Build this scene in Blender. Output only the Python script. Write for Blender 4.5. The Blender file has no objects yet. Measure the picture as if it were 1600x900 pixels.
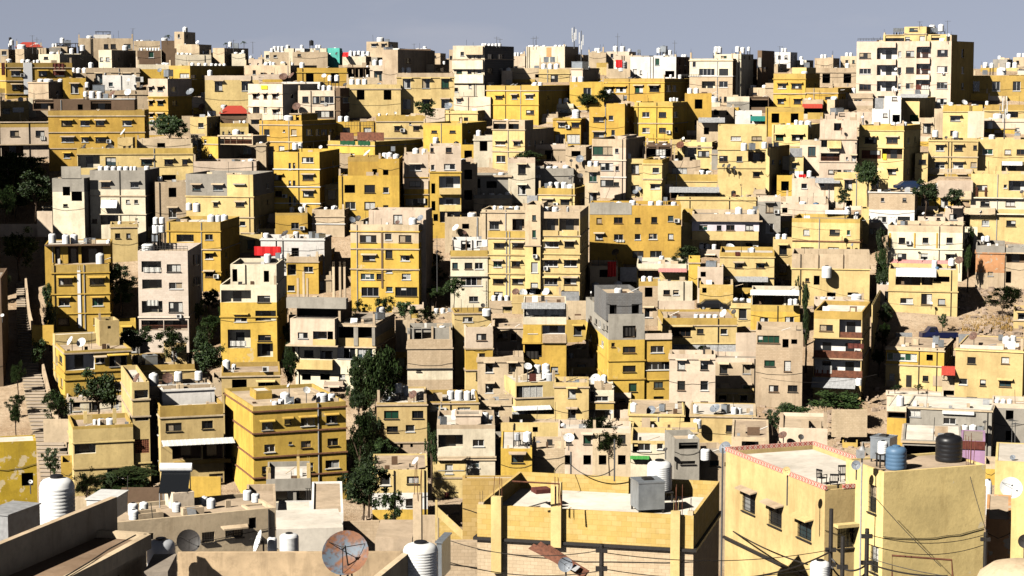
import bpy, math, random
from mathutils import Vector, Matrix
random.seed(7)
SC = bpy.context.scene
COL = SC.collection
F = 3200.0            # focal length in pixels of a 1600 px wide frame
TILT = math.atan(340/3200.0)
CZ = 60.0             # eye height
COST, SINT = math.cos(TILT), math.sin(TILT)

# ------------------------------------------------------------------ camera maths
def ray(px, py):
    r = (px-800)/F; u = (450-py)/F
    return (r, COST+u*SINT, -SINT+u*COST)
def at_depth(px, py, D):
    d = ray(px, py); k = D/d[1]
    return (d[0]*k, D, CZ+d[2]*k)
def at_height(px, py, z):
    d = ray(px, py); k = (z-CZ)/d[2]
    return (d[0]*k, d[1]*k, z)
def pix(p):
    x, y, z = p[0], p[1], p[2]-CZ
    f = y*COST - z*SINT; u = y*SINT + z*COST
    return (800+F*x/f, 450-F*u/f)
YD = [(40,500),(104,432),(120,400),(180,372),(250,345),(320,328),(400,310),(500,285),(600,262),(700,240),(775,226),(805,214)]
def depth_of(y):
    if y <= YD[0][0]: return YD[0][1]
    for (y0,d0),(y1,d1) in zip(YD, YD[1:]):
        if y <= y1: return d0+(d1-d0)*(y-y0)/(y1-y0)
    return 214 - (y-805)*0.8
def ground(D):
    if D >= 214:
        if D >= 432: return at_depth(800,104,432)[2]-.4-(D-432)*.12 if D<520 else at_depth(800,104,432)[2]-11-(D-520)*.035
        for (y0,d0),(y1,d1) in zip(YD, YD[1:]):
            if d1 <= D <= d0:
                y = y0+(y1-y0)*(D-d0)/(d1-d0)
                return at_depth(800, y, D)[2]-0.4
    b = at_depth(800, 805, 214)[2]-0.4
    return b + (214-D)*0.03

# ------------------------------------------------------------------ object helpers
def link(o, parent=None):
    COL.objects.link(o)
    if parent is not None: o.parent = parent
    return o
def mesh_obj(name, V, Fc, mats, mi=None, parent=None, smooth=False, uv=None):
    me = bpy.data.meshes.new(name)
    me.from_pydata([tuple(v) for v in V], [], [tuple(f) for f in Fc])
    for m in (mats if isinstance(mats, (list, tuple)) else [mats]): me.materials.append(m)
    if mi: me.polygons.foreach_set('material_index', mi)
    if smooth: me.polygons.foreach_set('use_smooth', [True]*len(me.polygons))
    me.update()
    return link(bpy.data.objects.new(name, me), parent)
def empty(name, loc, rz=0.0):
    o = bpy.data.objects.new(name, None); COL.objects.link(o)
    o.location = loc; o.rotation_euler = (0, 0, rz); o.empty_display_size = .3
    return o
STOP={'of','the','with','and','under','by','at','in','on','to','a','before','behind','left','right','beside','below','above','from','its','into','three','two','four','seven','eight','touching','carrying','running'}
def fit(prefix, desc, most=16):
    w=desc.split(); room=most-len(prefix.split())
    if len(w)>room:
        w=w[:room]
        while w and w[-1] in STOP: w.pop()
    return prefix+' '+' '.join(w)
def tag(o, label, cat, group=None):
    o['label'] = label; o['category'] = cat
    if group: o['group'] = group
    return o
def structure(o): o['kind'] = 'structure'; return o
def copy_tree(o, parent=None):
    c = o.copy(); COL.objects.link(c); c.parent = parent
    for ch in o.children: copy_tree(ch, c)
    return c
class MB:
    def __init__(s): s.V=[]; s.F=[]; s.M=[]
    def quad(s, a, b, c, d, m=0):
        n=len(s.V); s.V += [a,b,c,d]; s.F.append((n,n+1,n+2,n+3)); s.M.append(m)
    def poly(s, pts, m=0):
        n=len(s.V); s.V += list(pts); s.F.append(tuple(range(n,n+len(pts)))); s.M.append(m)
    def box(s, x0,x1,y0,y1,z0,z1, m=0):
        n=len(s.V)
        s.V += [(x0,y0,z0),(x1,y0,z0),(x1,y1,z0),(x0,y1,z0),(x0,y0,z1),(x1,y0,z1),(x1,y1,z1),(x0,y1,z1)]
        s.F += [(n,n+3,n+2,n+1),(n+4,n+5,n+6,n+7),(n,n+1,n+5,n+4),(n+1,n+2,n+6,n+5),(n+2,n+3,n+7,n+6),(n+3,n,n+4,n+7)]
        s.M += [m]*6
    def prism(s, pts, z0, z1, m=0):      # pts counter-clockwise seen from above; z may be lists
        n=len(s.V); k=len(pts)
        s.V += [(p[0],p[1],z0) for p in pts]+[(p[0],p[1],z1) for p in pts]
        for i in range(k): s.F.append((n+i, n+(i+1)%k, n+k+(i+1)%k, n+k+i)); s.M.append(m)
        s.F.append(tuple(range(n+k-1,n-1,-1))); s.M.append(m)
        s.F.append(tuple(range(n+k,n+2*k))); s.M.append(m)
    def tube(s, pts, r, seg=6, m=0, r2=None):
        pts=[Vector(p) for p in pts]; k=len(pts); n=len(s.V)
        for i,p in enumerate(pts):
            d=(pts[min(i+1,k-1)]-pts[max(i-1,0)]).normalized()
            a=d.cross(Vector((0,0,1)))
            if a.length<1e-3: a=Vector((1,0,0))
            a.normalize(); b=d.cross(a)
            rr=r if r2 is None else r+(r2-r)*i/(k-1)
            for j in range(seg):
                t=2*math.pi*j/seg
                s.V.append(tuple(p+a*(rr*math.cos(t))+b*(rr*math.sin(t))))
        for i in range(k-1):
            for j in range(seg):
                s.F.append((n+i*seg+j,n+i*seg+(j+1)%seg,n+(i+1)*seg+(j+1)%seg,n+(i+1)*seg+j)); s.M.append(m)
        s.F.append(tuple(n+j for j in range(seg))); s.M.append(m)
        s.F.append(tuple(n+(k-1)*seg+j for j in range(seg-1,-1,-1))); s.M.append(m)
    def lathe(s, prof, seg=20, m=0):     # prof: (r,z) bottom to top
        n=len(s.V); k=len(prof)
        for r,z in prof:
            for j in range(seg):
                t=2*math.pi*j/seg; s.V.append((r*math.cos(t),r*math.sin(t),z))
        for i in range(k-1):
            for j in range(seg):
                s.F.append((n+i*seg+j,n+i*seg+(j+1)%seg,n+(i+1)*seg+(j+1)%seg,n+(i+1)*seg+j)); s.M.append(m)
        s.F.append(tuple(n+j for j in range(seg-1,-1,-1))); s.M.append(m)
        s.F.append(tuple(n+(k-1)*seg+j for j in range(seg))); s.M.append(m)
    def build(s, name, mats, parent=None, smooth=False):
        return mesh_obj(name, s.V, s.F, mats, s.M, parent, smooth)

# ------------------------------------------------------------------ materials
def new_mat(name):
    m = bpy.data.materials.new(name); m.use_nodes = True
    nt = m.node_tree; b = nt.nodes['Principled BSDF']
    return m, nt, b
def N(nt, t, **kw):
    n = nt.nodes.new(t)
    for k, v in kw.items():
        if k in n.inputs: n.inputs[k].default_value = v
        else: setattr(n, k, v)
    return n
def L(nt, a, b): nt.links.new(a, b)
def rgb(c): return (c[0], c[1], c[2], 1.0)
def mixc(nt, fac, a, b, mode='MIX'):
    n = nt.nodes.new('ShaderNodeMix'); n.data_type='RGBA'; n.blend_type=mode; n.clamp_factor=True
    for sock, v in ((n.inputs[0],fac),(n.inputs[6],a),(n.inputs[7],b)):
        if hasattr(v,'links'): L(nt, v, sock)
        elif isinstance(v,(int,float)): sock.default_value=v
        else: sock.default_value=rgb(v)
    return n.outputs[2]
def ramp(nt, fac, lo, hi):
    n = nt.nodes.new('ShaderNodeMapRange'); n.clamp=True
    n.inputs[1].default_value=lo; n.inputs[2].default_value=hi
    L(nt, fac, n.inputs[0]); return n.outputs[0]
def plaster(name, col, dirt=(.16,.12,.07), amount=.5, peel=None, peel_at=.66, blocks=None, rough=.92, vary=.18, bump=.5):
    """weathered plaster or masonry: blotches, run-off streaks, patches and (optional) block courses"""
    m, nt, b = new_mat(name)
    tc = N(nt,'ShaderNodeTexCoord'); oi = N(nt,'ShaderNodeObjectInfo')
    off = N(nt,'ShaderNodeVectorMath', operation='SCALE'); comb = N(nt,'ShaderNodeCombineXYZ')
    L(nt, oi.outputs['Random'], comb.inputs[0]); L(nt, oi.outputs['Random'], comb.inputs[1])
    L(nt, comb.outputs[0], off.inputs[0]); off.inputs['Scale'].default_value = 57
    add = N(nt,'ShaderNodeVectorMath', operation='ADD'); L(nt, tc.outputs['Object'], add.inputs[0]); L(nt, off.outputs[0], add.inputs[1])
    P = add.outputs[0]
    n1 = N(nt,'ShaderNodeTexNoise', Scale=.35, Detail=6.0, Roughness=.65); L(nt,P,n1.inputs['Vector'])
    base = mixc(nt, ramp(nt,n1.outputs[0],.35,.68), [c*(1-vary) for c in col], [min(1,c*(1+vary*.8)) for c in col])
    if blocks:
        sp = N(nt,'ShaderNodeSeparateXYZ'); L(nt, tc.outputs['Object'], sp.inputs[0])
        sm = N(nt,'ShaderNodeMath', operation='ADD'); L(nt,sp.outputs[0],sm.inputs[0]); L(nt,sp.outputs[1],sm.inputs[1])
        cv = N(nt,'ShaderNodeCombineXYZ'); L(nt,sm.outputs[0],cv.inputs[0]); L(nt,sp.outputs[2],cv.inputs[1])
        br = N(nt,'ShaderNodeTexBrick'); L(nt,cv.outputs[0],br.inputs['Vector'])
        br.inputs['Scale'].default_value=1.0; br.inputs['Brick Width'].default_value=blocks[0]; br.inputs['Row Height'].default_value=blocks[1]
        br.inputs['Mortar Size'].default_value=blocks[2]; br.inputs['Bias'].default_value=-.15
        br.inputs['Color1'].default_value=rgb([c*.92 for c in col]); br.inputs['Color2'].default_value=rgb(blocks[3]); br.inputs['Mortar'].default_value=rgb([c*.58 for c in col])
        base = mixc(nt, .62, base, br.outputs[0])
    mp = N(nt,'ShaderNodeMapping'); mp.inputs['Scale'].default_value=(.85,.85,.10); L(nt,P,mp.inputs[0])
    n2 = N(nt,'ShaderNodeTexNoise', Scale=1.0, Detail=5.0, Roughness=.7); L(nt,mp.outputs[0],n2.inputs['Vector'])
    s = ramp(nt,n2.outputs[0],.50,.78)
    ml = N(nt,'ShaderNodeMath', operation='MULTIPLY'); L(nt,s,ml.inputs[0]); ml.inputs[1].default_value=amount
    base = mixc(nt, ml.outputs[0], base, dirt)
    n3 = N(nt,'ShaderNodeTexNoise', Scale=2.6, Detail=8.0, Roughness=.7); L(nt,P,n3.inputs['Vector'])
    ml2 = N(nt,'ShaderNodeMath', operation='MULTIPLY'); L(nt,ramp(nt,n3.outputs[0],.50,.72),ml2.inputs[0]); ml2.inputs[1].default_value=amount*.7
    base = mixc(nt, ml2.outputs[0], base, [c*.55 for c in col])
    if peel:
        n4 = N(nt,'ShaderNodeTexNoise', Scale=.55 if peel_at>.6 else 1.1, Detail=9.0, Roughness=.62); L(nt,P,n4.inputs['Vector'])
        th = N(nt,'ShaderNodeMath', operation='MULTIPLY_ADD'); L(nt,oi.outputs['Random'],th.inputs[0]); th.inputs[1].default_value=.10; th.inputs[2].default_value=-.06
        ad = N(nt,'ShaderNodeMath', operation='ADD'); L(nt,n4.outputs[0],ad.inputs[0]); L(nt,th.outputs[0],ad.inputs[1])
        base = mixc(nt, ramp(nt,ad.outputs[0] if peel_at>.6 else n4.outputs[0],peel_at-.03,peel_at-.005), base, peel)
    # every building a little different
    hs = N(nt,'ShaderNodeHueSaturation'); L(nt,base,hs.inputs['Color'])
    mr = N(nt,'ShaderNodeMapRange'); L(nt,oi.outputs['Random'],mr.inputs[0]); mr.inputs[3].default_value=.85; mr.inputs[4].default_value=1.08
    L(nt,mr.outputs[0],hs.inputs['Value'])
    mr2 = N(nt,'ShaderNodeMapRange'); L(nt,oi.outputs['Random'],mr2.inputs[0]); mr2.inputs[3].default_value=.493; mr2.inputs[4].default_value=.5015
    L(nt,mr2.outputs[0],hs.inputs['Hue'])
    L(nt,hs.outputs[0],b.inputs['Base Color'])
    b.inputs['Roughness'].default_value=rough; b.inputs['Specular IOR Level'].default_value=.15
    bp = N(nt,'ShaderNodeBump', Strength=bump, Distance=.04); L(nt,n3.outputs[0],bp.inputs['Height']); L(nt,bp.outputs[0],b.inputs['Normal'])
    return m
def plain(name, col, rough=.6, metal=0.0, noise=.15, scale=6.0, col2=None, spec=.4, lo=.4, hi=.65):
    m, nt, b = new_mat(name)
    tc = N(nt,'ShaderNodeTexCoord'); n1=N(nt,'ShaderNodeTexNoise', Scale=scale, Detail=5.0, Roughness=.6); L(nt,tc.outputs['Object'],n1.inputs['Vector'])
    c2 = col2 if col2 else [c*(1-noise) for c in col]
    L(nt, mixc(nt, ramp(nt,n1.outputs[0],lo,hi), col, c2), b.inputs['Base Color'])
    b.inputs['Roughness'].default_value=rough; b.inputs['Metallic'].default_value=metal; b.inputs['Specular IOR Level'].default_value=spec
    return m
YEL=(.63,.385,.075)
M = {
 'Y': plaster('golden_yellow_plaster', (.615,.405,.082), dirt=(.30,.17,.045), amount=.62, peel=(.55,.42,.22), peel_at=.70),
 'y': plaster('pale_yellow_plaster', (.68,.515,.225), dirt=(.36,.24,.09), amount=.58, peel=(.60,.50,.32), peel_at=.70),
 'O': plaster('ochre_plaster', (.52,.36,.10), dirt=(.22,.13,.04), amount=.55),
 'T': plaster('tan_plaster', (.58,.455,.30), dirt=(.24,.16,.09), amount=.65),
 'P': plaster('pinkish_beige_plaster', (.70,.565,.42), dirt=(.34,.23,.15), amount=.5),
 'C': plaster('cream_plaster', (.76,.67,.49), dirt=(.36,.29,.19), amount=.6),
 'W': plaster('whitewashed_plaster', (.78,.74,.68), dirt=(.38,.33,.27), amount=.34),
 'G': plaster('grey_concrete_render', (.345,.315,.265), dirt=(.14,.12,.10), amount=.6),
 'B': plaster('bare_tan_blockwork', (.55,.42,.27), amount=.35, blocks=(.42,.21,.012,(.62,.49,.33))),
 'K': plaster('yellow_painted_blockwork', (.57,.39,.12), dirt=(.28,.19,.07), amount=.45, blocks=(.56,.30,.010,(.64,.47,.21)), vary=.22),
 'S': plaster('pink_stone_cladding', (.78,.66,.53), amount=.3, blocks=(.55,.27,.008,(.84,.73,.60))),
 'L': plaster('lilac_white_plaster', (.70,.63,.66), dirt=(.36,.30,.30), amount=.25),
 'Q': plaster('turquoise_plaster', (.13,.56,.47), amount=.2),
 'R': plaster('terracotta_orange_plaster', (.56,.29,.13), amount=.35, peel=(.48,.38,.27), peel_at=.60),
 'D': plaster('dark_brown_render_and_shade', (.18,.12,.075), amount=.5),  # dark brown; also paints shade on side walls, recesses and unlit houses
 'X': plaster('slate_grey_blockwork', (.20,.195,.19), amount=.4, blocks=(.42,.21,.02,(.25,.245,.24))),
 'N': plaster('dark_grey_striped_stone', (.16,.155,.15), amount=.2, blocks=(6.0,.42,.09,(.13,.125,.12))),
 'Z': plaster('peeling_yellow_paint', (.50,.34,.035), dirt=(.25,.17,.04), amount=.6, peel=(.60,.48,.28), peel_at=.60, vary=.25),
 'V': plaster('lilac_painted_sheet', (.36,.22,.34), amount=.3),
 'st': plaster('stained_tan_wall', (.58,.43,.26), dirt=(.12,.085,.05), amount=.85, vary=.3, bump=.5),
}
ROOF = {
 'w': plaster('whitewashed_roof', (.66,.60,.51), dirt=(.30,.24,.17), amount=.4, vary=.2),
 't': plaster('dusty_tan_roof', (.50,.39,.27), dirt=(.24,.17,.10), amount=.5, vary=.25),
 'g': plaster('grey_screed_roof', (.34,.29,.23), dirt=(.15,.12,.09), amount=.6, vary=.25),
 'b': plaster('brown_screed_roof', (.27,.185,.115), dirt=(.42,.33,.24), amount=.35, vary=.25),
}
def glassy(name, col, rough=.12):
    m, nt, b = new_mat(name); b.inputs['Base Color'].default_value=rgb(col); b.inputs['Roughness'].default_value=rough
    b.inputs['Specular IOR Level'].default_value=.5
    return m
GLASS = [glassy('dark_window_glass',(.010,.011,.013)), glassy('smoky_window_glass',(.02,.021,.022),.25), glassy('bluish_window_glass',(.035,.06,.065),.15), glassy('greenish_window_glass',(.012,.05,.03),.3)]
CURT = [plain('white_curtain',(.62,.60,.55),.9,noise=.5,scale=9), plain('beige_curtain',(.42,.33,.22),.9,noise=.5,scale=9), plain('grey_shutter',(.38,.38,.37),.6,noise=.2,scale=20)]
WHITEM = plain('white_painted_metal',(.74,.73,.70),.5,noise=.12)
GREYM = plain('grey_aluminium',(.36,.36,.36),.4,noise=.2)
DARKM = plain('dark_iron',(.025,.022,.02),.6,noise=.3)
BROWNW = plain('brown_timber',(.11,.06,.03),.7,noise=.3)
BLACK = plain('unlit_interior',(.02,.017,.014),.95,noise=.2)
RUST = plain('rusty_metal',(.17,.06,.03),.8,noise=.5,scale=3)
RUSTED = plain('rust_red_drainage',(.26,.12,.06),.85,noise=.4,scale=4)
STEEL = plain('galvanised_steel',(.33,.36,.39),.42,metal=.55,noise=.25,scale=3)
TANKW = plaster('white_tank_plastic',(.76,.76,.75),dirt=(.45,.40,.33),amount=.35,rough=.5,vary=.05,bump=0)
TANKG = plain('grey_tank_plastic',(.42,.43,.45),.5,noise=.12,scale=2)
TANKB = plain('black_tank_plastic',(.012,.012,.014),.4,noise=.2,scale=2)
TANKU = plain('blue_tank_plastic',(.085,.16,.26),.5,noise=.12,scale=2)
DISHW = plain('white_dish_paint',(.70,.70,.68),.5,noise=.12)
DISHG = plain('grey_dish_paint',(.19,.21,.24),.5,noise=.2)
DISHB = plain('brown_rusted_dish',(.16,.085,.06),.7,noise=.4,scale=2)
DISHD = plain('dark_dish_mesh',(.05,.045,.042),.6,noise=.3)
REDT = plain('red_tarpaulin',(.62,.012,.012),.6,noise=.2)
REDR = plain('red_roof_tiles',(.42,.05,.03),.7,noise=.3,scale=12)
PINKA = plain('faded_pink_sheet',(.50,.22,.20),.7,noise=.2)
MAROON = plain('maroon_carpet',(.13,.032,.022),.95,noise=.4,scale=4)
GREENC = plain('dark_green_cloth',(.012,.075,.028),.9,noise=.3)
GREENL = plain('bright_green_sheet',(.05,.25,.05),.7,noise=.2)
TEALA = plain('teal_awning',(.01,.16,.13),.8,noise=.2)
YELS = plain('yellow_sign_paint',(.72,.55,.02),.6,noise=.05)
WSHEET = plain('white_sheet_metal',(.68,.67,.64),.5,noise=.2,scale=3)
GSHEET = plain('grey_sheet_metal',(.33,.33,.33),.5,noise=.3,scale=3)
BRKL = plain('red_brick_lattice',(.36,.13,.07),.85,noise=.4,scale=8)
MASTM = plain('mast_steel',(.09,.09,.09),.6,noise=.3)
CONC = M['T']
# ------------------------------------------------------------------ buildings from measured outlines
RX, RY, RS = 0, 0, 4.0
def U(x): return RX + x/RS
def Vv(y): return RY + y/RS
AUTOD = True
PREV=[None]; QN={}; SEEN={}
BLD = []               # finished buildings
class Vol: pass
def hit(vol, px, py, face, off=0.0):
    d = ray(px, py)
    u = (math.cos(vol.a), -math.sin(vol.a)); v = (math.sin(vol.a), math.cos(vol.a))
    if face == 'f':                      # plane t = t0+off
        n = v; c = vol.O[0]*v[0]+vol.O[1]*v[1]+vol.t0+off
    elif face == 'r':
        n = u; c = vol.O[0]*u[0]+vol.O[1]*u[1]+vol.s1+off
    else:
        n = u; c = vol.O[0]*u[0]+vol.O[1]*u[1]+vol.s0+off
    k = c/(d[0]*n[0]+d[1]*n[1])
    x, y, z = d[0]*k-vol.O[0], d[1]*k-vol.O[1], CZ+d[2]*k
    return (x*u[0]+y*u[1], x*v[0]+y*v[1], z)   # s, t, z (world z)
def rng(txt):                             # '10-25' (may hold negatives) -> (10.,25.)
    k = txt.index('-', 1); return float(txt[:k]), float(txt[k+1:])
def facade(mb, mp, a0, a1, z0, z1, holes, bands, slot, flip):
    """a wall sheet from a0..a1, z0..z1 with rectangular openings that have real reveals"""
    A = sorted({a0,a1}|{h[0] for h in holes}|{h[1] for h in holes})
    Z = sorted({z0,z1}|{h[2] for h in holes}|{h[3] for h in holes}|{b[1] for b in bands if z0<b[1]<z1})
    def band(z):
        for c, zb in bands:
            if z > zb: return slot[c]
        return slot[bands[-1][0]]
    def q(p, m): mb.quad(*(p[::-1] if flip else p), m)
    for j in range(len(Z)-1):
        zc = (Z[j]+Z[j+1])/2; m = band(zc); run = None
        for i in range(len(A)-1):
            ac = (A[i]+A[i+1])/2
            if any(h[0]<ac<h[1] and h[2]<zc<h[3] for h in holes):
                if run is not None: q([mp(run,0,Z[j]),mp(A[i],0,Z[j]),mp(A[i],0,Z[j+1]),mp(run,0,Z[j+1])],m); run=None
            elif run is None: run = A[i]
        if run is not None: q([mp(run,0,Z[j]),mp(A[-1],0,Z[j]),mp(A[-1],0,Z[j+1]),mp(run,0,Z[j+1])],m)
    for h in holes:
        b0,b1,c0,c1,dp,k = h[:6]; m = band((c0+c1)/2) if k!='#' else slot['_in']
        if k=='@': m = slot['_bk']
        q([mp(b0,0,c0),mp(b1,0,c0),mp(b1,dp,c0),mp(b0,dp,c0)],m)
        q([mp(b0,dp,c1),mp(b1,dp,c1),mp(b1,0,c1),mp(b0,0,c1)],m)
        q([mp(b0,0,c0),mp(b0,dp,c0),mp(b0,dp,c1),mp(b0,0,c1)],m)
        q([mp(b1,dp,c0),mp(b1,0,c0),mp(b1,0,c1),mp(b1,dp,c1)],m)
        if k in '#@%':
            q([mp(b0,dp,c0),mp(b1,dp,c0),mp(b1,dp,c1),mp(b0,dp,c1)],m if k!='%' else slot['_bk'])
def window_mesh(w, h, kind, near):
    """frame, mullions and a sill; the pane is its own mesh when the window is near"""
    f = .055; mb = MB()
    mb.box(0,w,-.03,.03,0,f); mb.box(0,w,-.03,.03,h-f,h)
    mb.box(0,f,-.03,.03,f,h-f); mb.box(w-f,w,-.03,.03,f,h-f)
    mb.box(-.07,w+.07,-.27,-.032,-.075,-.004)
    n = max(1, round(w/.75)) if w > .6 else 1
    for i in range(1,n): x=w*i/n; mb.box(x-.025,x+.025,-.028,.028,f,h-f)
    return mb, n
INN = {'W':M['W'],'C':M['C'],'D':M['D'],'T':M['T']}
def add_window(root, mp_loc, rz, w, h, kind, near):
    mb, n = window_mesh(w, h, kind, near); f=.055
    fm = DARKM if near else random.choice([WHITEM,WHITEM,GREYM,DARKM,DARKM,BROWNW])
    gl = random.choices(GLASS, [5,3,1,.5])[0]; cu = random.choices(CURT,[3,1,1])[0]
    mats = [fm, gl, cu]
    pb = mb if not near else MB()
    full = 2 if kind=='=' else 1
    for i in range(n):
        x0=w*i/n+.02; x1=w*(i+1)/n-.02; r=random.random()
        if full==2: pb.quad((x0,.015,.03),(x1,.015,.03),(x1,.015,h-.03),(x0,.015,h-.03),2)
        elif r<.22:
            pb.quad((x0,.015,.03),(x1,.015,.03),(x1,.015,h-.03),(x0,.015,h-.03),2)
        elif r<.34:
            zz=h*random.uniform(.35,.7)
            pb.quad((x0,.015,.03),(x1,.015,.03),(x1,.015,zz),(x0,.015,zz),1); pb.quad((x0,.012,zz),(x1,.012,zz),(x1,.012,h-.03),(x0,.012,h-.03),2)
        else: pb.quad((x0,.015,.03),(x1,.015,.03),(x1,.015,h-.03),(x0,.015,h-.03),1)
    if near or random.random()<.35:       # iron grille
        if near:
            for i in range(1,int(w/.16)): mb.box(i*.16-.008,i*.16+.008,-.16,-.145,0,h,0)
            for i in range(1,int(h/.3)): mb.box(0,w,-.168,-.152,i*.3-.008,i*.3+.008,0)
    o = mb.build('window', mats, root); o.location = mp_loc; o.rotation_euler=(0,0,rz)
    if near: pb.build('pane', mats, o)
    return o
def parse(line):
    f = [x.strip() for x in line.split('|')]
    return f + ['']*(7-len(f))
def opts(txt):
    d = {}
    for k in txt.split():
        a, b = k.split('='); d[a] = b
    return d
def make_vol(main, geom, o, t=None):
    vol = Vol(); g = [float(x) for x in geom.split()]
    xl, xr, yt, yb = U(g[0]), U(g[1]), Vv(g[2]), Vv(g[3]); xs = U(g[4]) if len(g)>4 and g[4] else None
    d = float(o.get('d', 10))
    if main is None:
        D = float(o['D']) if 'D' in o else depth_of(yb)
        if AUTOD and D < depth_of(yb)-6: D = depth_of(yb)-1.0
        if 'a' in o:
            a = math.radians(float(o['a'])); cx = xr if (xs is None or xs>xr) else xl
            X = at_depth(cx, yt, D)[0]
        elif xs is None:
            cx = xr; X = at_depth(cx, yt, D)[0]; a = math.atan2(at_depth((xl+xr)/2, yt, D)[0], D)
            if 'd' not in o: d = 8
        else:
            cx = xr if xs > xr else xl; X = at_depth(cx, yt, D)[0]
            lo, hi = -1.1, 1.1
            for _ in range(50):
                a = (lo+hi)/2; z = at_depth(cx, yt, D)[2]
                p = pix((X+d*math.sin(a), D+d*math.cos(a), z))[0]
                if p < xs: lo = a
                else: hi = a
        vol.a = a; vol.O = (X, D); vol.t0 = 0.0; vol.s0 = 0.0; vol.s1 = 0.0
        zt = at_depth(cx, yt, D)[2]
        s, _, _ = hit(vol, xl if cx==xr else xr, yt, 'f')
        if cx == xr: vol.O = (X+s*math.cos(a), D-s*math.sin(a)); vol.s1 = -s
        else: vol.s1 = s
        vol.z1 = zt; vol.cx = cx; vol.D = D
    else:
        vol.a, vol.O, vol.D = main.a, main.O, main.D; vol.t0 = t; vol.s0 = vol.s1 = 0
        s0,_,z = hit(vol, xl, (yt+yb)/2, 'f'); s1,_,z2 = hit(vol, xr, (yt+yb)/2, 'f')
        vol.s0, vol.s1 = s0, s1
        vol.z1 = hit(vol, xr if (xs is None or xs>xr) else xl, yt, 'f')[2]; vol.cx = xr
        if xs is not None:
            lo, hi = .5, 40.
            for _ in range(40):
                d = (lo+hi)/2; ss = s1 if xs>xr else s0
                p = pix(world(vol, ss, t+d, vol.z1))[0]
                if (p<xs) == (xs>xr): lo = d
                else: hi = d
            d = min(d, float(o.get('dmax', 14)))
        if 'S0' in o: vol.s0 = PREV[0].s0 if o['S0']=='p' else float(o['S0'])
        if 'S1' in o: vol.s1 = float(o['S1'])
        if 'Z1' in o: vol.z1 = PREV[0].z1+float(o['Z1'])
        if xs is None and 'd' not in o: d = max(2.5, min(6, main.d-t)) if t>=0 else -t+main.d*.9
    PREV[0]=vol
    vol.d = d; vol.xr, vol.xl, vol.xs = xr, xl, xs
    vol.zv = hit(vol, (xl+xr)/2, yb, 'f')[2]
    return vol
def world(vol, s, t, z):
    return (vol.O[0]+s*math.cos(vol.a)+t*math.sin(vol.a), vol.O[1]-s*math.sin(vol.a)+t*math.cos(vol.a), z)
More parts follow.
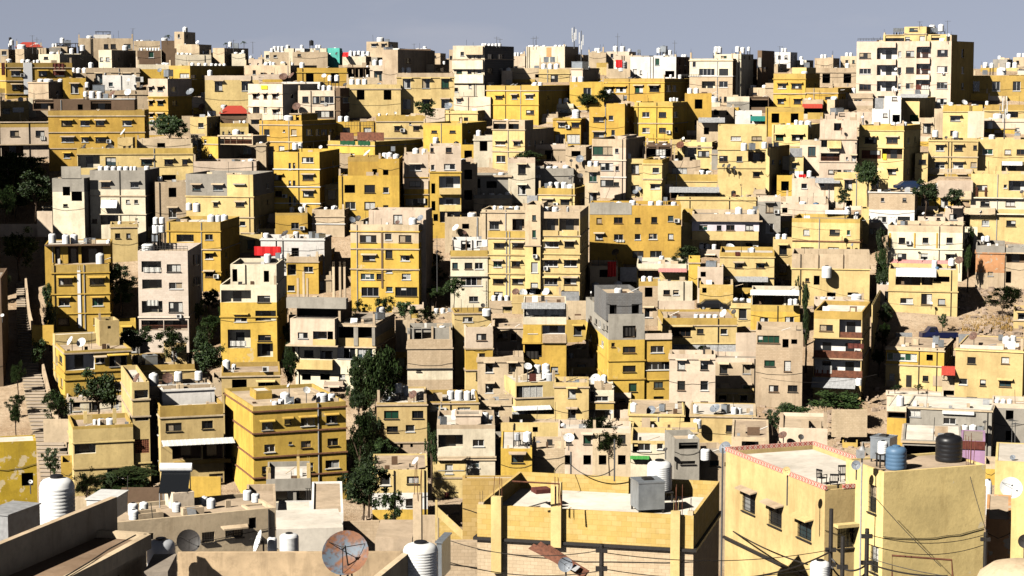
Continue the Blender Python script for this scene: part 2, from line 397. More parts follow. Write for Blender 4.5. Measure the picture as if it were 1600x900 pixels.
def wall_part(b, vol, bands_t, ledges_t, wins_t, o, first):
    root = b.root; zb = b.zb; near = vol.D < 150
    T0, T1 = vol.t0, vol.t0+vol.d; S0, S1 = vol.s0, vol.s1; z1 = vol.z1-zb; z0 = vol.z0-zb
    fz = lambda y: hit(vol, vol.cx, Vv(y), 'f')[2]-zb
    bands = []
    for k in (bands_t or 'T').split():
        bands.append((k[0], fz(float(k[1:])) if len(k)>1 else -1e9))
    cols = []
    for c,_ in bands:
        if c not in cols: cols.append(c)
    sidec = o.get('side')  # right wall colour; D here paints the wall as shaded
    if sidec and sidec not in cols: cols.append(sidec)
    slot = {c:i for i,c in enumerate(cols)}; mats = [M[c] for c in cols]
    slot['_in']=len(mats); mats.append(M[o.get('inn','C')]); slot['_bk']=len(mats); mats.append(BLACK)
    H = {'f':[], 'r':[], 'l':[]}; wlist=[]
    for row in wins_t.split(';'):
        row=row.strip()
        if not row: continue
        fl=''
        while row[0] in '^#@%=r': fl+=row[0]; row=row[1:]
        yy, xx = row.split(':'); y0,y1 = rng(yy)
        for w in xx.split(','):
            x0,x1 = rng(w.strip()); p0,p1 = U(x0),U(x1); pc=(p0+p1)/2
            face='f'
            if pc>vol.xr+.01: face='r'
            elif pc<vol.xl-.01: face='l'
            A=hit(vol,p0,(Vv(y0)+Vv(y1))/2,face); B=hit(vol,p1,(Vv(y0)+Vv(y1))/2,face)
            zt=hit(vol,pc,Vv(y0),face)[2]-zb; zl=hit(vol,pc,Vv(y1),face)[2]-zb
            i = 0 if face=='f' else 1
            a0,a1=sorted((A[i],B[i])); gx=(a1-a0)*.05 if vol.D>150 else 0; a0-=gx; a1+=gx; zt+=(zt-zl)*.06 if vol.D>150 else 0
            lo,hi=(S0+.12,S1-.12) if face=='f' else (T0+.12,T1-.12)
            a0=max(a0,lo); a1=min(a1,hi)
            if a1-a0<.25: continue
            zl=max(zl,z0+.05); zt=min(zt,z1-.12)
            if zt-zl<.25: continue
            k='w'
            for c in '#@%=': 
                if c in fl: k=c
            dp={'#':min(1.05,vol.d*.4),'@':min(1.5,vol.d*.4),'%':.35}.get(k,.22)
            h=(a0,a1,zl,zt,dp,k,fl)
            if any(not(a1<=g[0]+.02 or a0>=g[1]-.02 or zt<=g[2]+.02 or zl>=g[3]-.02) for g in H[face]): continue
            H[face].append(h)
    # opposite, unseen sides still get a few windows so the block reads from a step aside
    mpf=lambda a,dp,z:(a,T0+dp,z); mpr=lambda a,dp,z:(S1-dp,a,z); mpl=lambda a,dp,z:(S0+dp,a,z); mpb=lambda a,dp,z:(a,T1,z)
    if vol.xs is not None and vol.xs>vol.xr and not H['r'] and vol.d>5 and H['f'] and not o.get('blank'):
        rows=sorted({(round(h[2],2),round(h[3],2)) for h in H['f'] if h[5] in 'w='})
        used=[]
        for (za,zc) in rows:
            if any(abs(za-q)<1.6 for q in used): continue
            used.append(za)
            for tt in (.28,.68):
                if random.random()<.75:
                    c=T0+vol.d*tt; H['r'].append((c-.5,c+.5,za,min(zc,za+1.3),.22,'w',''))
    mb=MB()
    facade(mb,mpf,S0,S1,z0,z1,H['f'],bands,slot,False)
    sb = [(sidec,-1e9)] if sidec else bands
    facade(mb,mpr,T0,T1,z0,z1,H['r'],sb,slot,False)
    facade(mb,mpl,T0,T1,z0,z1,H['l'],bands,slot,True)
    facade(mb,mpb,S0,S1,z0,z1,[],bands,slot,True)
    par=float(o.get('par',.55 if vol.d>3.5 else .12)); th=.18; top=slot[bands[0][0]]
    rz=z1-par
    o4=[(S0,T0),(S1,T0),(S1,T1),(S0,T1)]; i4=[(S0+th,T0+th),(S1-th,T0+th),(S1-th,T1-th),(S0+th,T1-th)]
    for i in range(4):
        j=(i+1)%4
        mb.quad((*o4[i],z1),(*o4[j],z1),(*i4[j],z1),(*i4[i],z1),top)
        mb.quad((*i4[i],z1),(*i4[j],z1),(*i4[j],rz-.05),(*i4[i],rz-.05),top)
    wall=mb.build('wall' if first else o.get('part','upper_wall'), mats, root)
    rf=MB(); rf.quad((*i4[0],rz),(*i4[1],rz),(*i4[2],rz),(*i4[3],rz))
    rf.build('roof', ROOF[o.get('roof', random.choice('wttg'))], root)
    vol.rz=rz+zb
    if vol.d>3 and S1-S0>3 and not o.get('bare'):
        roof_clutter(root,S0+.5,S1-.5,T0+.5,min(T1-.5,T0+5),rz,near)
    # window units, canopies, balcony doors
    for face,mp,rot in (('f',mpf,0),('r',mpr,math.pi/2),('l',mpl,-math.pi/2)):
        for h in H[face]:
            a0,a1,c0,c1,dp,k,fl=h; w=a1-a0; hh=c1-c0
            if k in 'w=':
                loc = mp(a0,dp-.06,c0) if face!='l' else mp(a1,dp-.06,c0)
                add_window(root,loc,rot,w,hh,k,near)
            elif k=='#':
                n=max(1,int(w/2.4)); 
                for i in range(n):
                    c=a0+w*(i+.5)/n; dm=MB(); ww=min(.55,w*.25)
                    p0=mp(c-ww,dp-.03,c0+.02); p1=mp(c+ww,dp-.03,c0+.02); p2=mp(c+ww,dp-.03,c0+min(hh*.85,2.0)); p3=mp(c-ww,dp-.03,c0+min(hh*.85,2.0))
                    dm.quad(p0,p1,p2,p3) ; dm.build('balcony_door', GLASS[1], root)
                if 'r' in fl:
                    rm=MB(); zz=min(.95,hh*.5)
                    m=int(w/.14)
                    for i in range(m+1):
                        x=a0+w*i/max(m,1); q=mp(min(max(x,a0+.02),a1-.02),.06,0); rm.box(q[0]-.012,q[0]+.012,q[1]-.012,q[1]+.012,c0,c0+zz)
                    A=mp(a0,.03,0);B=mp(a1,.09,0)
                    for zq in (.05,zz): rm.box(min(A[0],B[0]),max(A[0],B[0]),min(A[1],B[1]),max(A[1],B[1]),c0+zq-.025,c0+zq+.025)
                    rm.build('railing', RUST if random.random()<.6 else DARKM, root)
            elif k=='%':
                rm=MB(); nx=max(2,int(w/.22)); nz=max(2,int(hh/.22))
                for i in range(nx+1):
                    A=mp(a0+(w-.06)*i/nx,.05,0);B=mp(a0+(w-.06)*i/nx+.06,.15,0); rm.box(min(A[0],B[0]),max(A[0],B[0]),min(A[1],B[1]),max(A[1],B[1]),c0,c1)
                for i in range(nz+1):
                    A=mp(a0,.06,0);B=mp(a1,.14,0); z=c0+(hh-.05)*i/nz; rm.box(min(A[0],B[0]),max(A[0],B[0]),min(A[1],B[1]),max(A[1],B[1]),z,z+.05)
                rm.build('brick_lattice', BRKL, root)
            if k=='w' and face=='f' and w>.8 and random.random()<(.09 if not near else .3) and a1+.95<S1 and not any(g is not h and g[0]<a1+1.05 and g[1]>a1 and g[2]<c1 and g[3]>c0-.3 for g in H['f']):
                am=MB(); am.box(a1+.12,a1+.9,T0-.36,T0-.03,c0-.15,c0+.42); ao=am.build('ac_unit',WSHEET,root)
                gm=MB(); gm.box(a1+.18,a1+.62,T0-.375,T0-.362,c0-.09,c0+.36); gm.build('fan_grille',DARKM,ao)
            if '^' in fl:
                cm=MB(); e=.28; pr=random.uniform(.42,.6)
                p=[mp(a0-e,0,0),mp(a1+e,0,0),mp(a1+e*.7,-pr,0),mp(a0-e*.7,-pr,0)]
                P8=[(q[0],q[1],c1+.10+zz+( -.05 if i>1 else .07)) for zz in (0,.09) for i,q in enumerate(p)]
                n=len(cm.V); cm.V+=P8; cm.F+=[(0,1,2,3),(7,6,5,4),(0,4,5,1),(1,5,6,2),(2,6,7,3),(3,7,4,0)]; cm.M=[0]*6
                col='T'
                for c,zq in bands:
                    if c1>zq: col=c; break
                cm.build('window_canopy', M[col] if random.random()<.6 else M['T'], root)
    for y in ledges_t.split():
        kind=''
        while y[0] in 'wrdb': kind+=y[0]; y=y[1:]
        z=fz(float(y)); p=.14 if not near else .2; hz=.16
        if 'b' in kind: p=.5
        mb=MB(); e=.05
        oo=[(S0-p,T0-p),(S1+p,T0-p),(S1+p,T1+p),(S0-p,T1+p)]; ii=[(S0+e,T0+e),(S1-e,T0+e),(S1-e,T1-e),(S0+e,T1-e)]
        for i in range(4):
            j=(i+1)%4
            mb.quad((*oo[i],z-hz/2),(*oo[j],z-hz/2),(*oo[j],z+hz/2),(*oo[i],z+hz/2))
            mb.quad((*oo[i],z+hz/2),(*oo[j],z+hz/2),(*ii[j],z+hz/2),(*ii[i],z+hz/2))
            mb.quad((*ii[i],z-hz/2),(*ii[j],z-hz/2),(*oo[j],z-hz/2),(*oo[i],z-hz/2))
        cm={'w':M['W'],'r':RUSTED,'d':DARKM}.get(kind[:1], M['T'] if random.random()<.5 else mats[min(1,len(cols)-1)])
        mb.build('string_course', cm, root)
    # rain-water pipes down the front
    if vol.d>4 and S1-S0>5 and (near or random.random()<.75) and not o.get('nopipe'):
        for _ in range(random.choice((1,1,2))):
            for tr in range(12):
                s=random.uniform(S0+.3,S1-.3)
                if not any(h[0]-.25<s<h[1]+.25 for h in H['f']):
                    pm=MB(); pm.tube([(s,T0-.07,z1-.05),(s,T0-.07,max(z0,z1-14))],.05 if near else .06,6)
                    pm.build('drain_pipe', random.choice([DARKM,DARKM,GREYM]), root); break
    if near or random.random()<.5:       # sagging service wire along the wall
        wz=random.uniform(.3,.6)*max(2,(vol.z1-vol.zv)); 
        pts=[(S0+(S1-S0)*i/8, T0-.05, z1-wz-.35*math.sin(math.pi*i/8)*random.uniform(.8,1.2)) for i in range(9)]
        wm=MB(); wm.tube(pts,.02,4); wm.build('service_wire', DARKM, root)
    return wall
def roof_clutter(root,x0,x1,y0,y1,z,near):
    """what lies on these roofs: blocks, crates, planks, pipes, a hatch; one mesh, nothing one would count"""
    R=random; mb=MB(); n=int(min(26,max(5,(x1-x0)*(y1-y0)*.22)))
    if near: n=int(n*.6)
    for _ in range(n):
        x=R.uniform(x0,x1); y=y0+(y1-y0)*R.random()**1.6; k=R.random(); mm=R.choice((0,0,1,2,3,4,5))
        if k<.5: w,d,h=R.uniform(.15,.6),R.uniform(.15,.5),R.uniform(.15,.75); mb.box(x-w/2,x+w/2,y-d/2,y+d/2,z+.01,z+h,mm)
        elif k<.66: mb.tube([(x,y,z),(x+R.uniform(-.15,.15),y,z+R.uniform(.9,2.4))],.025,4,3)
        elif k<.84:
            L_=R.uniform(.8,2.2); a=R.uniform(-.5,.5); h=R.uniform(.1,.9); mb.tube([(x,y,z+.05),(x+L_*math.cos(a),y+L_*math.sin(a)*.3,z+h)],.04,4,mm)
        elif k<.93:
            w=R.uniform(.5,1.1); h=R.uniform(.5,1.0); mb.quad((x,y,z+.02),(x+w,y+.1,z+.02),(x+w,y+.45,z+h),(x,y+.35,z+h),mm)
        else: w=R.uniform(.6,1.3); mb.box(x-w/2,x+w/2,y-.4,y+.4,z+.01,z+R.uniform(.6,1.1),0)
    if R.random()<.45:
        for x in (x0-.3,x1+.3):
            if R.random()<.7:
                h=R.uniform(.9,1.7); mb.box(x-.15,x+.15,y0-.42,y0-.14,z+.01,z+h,0)
                for q in (-.08,.08): mb.tube([(x+q,y0-.28,z+h-.1),(x+q+R.uniform(-.1,.1),y0-.28,z+h+R.uniform(.4,.9))],.014,3,3)
    mb.build('roof_clutter',[M['T'],WSHEET,GSHEET,DARKM,BROWNW,M['W']],root)['kind']='stuff'
class Bl: pass
def house(lines):
    global RX, RY
    f=parse(lines[0]); desc=f[0]; o=opts(f[6]); vol=make_vol(None,f[1],o)
    b=Bl(); b.desc=desc; b.main=vol; b.tanks=[]; b.dishes=[]; b.vols=[vol]
    corners=[world(vol,s,t,0) for s in (0,vol.s1) for t in (0,vol.d)]
    vol.z0=min(ground(min(c[1] for c in corners)), vol.zv)-1.0
    b.zb=vol.z0+1.0; main=vol
    cat=o.get('cat','house'); nm=o.get('name','house')
    b.root=empty(nm,(vol.O[0],vol.O[1],b.zb),-vol.a); tag(b.root,desc,cat.replace('_',' '),'houses stacked up the hillside')
    wall_part(b,vol,f[2],f[3],f[4],o,True); tanks(b,vol,f[5])
    for ln in lines[1:]:
        if ln[0]=='+':
            f=parse(ln[1:]); o=opts(f[6]); t=float(f[0]); vol=make_vol(main,f[1],o,t); b.vols.append(vol)
            if o.get('base')=='ground': vol.z0=min(main.z0,vol.zv-1)
            elif o.get('base')=='here': vol.z0=vol.zv
            elif t<0: vol.z0=min(vol.zv,main.z0 if vol.zv<main.zv+.5 else vol.zv)
            else:
                base=min(main.rz,vol.z1-.3)-.3; vol.d=min(vol.d,max(1.5,main.d-t-.1)) if t<main.d-2 else vol.d; vol.z0=base if t<main.d-2 and (vol.s0>=main.s0-.6 and vol.s1<=main.s1+.6) else main.z0
            wall_part(b,vol,f[2],f[3],f[4],o,False); tanks(b,vol,f[5])
        elif ln[0]=='*': fitting(b,vol,ln[1:])
    BLD.append(b); return b
def tanks(b,vol,txt):
    for k in txt.split():
        c='w'
        if k[0] in 'sbug': c=k[0]; k=k[1:]
        xx,y=k.split('@'); t=None
        if '/' in y: y,t=y.split('/'); t=float(t)
        x0,x1=rng(xx); b.tanks.append((U(x0),U(x1),Vv(float(y)),c,vol,t))
def wxy(vol,s,t,zw,b): return (s,t,zw-b.zb)
def fitting(b,vol,txt):
    kind,rest=txt.split(None,1)
    for it in rest.split(';'):
        q=[x.strip() for x in it.split(',')]
        if not q[0]: continue
        if kind=='dish':
            b.dishes.append((U(float(q[0])),Vv(float(q[1])),float(q[2])/RS,q[3] if len(q)>3 else 'w',vol)); continue
        xx,yy=q[0].split('@'); x0,x1=rng(xx); y0,y1=rng(yy); c=q[1] if len(q)>1 else 'T'
        p0=hit(vol,U(x0),Vv(y1),'f'); p1=hit(vol,U(x1),Vv(y0),'f'); s0,s1=sorted((p0[0],p1[0])); z0,z1=p0[2]-b.zb,p1[2]-b.zb; T=vol.t0
        mat=FM.get(c) or M.get(c)
        mb=MB()
        if kind=='bal':                    # projecting balcony: floor slab and parapet
            pr=1.0; th=.14
            mb.box(s0,s1,T-pr,T-.003,z0-.12,z0); mb.box(s0,s1,T-pr,T-pr+th,z0,z1); mb.box(s0,s0+th,T-pr+th,T-.003,z0,z1); mb.box(s1-th,s1,T-pr+th,T-.003,z0,z1)
            mb.build('balcony',mat,b.root)
        elif kind=='slab':                 # projecting solid bay or slab
            pr=float(q[2]) if len(q)>2 else .8
            mb.box(s0,s1,T-pr,T-.003,z0,z1); mb.build('floor_slab',mat,b.root)
        elif kind=='awn':
            pr=float(q[2]) if len(q)>2 else 1.1
            n=max(6,int((s1-s0)/.25)); 
            for i in range(n):
                a=s0+(s1-s0)*i/n; c2=s0+(s1-s0)*(i+1)/n; w=.014*(i%2)
                mb.quad((a,T-.01,z1+w),(c2,T-.01,z1+.03-w),(c2,T-pr,z0+.03-w),(a,T-pr,z0+w)); 
            for x in (s0+.05,s1-.05): mb.tube([(x,T-pr+.05,z0),(x,T-.02,z0-.4)],.025,4)
            mb.build('awning',mat,b.root)
        elif kind=='can':                  # roof canopy on posts, standing on the roof
            dd=float(q[2]) if len(q)>2 else 3.0; rz=vol.rz-b.zb
            mb.box(s0-.2,s1+.2,T-.1,T+dd,z1-.08,z1+.04)
            for x in (s0,(s0+s1)/2,s1):
                for t in (T+.25,T+dd-.2): mb.box(x-.06,x+.06,t-.06,t+.06,min(rz,z0),z1-.08)
            mb.build('roof_canopy',mat,b.root)
        elif kind=='post':
            dd=float(q[2]) if len(q)>2 else .3
            if len(q)>3: mb.box(s0,s1,T-dd,T-.003,z0,z1)
            else: mb.box(s0,s1,T+.25,T+.25+dd,z0,z1)
            for dx in (.25,.75): mb.tube([(s0+(s1-s0)*dx,T+.3 if len(q)<4 else T-dd/2,z1-.1),(s0+(s1-s0)*dx+.03,T+.3 if len(q)<4 else T-dd/2,z1+.7)],.012,4)
            mb.build('concrete_pillar',mat,b.root)
        elif kind in ('rug','cloth','sign','panel'):
            n=10; off=.12
            for i in range(n):
                a=s0+(s1-s0)*i/n; c2=s0+(s1-s0)*(i+1)/n
                w0=.05*math.sin(i*1.9); w1=.05*math.sin((i+1)*1.9)
                if kind in('sign','panel'): w0=w1=0
                mb.quad((a,T-off+w0,z0),(c2,T-off+w1,z0),(c2,T-off+w1,z1),(a,T-off+w0,z1))
            nm={'rug':'carpet','cloth':'hanging_cloth','sign':'sign_board','panel':'sheet_panel'}[kind]
            ob=mb.build(nm,mat,None); ob.location=b.root.location; ob.rotation_euler=b.root.rotation_euler
            sm=ob.modifiers.new('thick','SOLIDIFY'); sm.thickness=.02
            lb=q[2] if len(q)>2 else None; QN[c]=QN.get(c,0)+1
            if kind in('panel','sign'): lb=(lb or FNAME.get(c,'plain panel').replace(' hanging','')); pre=lb+' fixed on the'
            else: pre=(lb or FNAME.get(c,'cloth')+' hanging')+' on the'
            n_=SEEN.get((pre,b.desc),0); SEEN[(pre,b.desc)]=n_+1
            if n_: pre='second '+pre
            tag(ob,fit(pre,b.desc),{'rug':'carpet','cloth':'cloth','sign':'sign','panel':'sheet'}[kind])
        elif kind=='hip':
            rz=z0; e=.3; S0,S1=vol.s0-e,vol.s1+e; T0,T1=T-e,T+vol.d+e; zt=z1; c0=(S0+S1)/2; w=(S1-S0)*.22; tm=(T0+T1)/2
            mb.quad((S0,T0,rz),(S1,T0,rz),(c0+w,tm,zt),(c0-w,tm,zt)); mb.quad((S1,T1,rz),(S0,T1,rz),(c0-w,tm,zt),(c0+w,tm,zt))
            mb.poly([(S1,T0,rz),(S1,T1,rz),(c0+w,tm,zt)]); mb.poly([(S0,T1,rz),(S0,T0,rz),(c0-w,tm,zt)]); mb.quad((S0,T0,rz),(S0,T1,rz),(S1,T1,rz),(S1,T0,rz))
            mb.build('hipped_roof',mat,b.root)
        elif kind=='rail':
            nn=max(2,int((s1-s0)/.5))
            for i in range(nn+1): x=s0+(s1-s0)*i/nn; mb.box(x-.02,x+.02,T+.08,T+.12,z0,z1)
            for zz in (z1,(z0+z1)/2): mb.box(s0,s1,T+.08,T+.12,zz-.03,zz+.03)
            mb.build('railing',DARKM,b.root)
        elif kind=='ac':
            mb.box(s0,s1,T-.38,T-.03,z0,z1); ob=mb.build('ac_unit',WSHEET,b.root)
            g=MB(); g.box(s0+.06,s0+(s1-s0)*.65,T-.39,T-.375,z0+.06,z1-.06); g.build('fan_grille',DARKM,ob)
        elif kind=='door':
            mb.box(s0,s1,T-.03,T-.003,z0,z1); mb.build('door',mat,b.root)
FM={'red':REDT,'mar':MAROON,'grn':GREENC,'grl':GREENL,'teal':TEALA,'pink':PINKA,'ys':YELS,'ws':WSHEET,'gs':GSHEET,'rust':RUST,'steel':STEEL,'iron':DARKM,'tile':REDR,'ctn':CURT[0],'brn':BROWNW,'blk':BLACK}
FNAME={'red':'red cloth','mar':'maroon carpet','grn':'dark green cloth','ys':'yellow sign','ws':'white sheet','gs':'grey sheet','rust':'rusty sheet','ctn':'white laundry','pink':'pink cloth','steel':'steel sheet'}
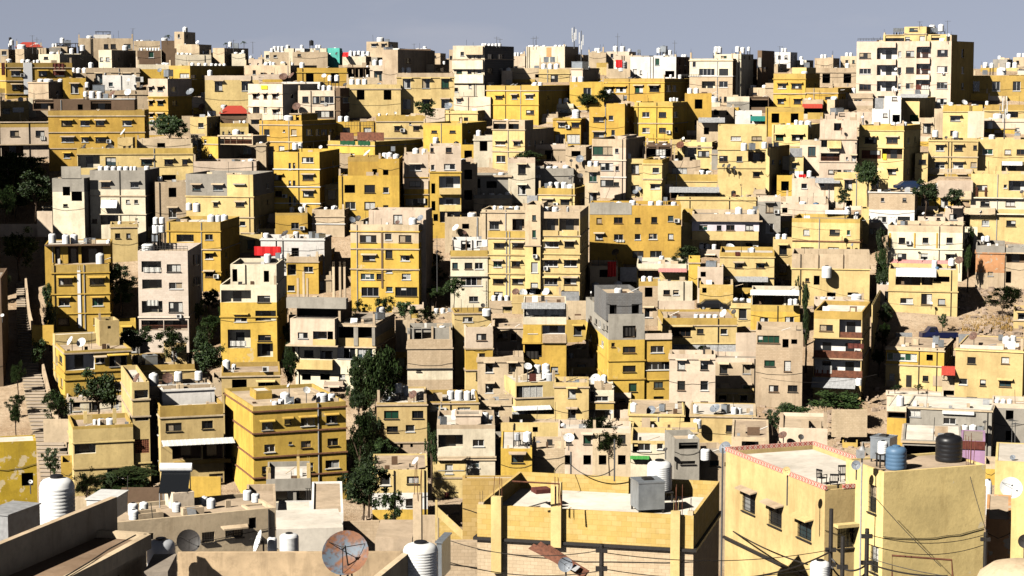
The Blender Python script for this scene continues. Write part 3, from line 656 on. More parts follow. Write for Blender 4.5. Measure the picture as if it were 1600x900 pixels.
# ------------------------------------------------------------------ measured buildings (region header: origin of a 4x enlargement)
DATA = r'''
@ 0 30
low tan block at far left of the skyline | 0 52 188 262 115 | T | | 200-225:12-40 | 2-32@125 b30-48@112 52-70@150 | D=420
cream wall house before the red hipped roof | 95 150 186 262 258 | T | | | 93-135@155 158-203@155 | D=415
red hip-roofed house on the left skyline | 100 262 172 210 | T | | | | D=432 par=.05
* hip 100-262@142-174,tile
long cream house under a row of white tanks | 240 372 218 305 575 | C | | 235-250:275-300 | 310-345@202 382-415@202 415-450@202 452-478@204 505-540@208 258-285@180 500-530@158 | d=16
tan house with black canopy on the skyline | 322 420 172 222 478 | T | | | 340-368@115 366-392@116 s395-445@130 | D=424 par=.1
* can 355-470@150-172,iron
long tan skyline house with two square windows | 488 832 120 200 | T | | 157-183:650-676,693-723,775-815 | 540-580@103 | D=428 d=9
+ 1.5 | 585 695 97 122 | W | | | | d=4
* can 600-688@78-97,iron,2.5
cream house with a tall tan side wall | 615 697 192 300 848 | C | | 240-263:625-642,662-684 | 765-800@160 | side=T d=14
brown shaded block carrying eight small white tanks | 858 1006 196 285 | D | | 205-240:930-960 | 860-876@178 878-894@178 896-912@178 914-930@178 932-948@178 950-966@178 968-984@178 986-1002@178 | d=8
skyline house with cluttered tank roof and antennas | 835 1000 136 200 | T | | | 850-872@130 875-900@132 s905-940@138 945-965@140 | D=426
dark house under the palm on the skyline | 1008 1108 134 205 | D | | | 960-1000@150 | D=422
skyline stair tower house of two stacked boxes | 1103 1245 157 250 1322 | T | | 198-216:1268-1298 | | D=405 side=T
+ .3 | 1090 1150 78 160 1282 | T | | 95-118:1112-1124 | 1205-1236@46/3 1198-1212@50/2 | side=T dmax=9
* dish 1235,145,12,w
pale house behind a cluster of white tanks | 1095 1320 222 275 | C | | | 1098-1125@208 1127-1155@208 1158-1182@210 1184-1200@212 1012-1035@232 | D=400
tan skyline house with dark steel tanks | 1330 1402 180 262 1552 | T | | | 1428-1450@140 s1458-1490@150 1340-1356@160 | D=415
small cream house beside the dark steel tanks | 1448 1532 215 268 | C | | | 1550-1572@192 1460-1490@212 1495-1520@212 | D=402
yellow house with carpets hanging from its parapet | 35 450 272 490 -12 | O302 Y | 302 385 468 | ^326-354:72-120,244-292,345-398; ^412-440:78-130; | 36-75@246 128-158@250 160-190@250 205-222@256 224-250@252 | d=9
* post 150-198@272-470,,.18,x
* rug 330-402@276-350,mar,wide maroon carpet hanging;10-30@272-350,mar,narrow maroon carpet hanging
tan low house with five tanks before carpeted house | 175 302 392 505 500 | T | 398 | 450-470:352-370;455-486:425-468 | 238-272@370 275-305@370 378-415@372 416-446@372 450-478@372 | 
tan house with three tanks beside the carpeted house | 450 552 336 400 | T | | | 450-472@302 474-508@302 512-545@302 |
white parapet house behind the small minaret | 640 852 350 450 | W | | 396-420:680-705 | s1145-1146@350 640-660@335 | D=385
* dish 830,365,20,w;800,382,12,w
* ac 845-895@360-392
cream and yellow annexe with satellite dish clutter | 858 1062 283 372 | C312 Y | | | 1010-1045@345 1062-1095@345 s985-1015@310 1035-1060@312 | D=388
* dish 1000,320,15,g
long yellow building running back into shade | 1055 1187 290 480 1525 | O312 Y | 372 | =340-368:1125-1180; 350-376:1190-1226,1262-1288,1372-1392,1480-1502 | 1308-1332@270/2 1340-1362@272/5 1370-1392@272/8 1398-1420@274/11 1425-1445@276/13 1450-1470@276/15 1475-1495@276/17 | d=26 D=378
tan house with yellow lower floors near dark tree | 925 1047 372 670 1197 | P485 Y | 486 570 | ^425-450:928-952,986-1017; ^512-538:930-955,986-1020; ^592-614:930-956,986-1020; 425-455:1075-1104;510-540:1080-1110 | s1030-1075@312 |
* dish 1192,456,24,g
tall cream house at left-centre of the upper town | 1528 1815 288 402 1980 | T | | 320-345:1580-1598; 335-360:1630-1660; 336-350:1694-1710 | 1650-1680@268 1700-1720@268 1755-1785@262 1815-1835@270 1620-1640@264 | D=398
* dish 1772,362,22,b;1825,355,20,b
pinkish white house with a yellow sign | 1550 1765 405 645 1985 | P | 465 546 | ^468-497:1582-1615,1648-1668,1704-1736; 550-588:1582-1620; 552-588:1650-1668; ^566-592:1706-1742 | | inn=W
* sign 1634-1674@414-438,ys,yellow sign board
small tan room with pair of white tanks | 1433 1502 432 485 1562 | C | | | 1455-1486@388 1496-1526@388 1530-1550@390 |
flat-topped tan box before the shaded building | 1193 1297 487 570 1330 | P | 494 | | s1258-1300@455 |
* dish 1262,550,20,b;1355,535,20,y;1405,548,22,g
dark gabled shed with a red roof edge | 1378 1555 588 650 | D | | | 1294-1318@535 1316-1352@532 | D=360
* hip 1380-1560@542-590,tile
small yellow house right of the dark tree | 1187 1292 612 745 1378 | y | | 650-678:1240-1271 | 1298-1325@572 1325-1350@570 | d=9
low yellow house with little square windows | 1375 1552 650 735 | O672 y | | 703-724:1390-1402,1430-1440,1486-1525 | 1485-1510@632 1515-1540@632 |
yellow house with dark glazed roof terrace | 1258 1362 735 895 1585 | Y | 782 | 752-776:1275-1290; 843-868:1302-1325 | 1297-1332@684 1336-1374@684 | side=T
+ .4 | 1360 1580 728 785 | T | | #r735-780:1366-1400,1404-1438,1442-1476,1480-1514,1518-1572 | | d=4 base=here inn=D
long yellow building with dark covered roof terrace | 300 902 570 905 930 | O603 Y | 604 706 806 | ^636-666:386-448,505-556,600-650,768-820; ^740-768:388-456,600-658,512-550; ^840-868:400-436 | | d=11
+ 1.2 | 205 840 502 570 | D | | #508-562:214-330,340-468; @534-566:487-516; #515-565:572-690,700-832 | 520-548@450 556-595@446 602-642@448 s645-680@465 700-718@470 | inn=D d=7 base=here
* dish 706,468,24,b;800,458,22,w;612,575,8,w
* can 568-836@498-512,ws,4
tan house behind the long terrace building | 520 928 446 600 | T | 470 | 470-500:700-730 | 530-558@392 s575-660@412 | D=370
* dish 885,424,14,d
tan house with balcony slab over dark porch | 0 302 640 860 | O675 P | 642 b782 | 698-732:65-116,225-276; #790-856:12-140,150-288 | | d=8 inn=D
* cloth 250-284@730-756,ctn
pale yellow house with panels at left edge | 0 178 512 645 | y | | ^560-590:20-60 | 3-30@535 40-72@538 112-145@486 | D=366
* panel 80-148@552-582,steel
dark brown house among trees at left edge | -40 60 870 1010 75 | O898 D | 905 | 940-975:30-62 | | D=338 d=9
pink house below the skyline left of centre | 1208 1602 888 965 1640 | P | | 945-962:1310-1340 | 1510-1540@935 1550-1590@935 1570-1600@945 s1452-1500@895 | D=334
@ 0 225
tan house with arched doorway and slit windows | 480 1205 25 262 | O60 y | 62 | ^98-131:885-948,1030-1078,1140-1170; 85-136:662-722; #72-150:488-618; @195-236:1015-1096 | | d=10 a=-5
+ .25 | 735 830 -40 62 | y | | 15-70:771-786,804-819; -35-20:1000-1001 | | d=4 base=here
* dish 775,-72,25,w
+ 3.5 | 855 1195 -32 27 | T | | @-5-22:985-1030 | | d=4
* dish 530,25,26,d;686,28,26,d
grey concrete house with seven white roof tanks | 560 905 165 590 996 | G285 C | 325 440 | ^240-272:635-686,818-864; 350-396:690-725; 350-372:788-810,840-862; #446-506:634-735; 466-486:846-862; 470-496:576-606 | 612-648@134 650-690@136 692-730@136 732-768@136 770-808@136 810-830@138 832-855@138 920-955@134 | roof=g blank=1 side=X
* awn 636-735@350-398,ws,.9
+ -2 | 330 528 215 590 | G300 C | | @270-322:394-436; @300-356:450-510; 376-392:396-422 | | blank=1
* slab 385-505@140-214,G,.1
grey-topped yellow house with green windows | 1160 1582 190 610 1712 | G330 y | 330 460 556 | ^258-291:1205-1252,1335-1390; ^258-291:1472-1526; ^366-391:1335-1361,1476-1525; 485-512:1500-1532; 595-616:1500-1540 | 1162-1200@365/-3 1206-1252@365/-3 | d=11
* slab 1422-1582@192-332,y,.12
brown house in shade right of grey house | 1000 1072 285 450 1120 | D | | @320-350:1020-1050 | s1004-1034@250 s1036-1064@250 | D=334
yellow stair room with two ribbed tanks | 1148 1202 430 495 1275 | y | | @432-488:1156-1194 | 1160-1197@366 1205-1252@364 1075-1092@445 | D=330
dark yellow house with arched shadowed terrace | 1040 1376 488 905 1496 | O545 Y | 546 660 800 | 566-600:1284-1328; ^685-720:1284-1330; ^800-832:1284-1330; #568-612:1108-1206 | 1296-1346@438 1346-1382@440 1386-1430@438 | d=12
pink stone tower with arched balcony and tank rack | 860 1172 668 1290 1258 | S | 1082 | #736-800:890-1002; 754-800:1046-1126; #850-906:894-1006; 868-906:1060-1136; #985-1056:892-1010; 990-1052:1058-1138; #r1105-1165:890-1015,1032-1166; 694-756:1206-1218,1224-1236,1240-1250; 834-882:1208-1220,1226-1236,1240-1250 | g874-892@505 895-942@500 955-992@455 995-1030@454 958-988@502 990-1030@502 s932-976@565 884-964@618 | d=13 par=.9 roof=t
* cloth 896-1004@770-800,ctn,white laundry hanging;920-990@975-1010,ctn,laundry under the arches hanging
* rail 862-1172@640-668
* ac 1106-1136@1064-1086
yellow house with ladder and open roof terrace | 320 682 750 1155 700 | O802 Y | 802 934 1055 | ^840-882:370-450,564-648; ^964-1012:370-432,580-642; 1090-1132:366-430,480-502,586-620 | 598-652@680 | par=.15 d=12
* post 490-502@790-1150,,.12,x
+ 3 | 280 690 625 758 772 | Y | | #645-748:345-376,428-488,515-640 | 302-350@556 388-436@562 440-487@560 s526-566@585 s570-600@588 665-692@600 714-736@595 | par=.12 inn=D
* slab 280-690@622-636,D,.9
yellow strip house below the grey concrete house | 700 832 550 650 | y | | 590-610:740-770 | 790-808@595 | D=318
yellow rubble-topped house between ladder house and stone tower | 690 860 500 700 | y | 520 | 560-590:720-750,790-815 | 735-760@480 | D=297 d=6
grey retaining box left of grey concrete house | 262 332 395 485 | G | | | | D=322 d=4
* slab 262-332@395-403,T,.2
cream and yellow house with deep upper loggia | 1375 1728 880 1400 1792 | C990 Y | 1080 | #918-990:1386-1560; ^1070-1112:1468-1540; #1166-1276:1430-1560; 950-990:1612-1685; #1045-1106:1602-1720; 1195-1231:1616-1690; #1250-1330:1612-1702 | | d=12 par=.4
* cloth 1440-1540@1230-1262,ctn,laundry on the lowest balcony hanging
+ 1.5 | 1440 1728 752 890 1790 | C | | @786-860:1454-1482; @796-862:1650-1680 | 1650-1696@682 s1720-1756@680 1756-1780@684 | dmax=9
* ac 1640-1668@1000-1024
low yellow house with tank above dark alley | 1385 1745 528 545 | y | | | | D=300 d=5
@ 400 30
small skyline house with trio of cream tanks | 85 205 206 262 | T | | 225-240:110-130 | 105-130@168 130-152@168 153-176@168 s0-20@178 25-52@178 155-180@232 | D=424
tan skyline house with dark tank on stand | 230 447 205 262 | T | | 218-232:260-280 | b332-360@130 s370-400@180 | D=427
turquoise skyline house with two dishes | 447 522 180 250 538 | Q | | | | D=430
* dish 460,222,10,w;505,215,10,d
topmost tan house with big white roof tank | 690 826 140 210 888 | T | | ^155-172:722-750,785-806; 158-172:840-856 | 755-800@110 s812-838@124 s840-866@124 | D=434
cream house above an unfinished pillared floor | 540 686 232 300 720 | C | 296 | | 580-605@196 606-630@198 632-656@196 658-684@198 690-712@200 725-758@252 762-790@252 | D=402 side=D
* awn 545-580@208-236,red,1.5
* slab 540-722@288-302,T,1.2
unfinished open floor with slim concrete posts | 565 722 300 395 | D | | @306-372:575-616,622-668,674-716 | 690-706@346 | D=400 par=.1
* post 572-578@312-375,T,.2;600-606@312-375,T,.2;640-646@312-375,T,.2;680-686@312-375,T,.2
tall tan building with long black shaded side | 790 886 190 565 1118 | T | | @300-330:765-766; 246-276:936-966; 334-370:936-970,1005-1040,1060-1110; 415-450:940-970,1005-1040,1062-1106 | s690-740@182 | d=22
tan yard house with steel posts and debris | 565 770 366 440 | T | | | s670-700@385 690-705@346 | D=388
* post 615-623@372-432,T,.2;740-748@380-432,T,.2;815-823@385-435,T,.2
* dish 770,415,17,g;558,410,14,d
brown block with three tanks on dark rack | 890 1092 186 270 | D | | | 998-1020@186 1024-1046@186 1048-1072@186 | D=404
shaded block with five small tanks | 1058 1112 282 430 1228 | T | | 305-326:1116-1136,1155-1180,1204-1225 | 1034-1050@262 1052-1068@262 1070-1084@262 1086-1098@262 1099-1112@262 | d=16
far little tan house left of grey-striped tower | 1090 1152 212 270 1186 | T | | 228-240:1105-1125 | | D=430
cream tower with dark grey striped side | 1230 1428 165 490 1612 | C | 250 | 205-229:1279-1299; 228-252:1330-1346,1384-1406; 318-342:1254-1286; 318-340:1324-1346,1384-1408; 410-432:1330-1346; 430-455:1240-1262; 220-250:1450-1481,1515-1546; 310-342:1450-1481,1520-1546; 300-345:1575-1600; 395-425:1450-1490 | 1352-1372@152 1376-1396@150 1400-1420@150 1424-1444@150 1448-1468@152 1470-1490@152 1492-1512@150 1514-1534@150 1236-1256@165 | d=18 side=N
* slab 1310-1424@170-222,T,.7;1310-1424@256-312,C,.7;1230-1308@258-312,C,.5;1230-1424@345-400,C,.4
+ 1 | 1208 1232 190 480 | T | | 230-250:1212-1226 | | d=6
pinkish white house with wide glazed windows | 262 490 445 632 528 | P | | 485-520:291-326; 484-526:355-396,404-482; 574-614:370-400,405-482 | 380-406@412 410-438@412 442-478@412 448-476@350 490-522@346 | roof=w side=D
* dish 425,355,15,w;255,548,26,b
* cloth 425-445@520-540,ctn
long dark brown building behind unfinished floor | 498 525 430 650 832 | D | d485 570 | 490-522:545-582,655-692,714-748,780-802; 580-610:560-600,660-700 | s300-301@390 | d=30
white flat roof house below dark skyline blocks | 160 400 392 432 420 | W | | | 250-270@392 275-300@392 310-330@392 | D=386
yellow house with pink curtain window | 20 287 635 850 502 | Y | 662 768 | 690-726:52-83,221-252; 692-706:170-181; 794-826:144-176; 690-726:316-350,375-396,410-446,456-486; 794-822:320-346 | 228-255@770/-3 258-290@770/-3 175-230@606 | d=13
+ 3 | 215 283 590 640 385 | Y | 592 | @598-632:250-268 | | dmax=7
* dish 405,800,10,w
* rail 140-175@560-632
pale yellow house with three windows mid-town | 750 1058 605 765 | O640 y | 640 742 | ^670-699:866-896; ^670-696:984-1018; 660-664:768-810; 648-660:958-970 | 762-780@588 | D=345
* dish 870,586,8,w;820,594,8,w
* rail 560-745@640-690
tan parapet wall beside blue plastic tanks | 1062 1180 558 650 | P | | | | D=347 d=3
yellow annexe with the blue plastic tanks | 1180 1385 572 660 1440 | y | 590 | 615-640:1270-1290,1300-1325 | 1340-1364@525 u1366-1400@524 u1400-1420@528 | D=343 d=8
* dish 1205,545,24,g
deep yellow house with tall shaded side | 1045 1287 650 830 1442 | O665 Y | | 696-711:1098-1130; 696-711:1212-1246 | 1106-1142@734/-2 b1126-1150@758/-3 b1236-1268@762/-2 | d=15
tall tan-topped yellow house with stair slits | 1085 1281 792 1360 | P956 Y | 955 | 806-832:1090-1110; 804-834:1188-1222; 912-944:1095-1115; 906-940:1178-1242; #985-1055:1150-1280; @1030-1090:1097-1119; #1120-1200:1150-1280; @1140-1196:1098-1120; @1220-1262:1110-1136; #1206-1270:1155-1280 | | d=12 inn=W
* slab 1146-1282@1056-1094,y,.5;1146-1282@1160-1200,y,.5
* cloth 1172-1258@1156-1184,ctn,brown and white laundry hanging
pink house left of the tan-topped stair house | 925 1076 845 1210 | P1062 Y | 990 1095 | ^910-946:964-1028; 1014-1048:962-1027; #1124-1166:940-1068 | 978-1020@804 1036-1066@808 | d=10
* cloth 1010-1060@1120-1150,ctn
yellow house with rusty sheets on its roof | 450 742 765 905 1042 | O790 Y | 792 | #830-896:455-518; 840-882:526-612 | | d=14 side=Y
* panel 530-614@710-760,rust;636-802@708-756,rust
* cloth 528-620@760-786,grn,left dark green cloth hanging;640-714@762-790,grn,right dark green cloth hanging
small tan house left of the ledged yellow building | 0 62 775 905 85 | T | 790 | | 20-45@765 | D=338
yellow house at centre with long tan side | 1478 1680 692 945 1862 | y | 692 828 | ^765-790:1500-1556; 855-895:1505-1556; ^765-790:1612-1652; 855-885:1620-1652; 760-790:1698-1716,1742-1752,1775-1796 | | d=14 side=T
+ .4 | 1478 1680 632 694 | T | | #640-688:1482-1560; #640-688:1580-1640 | 1552-1580@625 1640-1662@662 | d=4 inn=D
dark yellow building with shaded right side | 1440 1766 415 645 1972 | O446 Y | 447 536 | ^475-500:1600-1632,1688-1732; ^475-500:1580-1600; 570-596:1690-1736; ^480-500:1500-1540 | 1730-1760@392 1765-1790@392 | d=15 par=.35
small tan block with dark blank side windows | 1235 1466 486 600 1557 | P | | ^498-522:1256-1282; 546-576:1482-1508,1530-1546 | | D=358 d=8
small tan room with white lattice window | 1535 1602 322 415 | P | | =380-406:1564-1596 | 1562-1592@302 | D=364 d=4
@ 400 225
yellow building with white ledges and paired slits | 110 396 50 428 522 | Y | w158 w268 w372 | 84-116:290-356; 120-160:204-218,231-245; ^195-226:116-160,294-356; 230-266:204-218,231-246; ^295-330:118-160,296-358; 330-380:206-220,233-249 | 228-262@-8/1 264-290@-10/2 | d=14
yellow cube with single grilled window | 120 322 430 570 | O445 Y | | 494-531:222-266 | 210-240@392 264-300@390 301-322@390 330-356@374 356-384@372 |
tan wall house beside yellow cube with window | 350 552 410 560 628 | T | 455 w500 | | 425-450@393 470-512@384 | d=10
* dish 492,400,17,w
yellow house with black square windows and terrace | 515 895 198 490 918 | Y | | @258-306:556-616; 258-305:680-741; 272-306:796-828; 364-408:560-619; 364-408:680-742; 384-416:796-826; 470-490:560-600 | | d=12
+ .05 | 765 895 92 200 918 | Y | | @162-194:795-826 | 778-812@52 815-855@50 860-902@60 s842-872@15 | d=9
+ 3 | 575 768 82 202 | O110 Y | | @158-192:728-756 | | d=8
* dish 700,60,27,w
yellow tower with tan top floor at picture centre | 590 1016 505 1040 1106 | T622 Y | 548 658 785 | 572-616:654-748,896-968; 562-600:808-846; ^698-731:670-742,906-958; 666-716:811-851; 812-848:659-736,755-796,914-964; 785-806:815-850; 898-952:664-762,876-1002; 894-924:815-852 | | d=14
* post 784-792@550-900,D,.1,x
+ 2.5 | 705 1062 415 508 | P | | =445-500:860-912 | 955-1006@456/-1.2 | d=6
* dish 600,475,20,g;640,465,18,d;1030,465,22,g;885,490,14,b
white-roofed yellow house under the red cover | 190 390 705 920 492 | T737 Y | 738 | 768-802:301-354; #755-820:194-248; 885-920:200-240 | | d=16
+ 4 | 30 427 590 712 | W | 600 | @652-702:224-266 | 232-270@543 s334-372@545 s375-430@556 10-50@552 | d=7 base=ground
* cloth -10-155@640-696,red,bright red tarpaulin
* dish 185,563,25,d;235,765,12,w
* rail 195-415@672-700
white rooftop house with a ladder of concrete posts | 205 560 1062 1075 | T | | | | D=268 d=4
cream house with ochre parapet and open top loggia | 1215 1448 665 1020 | O705 C | 706 d830 | 744-782:1228-1260,1306-1350,1370-1416; 836-886:1285-1406; 954-986:1334-1386 | | d=9
+ .3 | 1225 1446 598 668 | W | | #604-664:1282-1310; =606-640:1380-1410; @610-650:1316-1340 | | d=5 inn=W
* post 1226-1232@600-668,D,.1,x;1310-1316@600-668,D,.1,x
tan house with dark roof window left of pale block | 1360 1600 318 420 | G340 T | 345 | 382-406:1418-1450 | 1455-1490@378 1510-1540@376 1555-1600@380 | D=318 d=6
grey ruined terrace with white tank | 1310 1600 195 320 | G | | @235-275:1444-1502; @215-275:1368-1400 | 1514-1554@174 | D=330
* slab 1300-1600@195-206,T,.4
brown cluttered house under the tall yellow slits | 1180 1410 455 590 | T | | @500-530:1290-1330 | 1322-1376@490 | D=312
* dish 1252,525,24,w;1302,555,14,b
'''
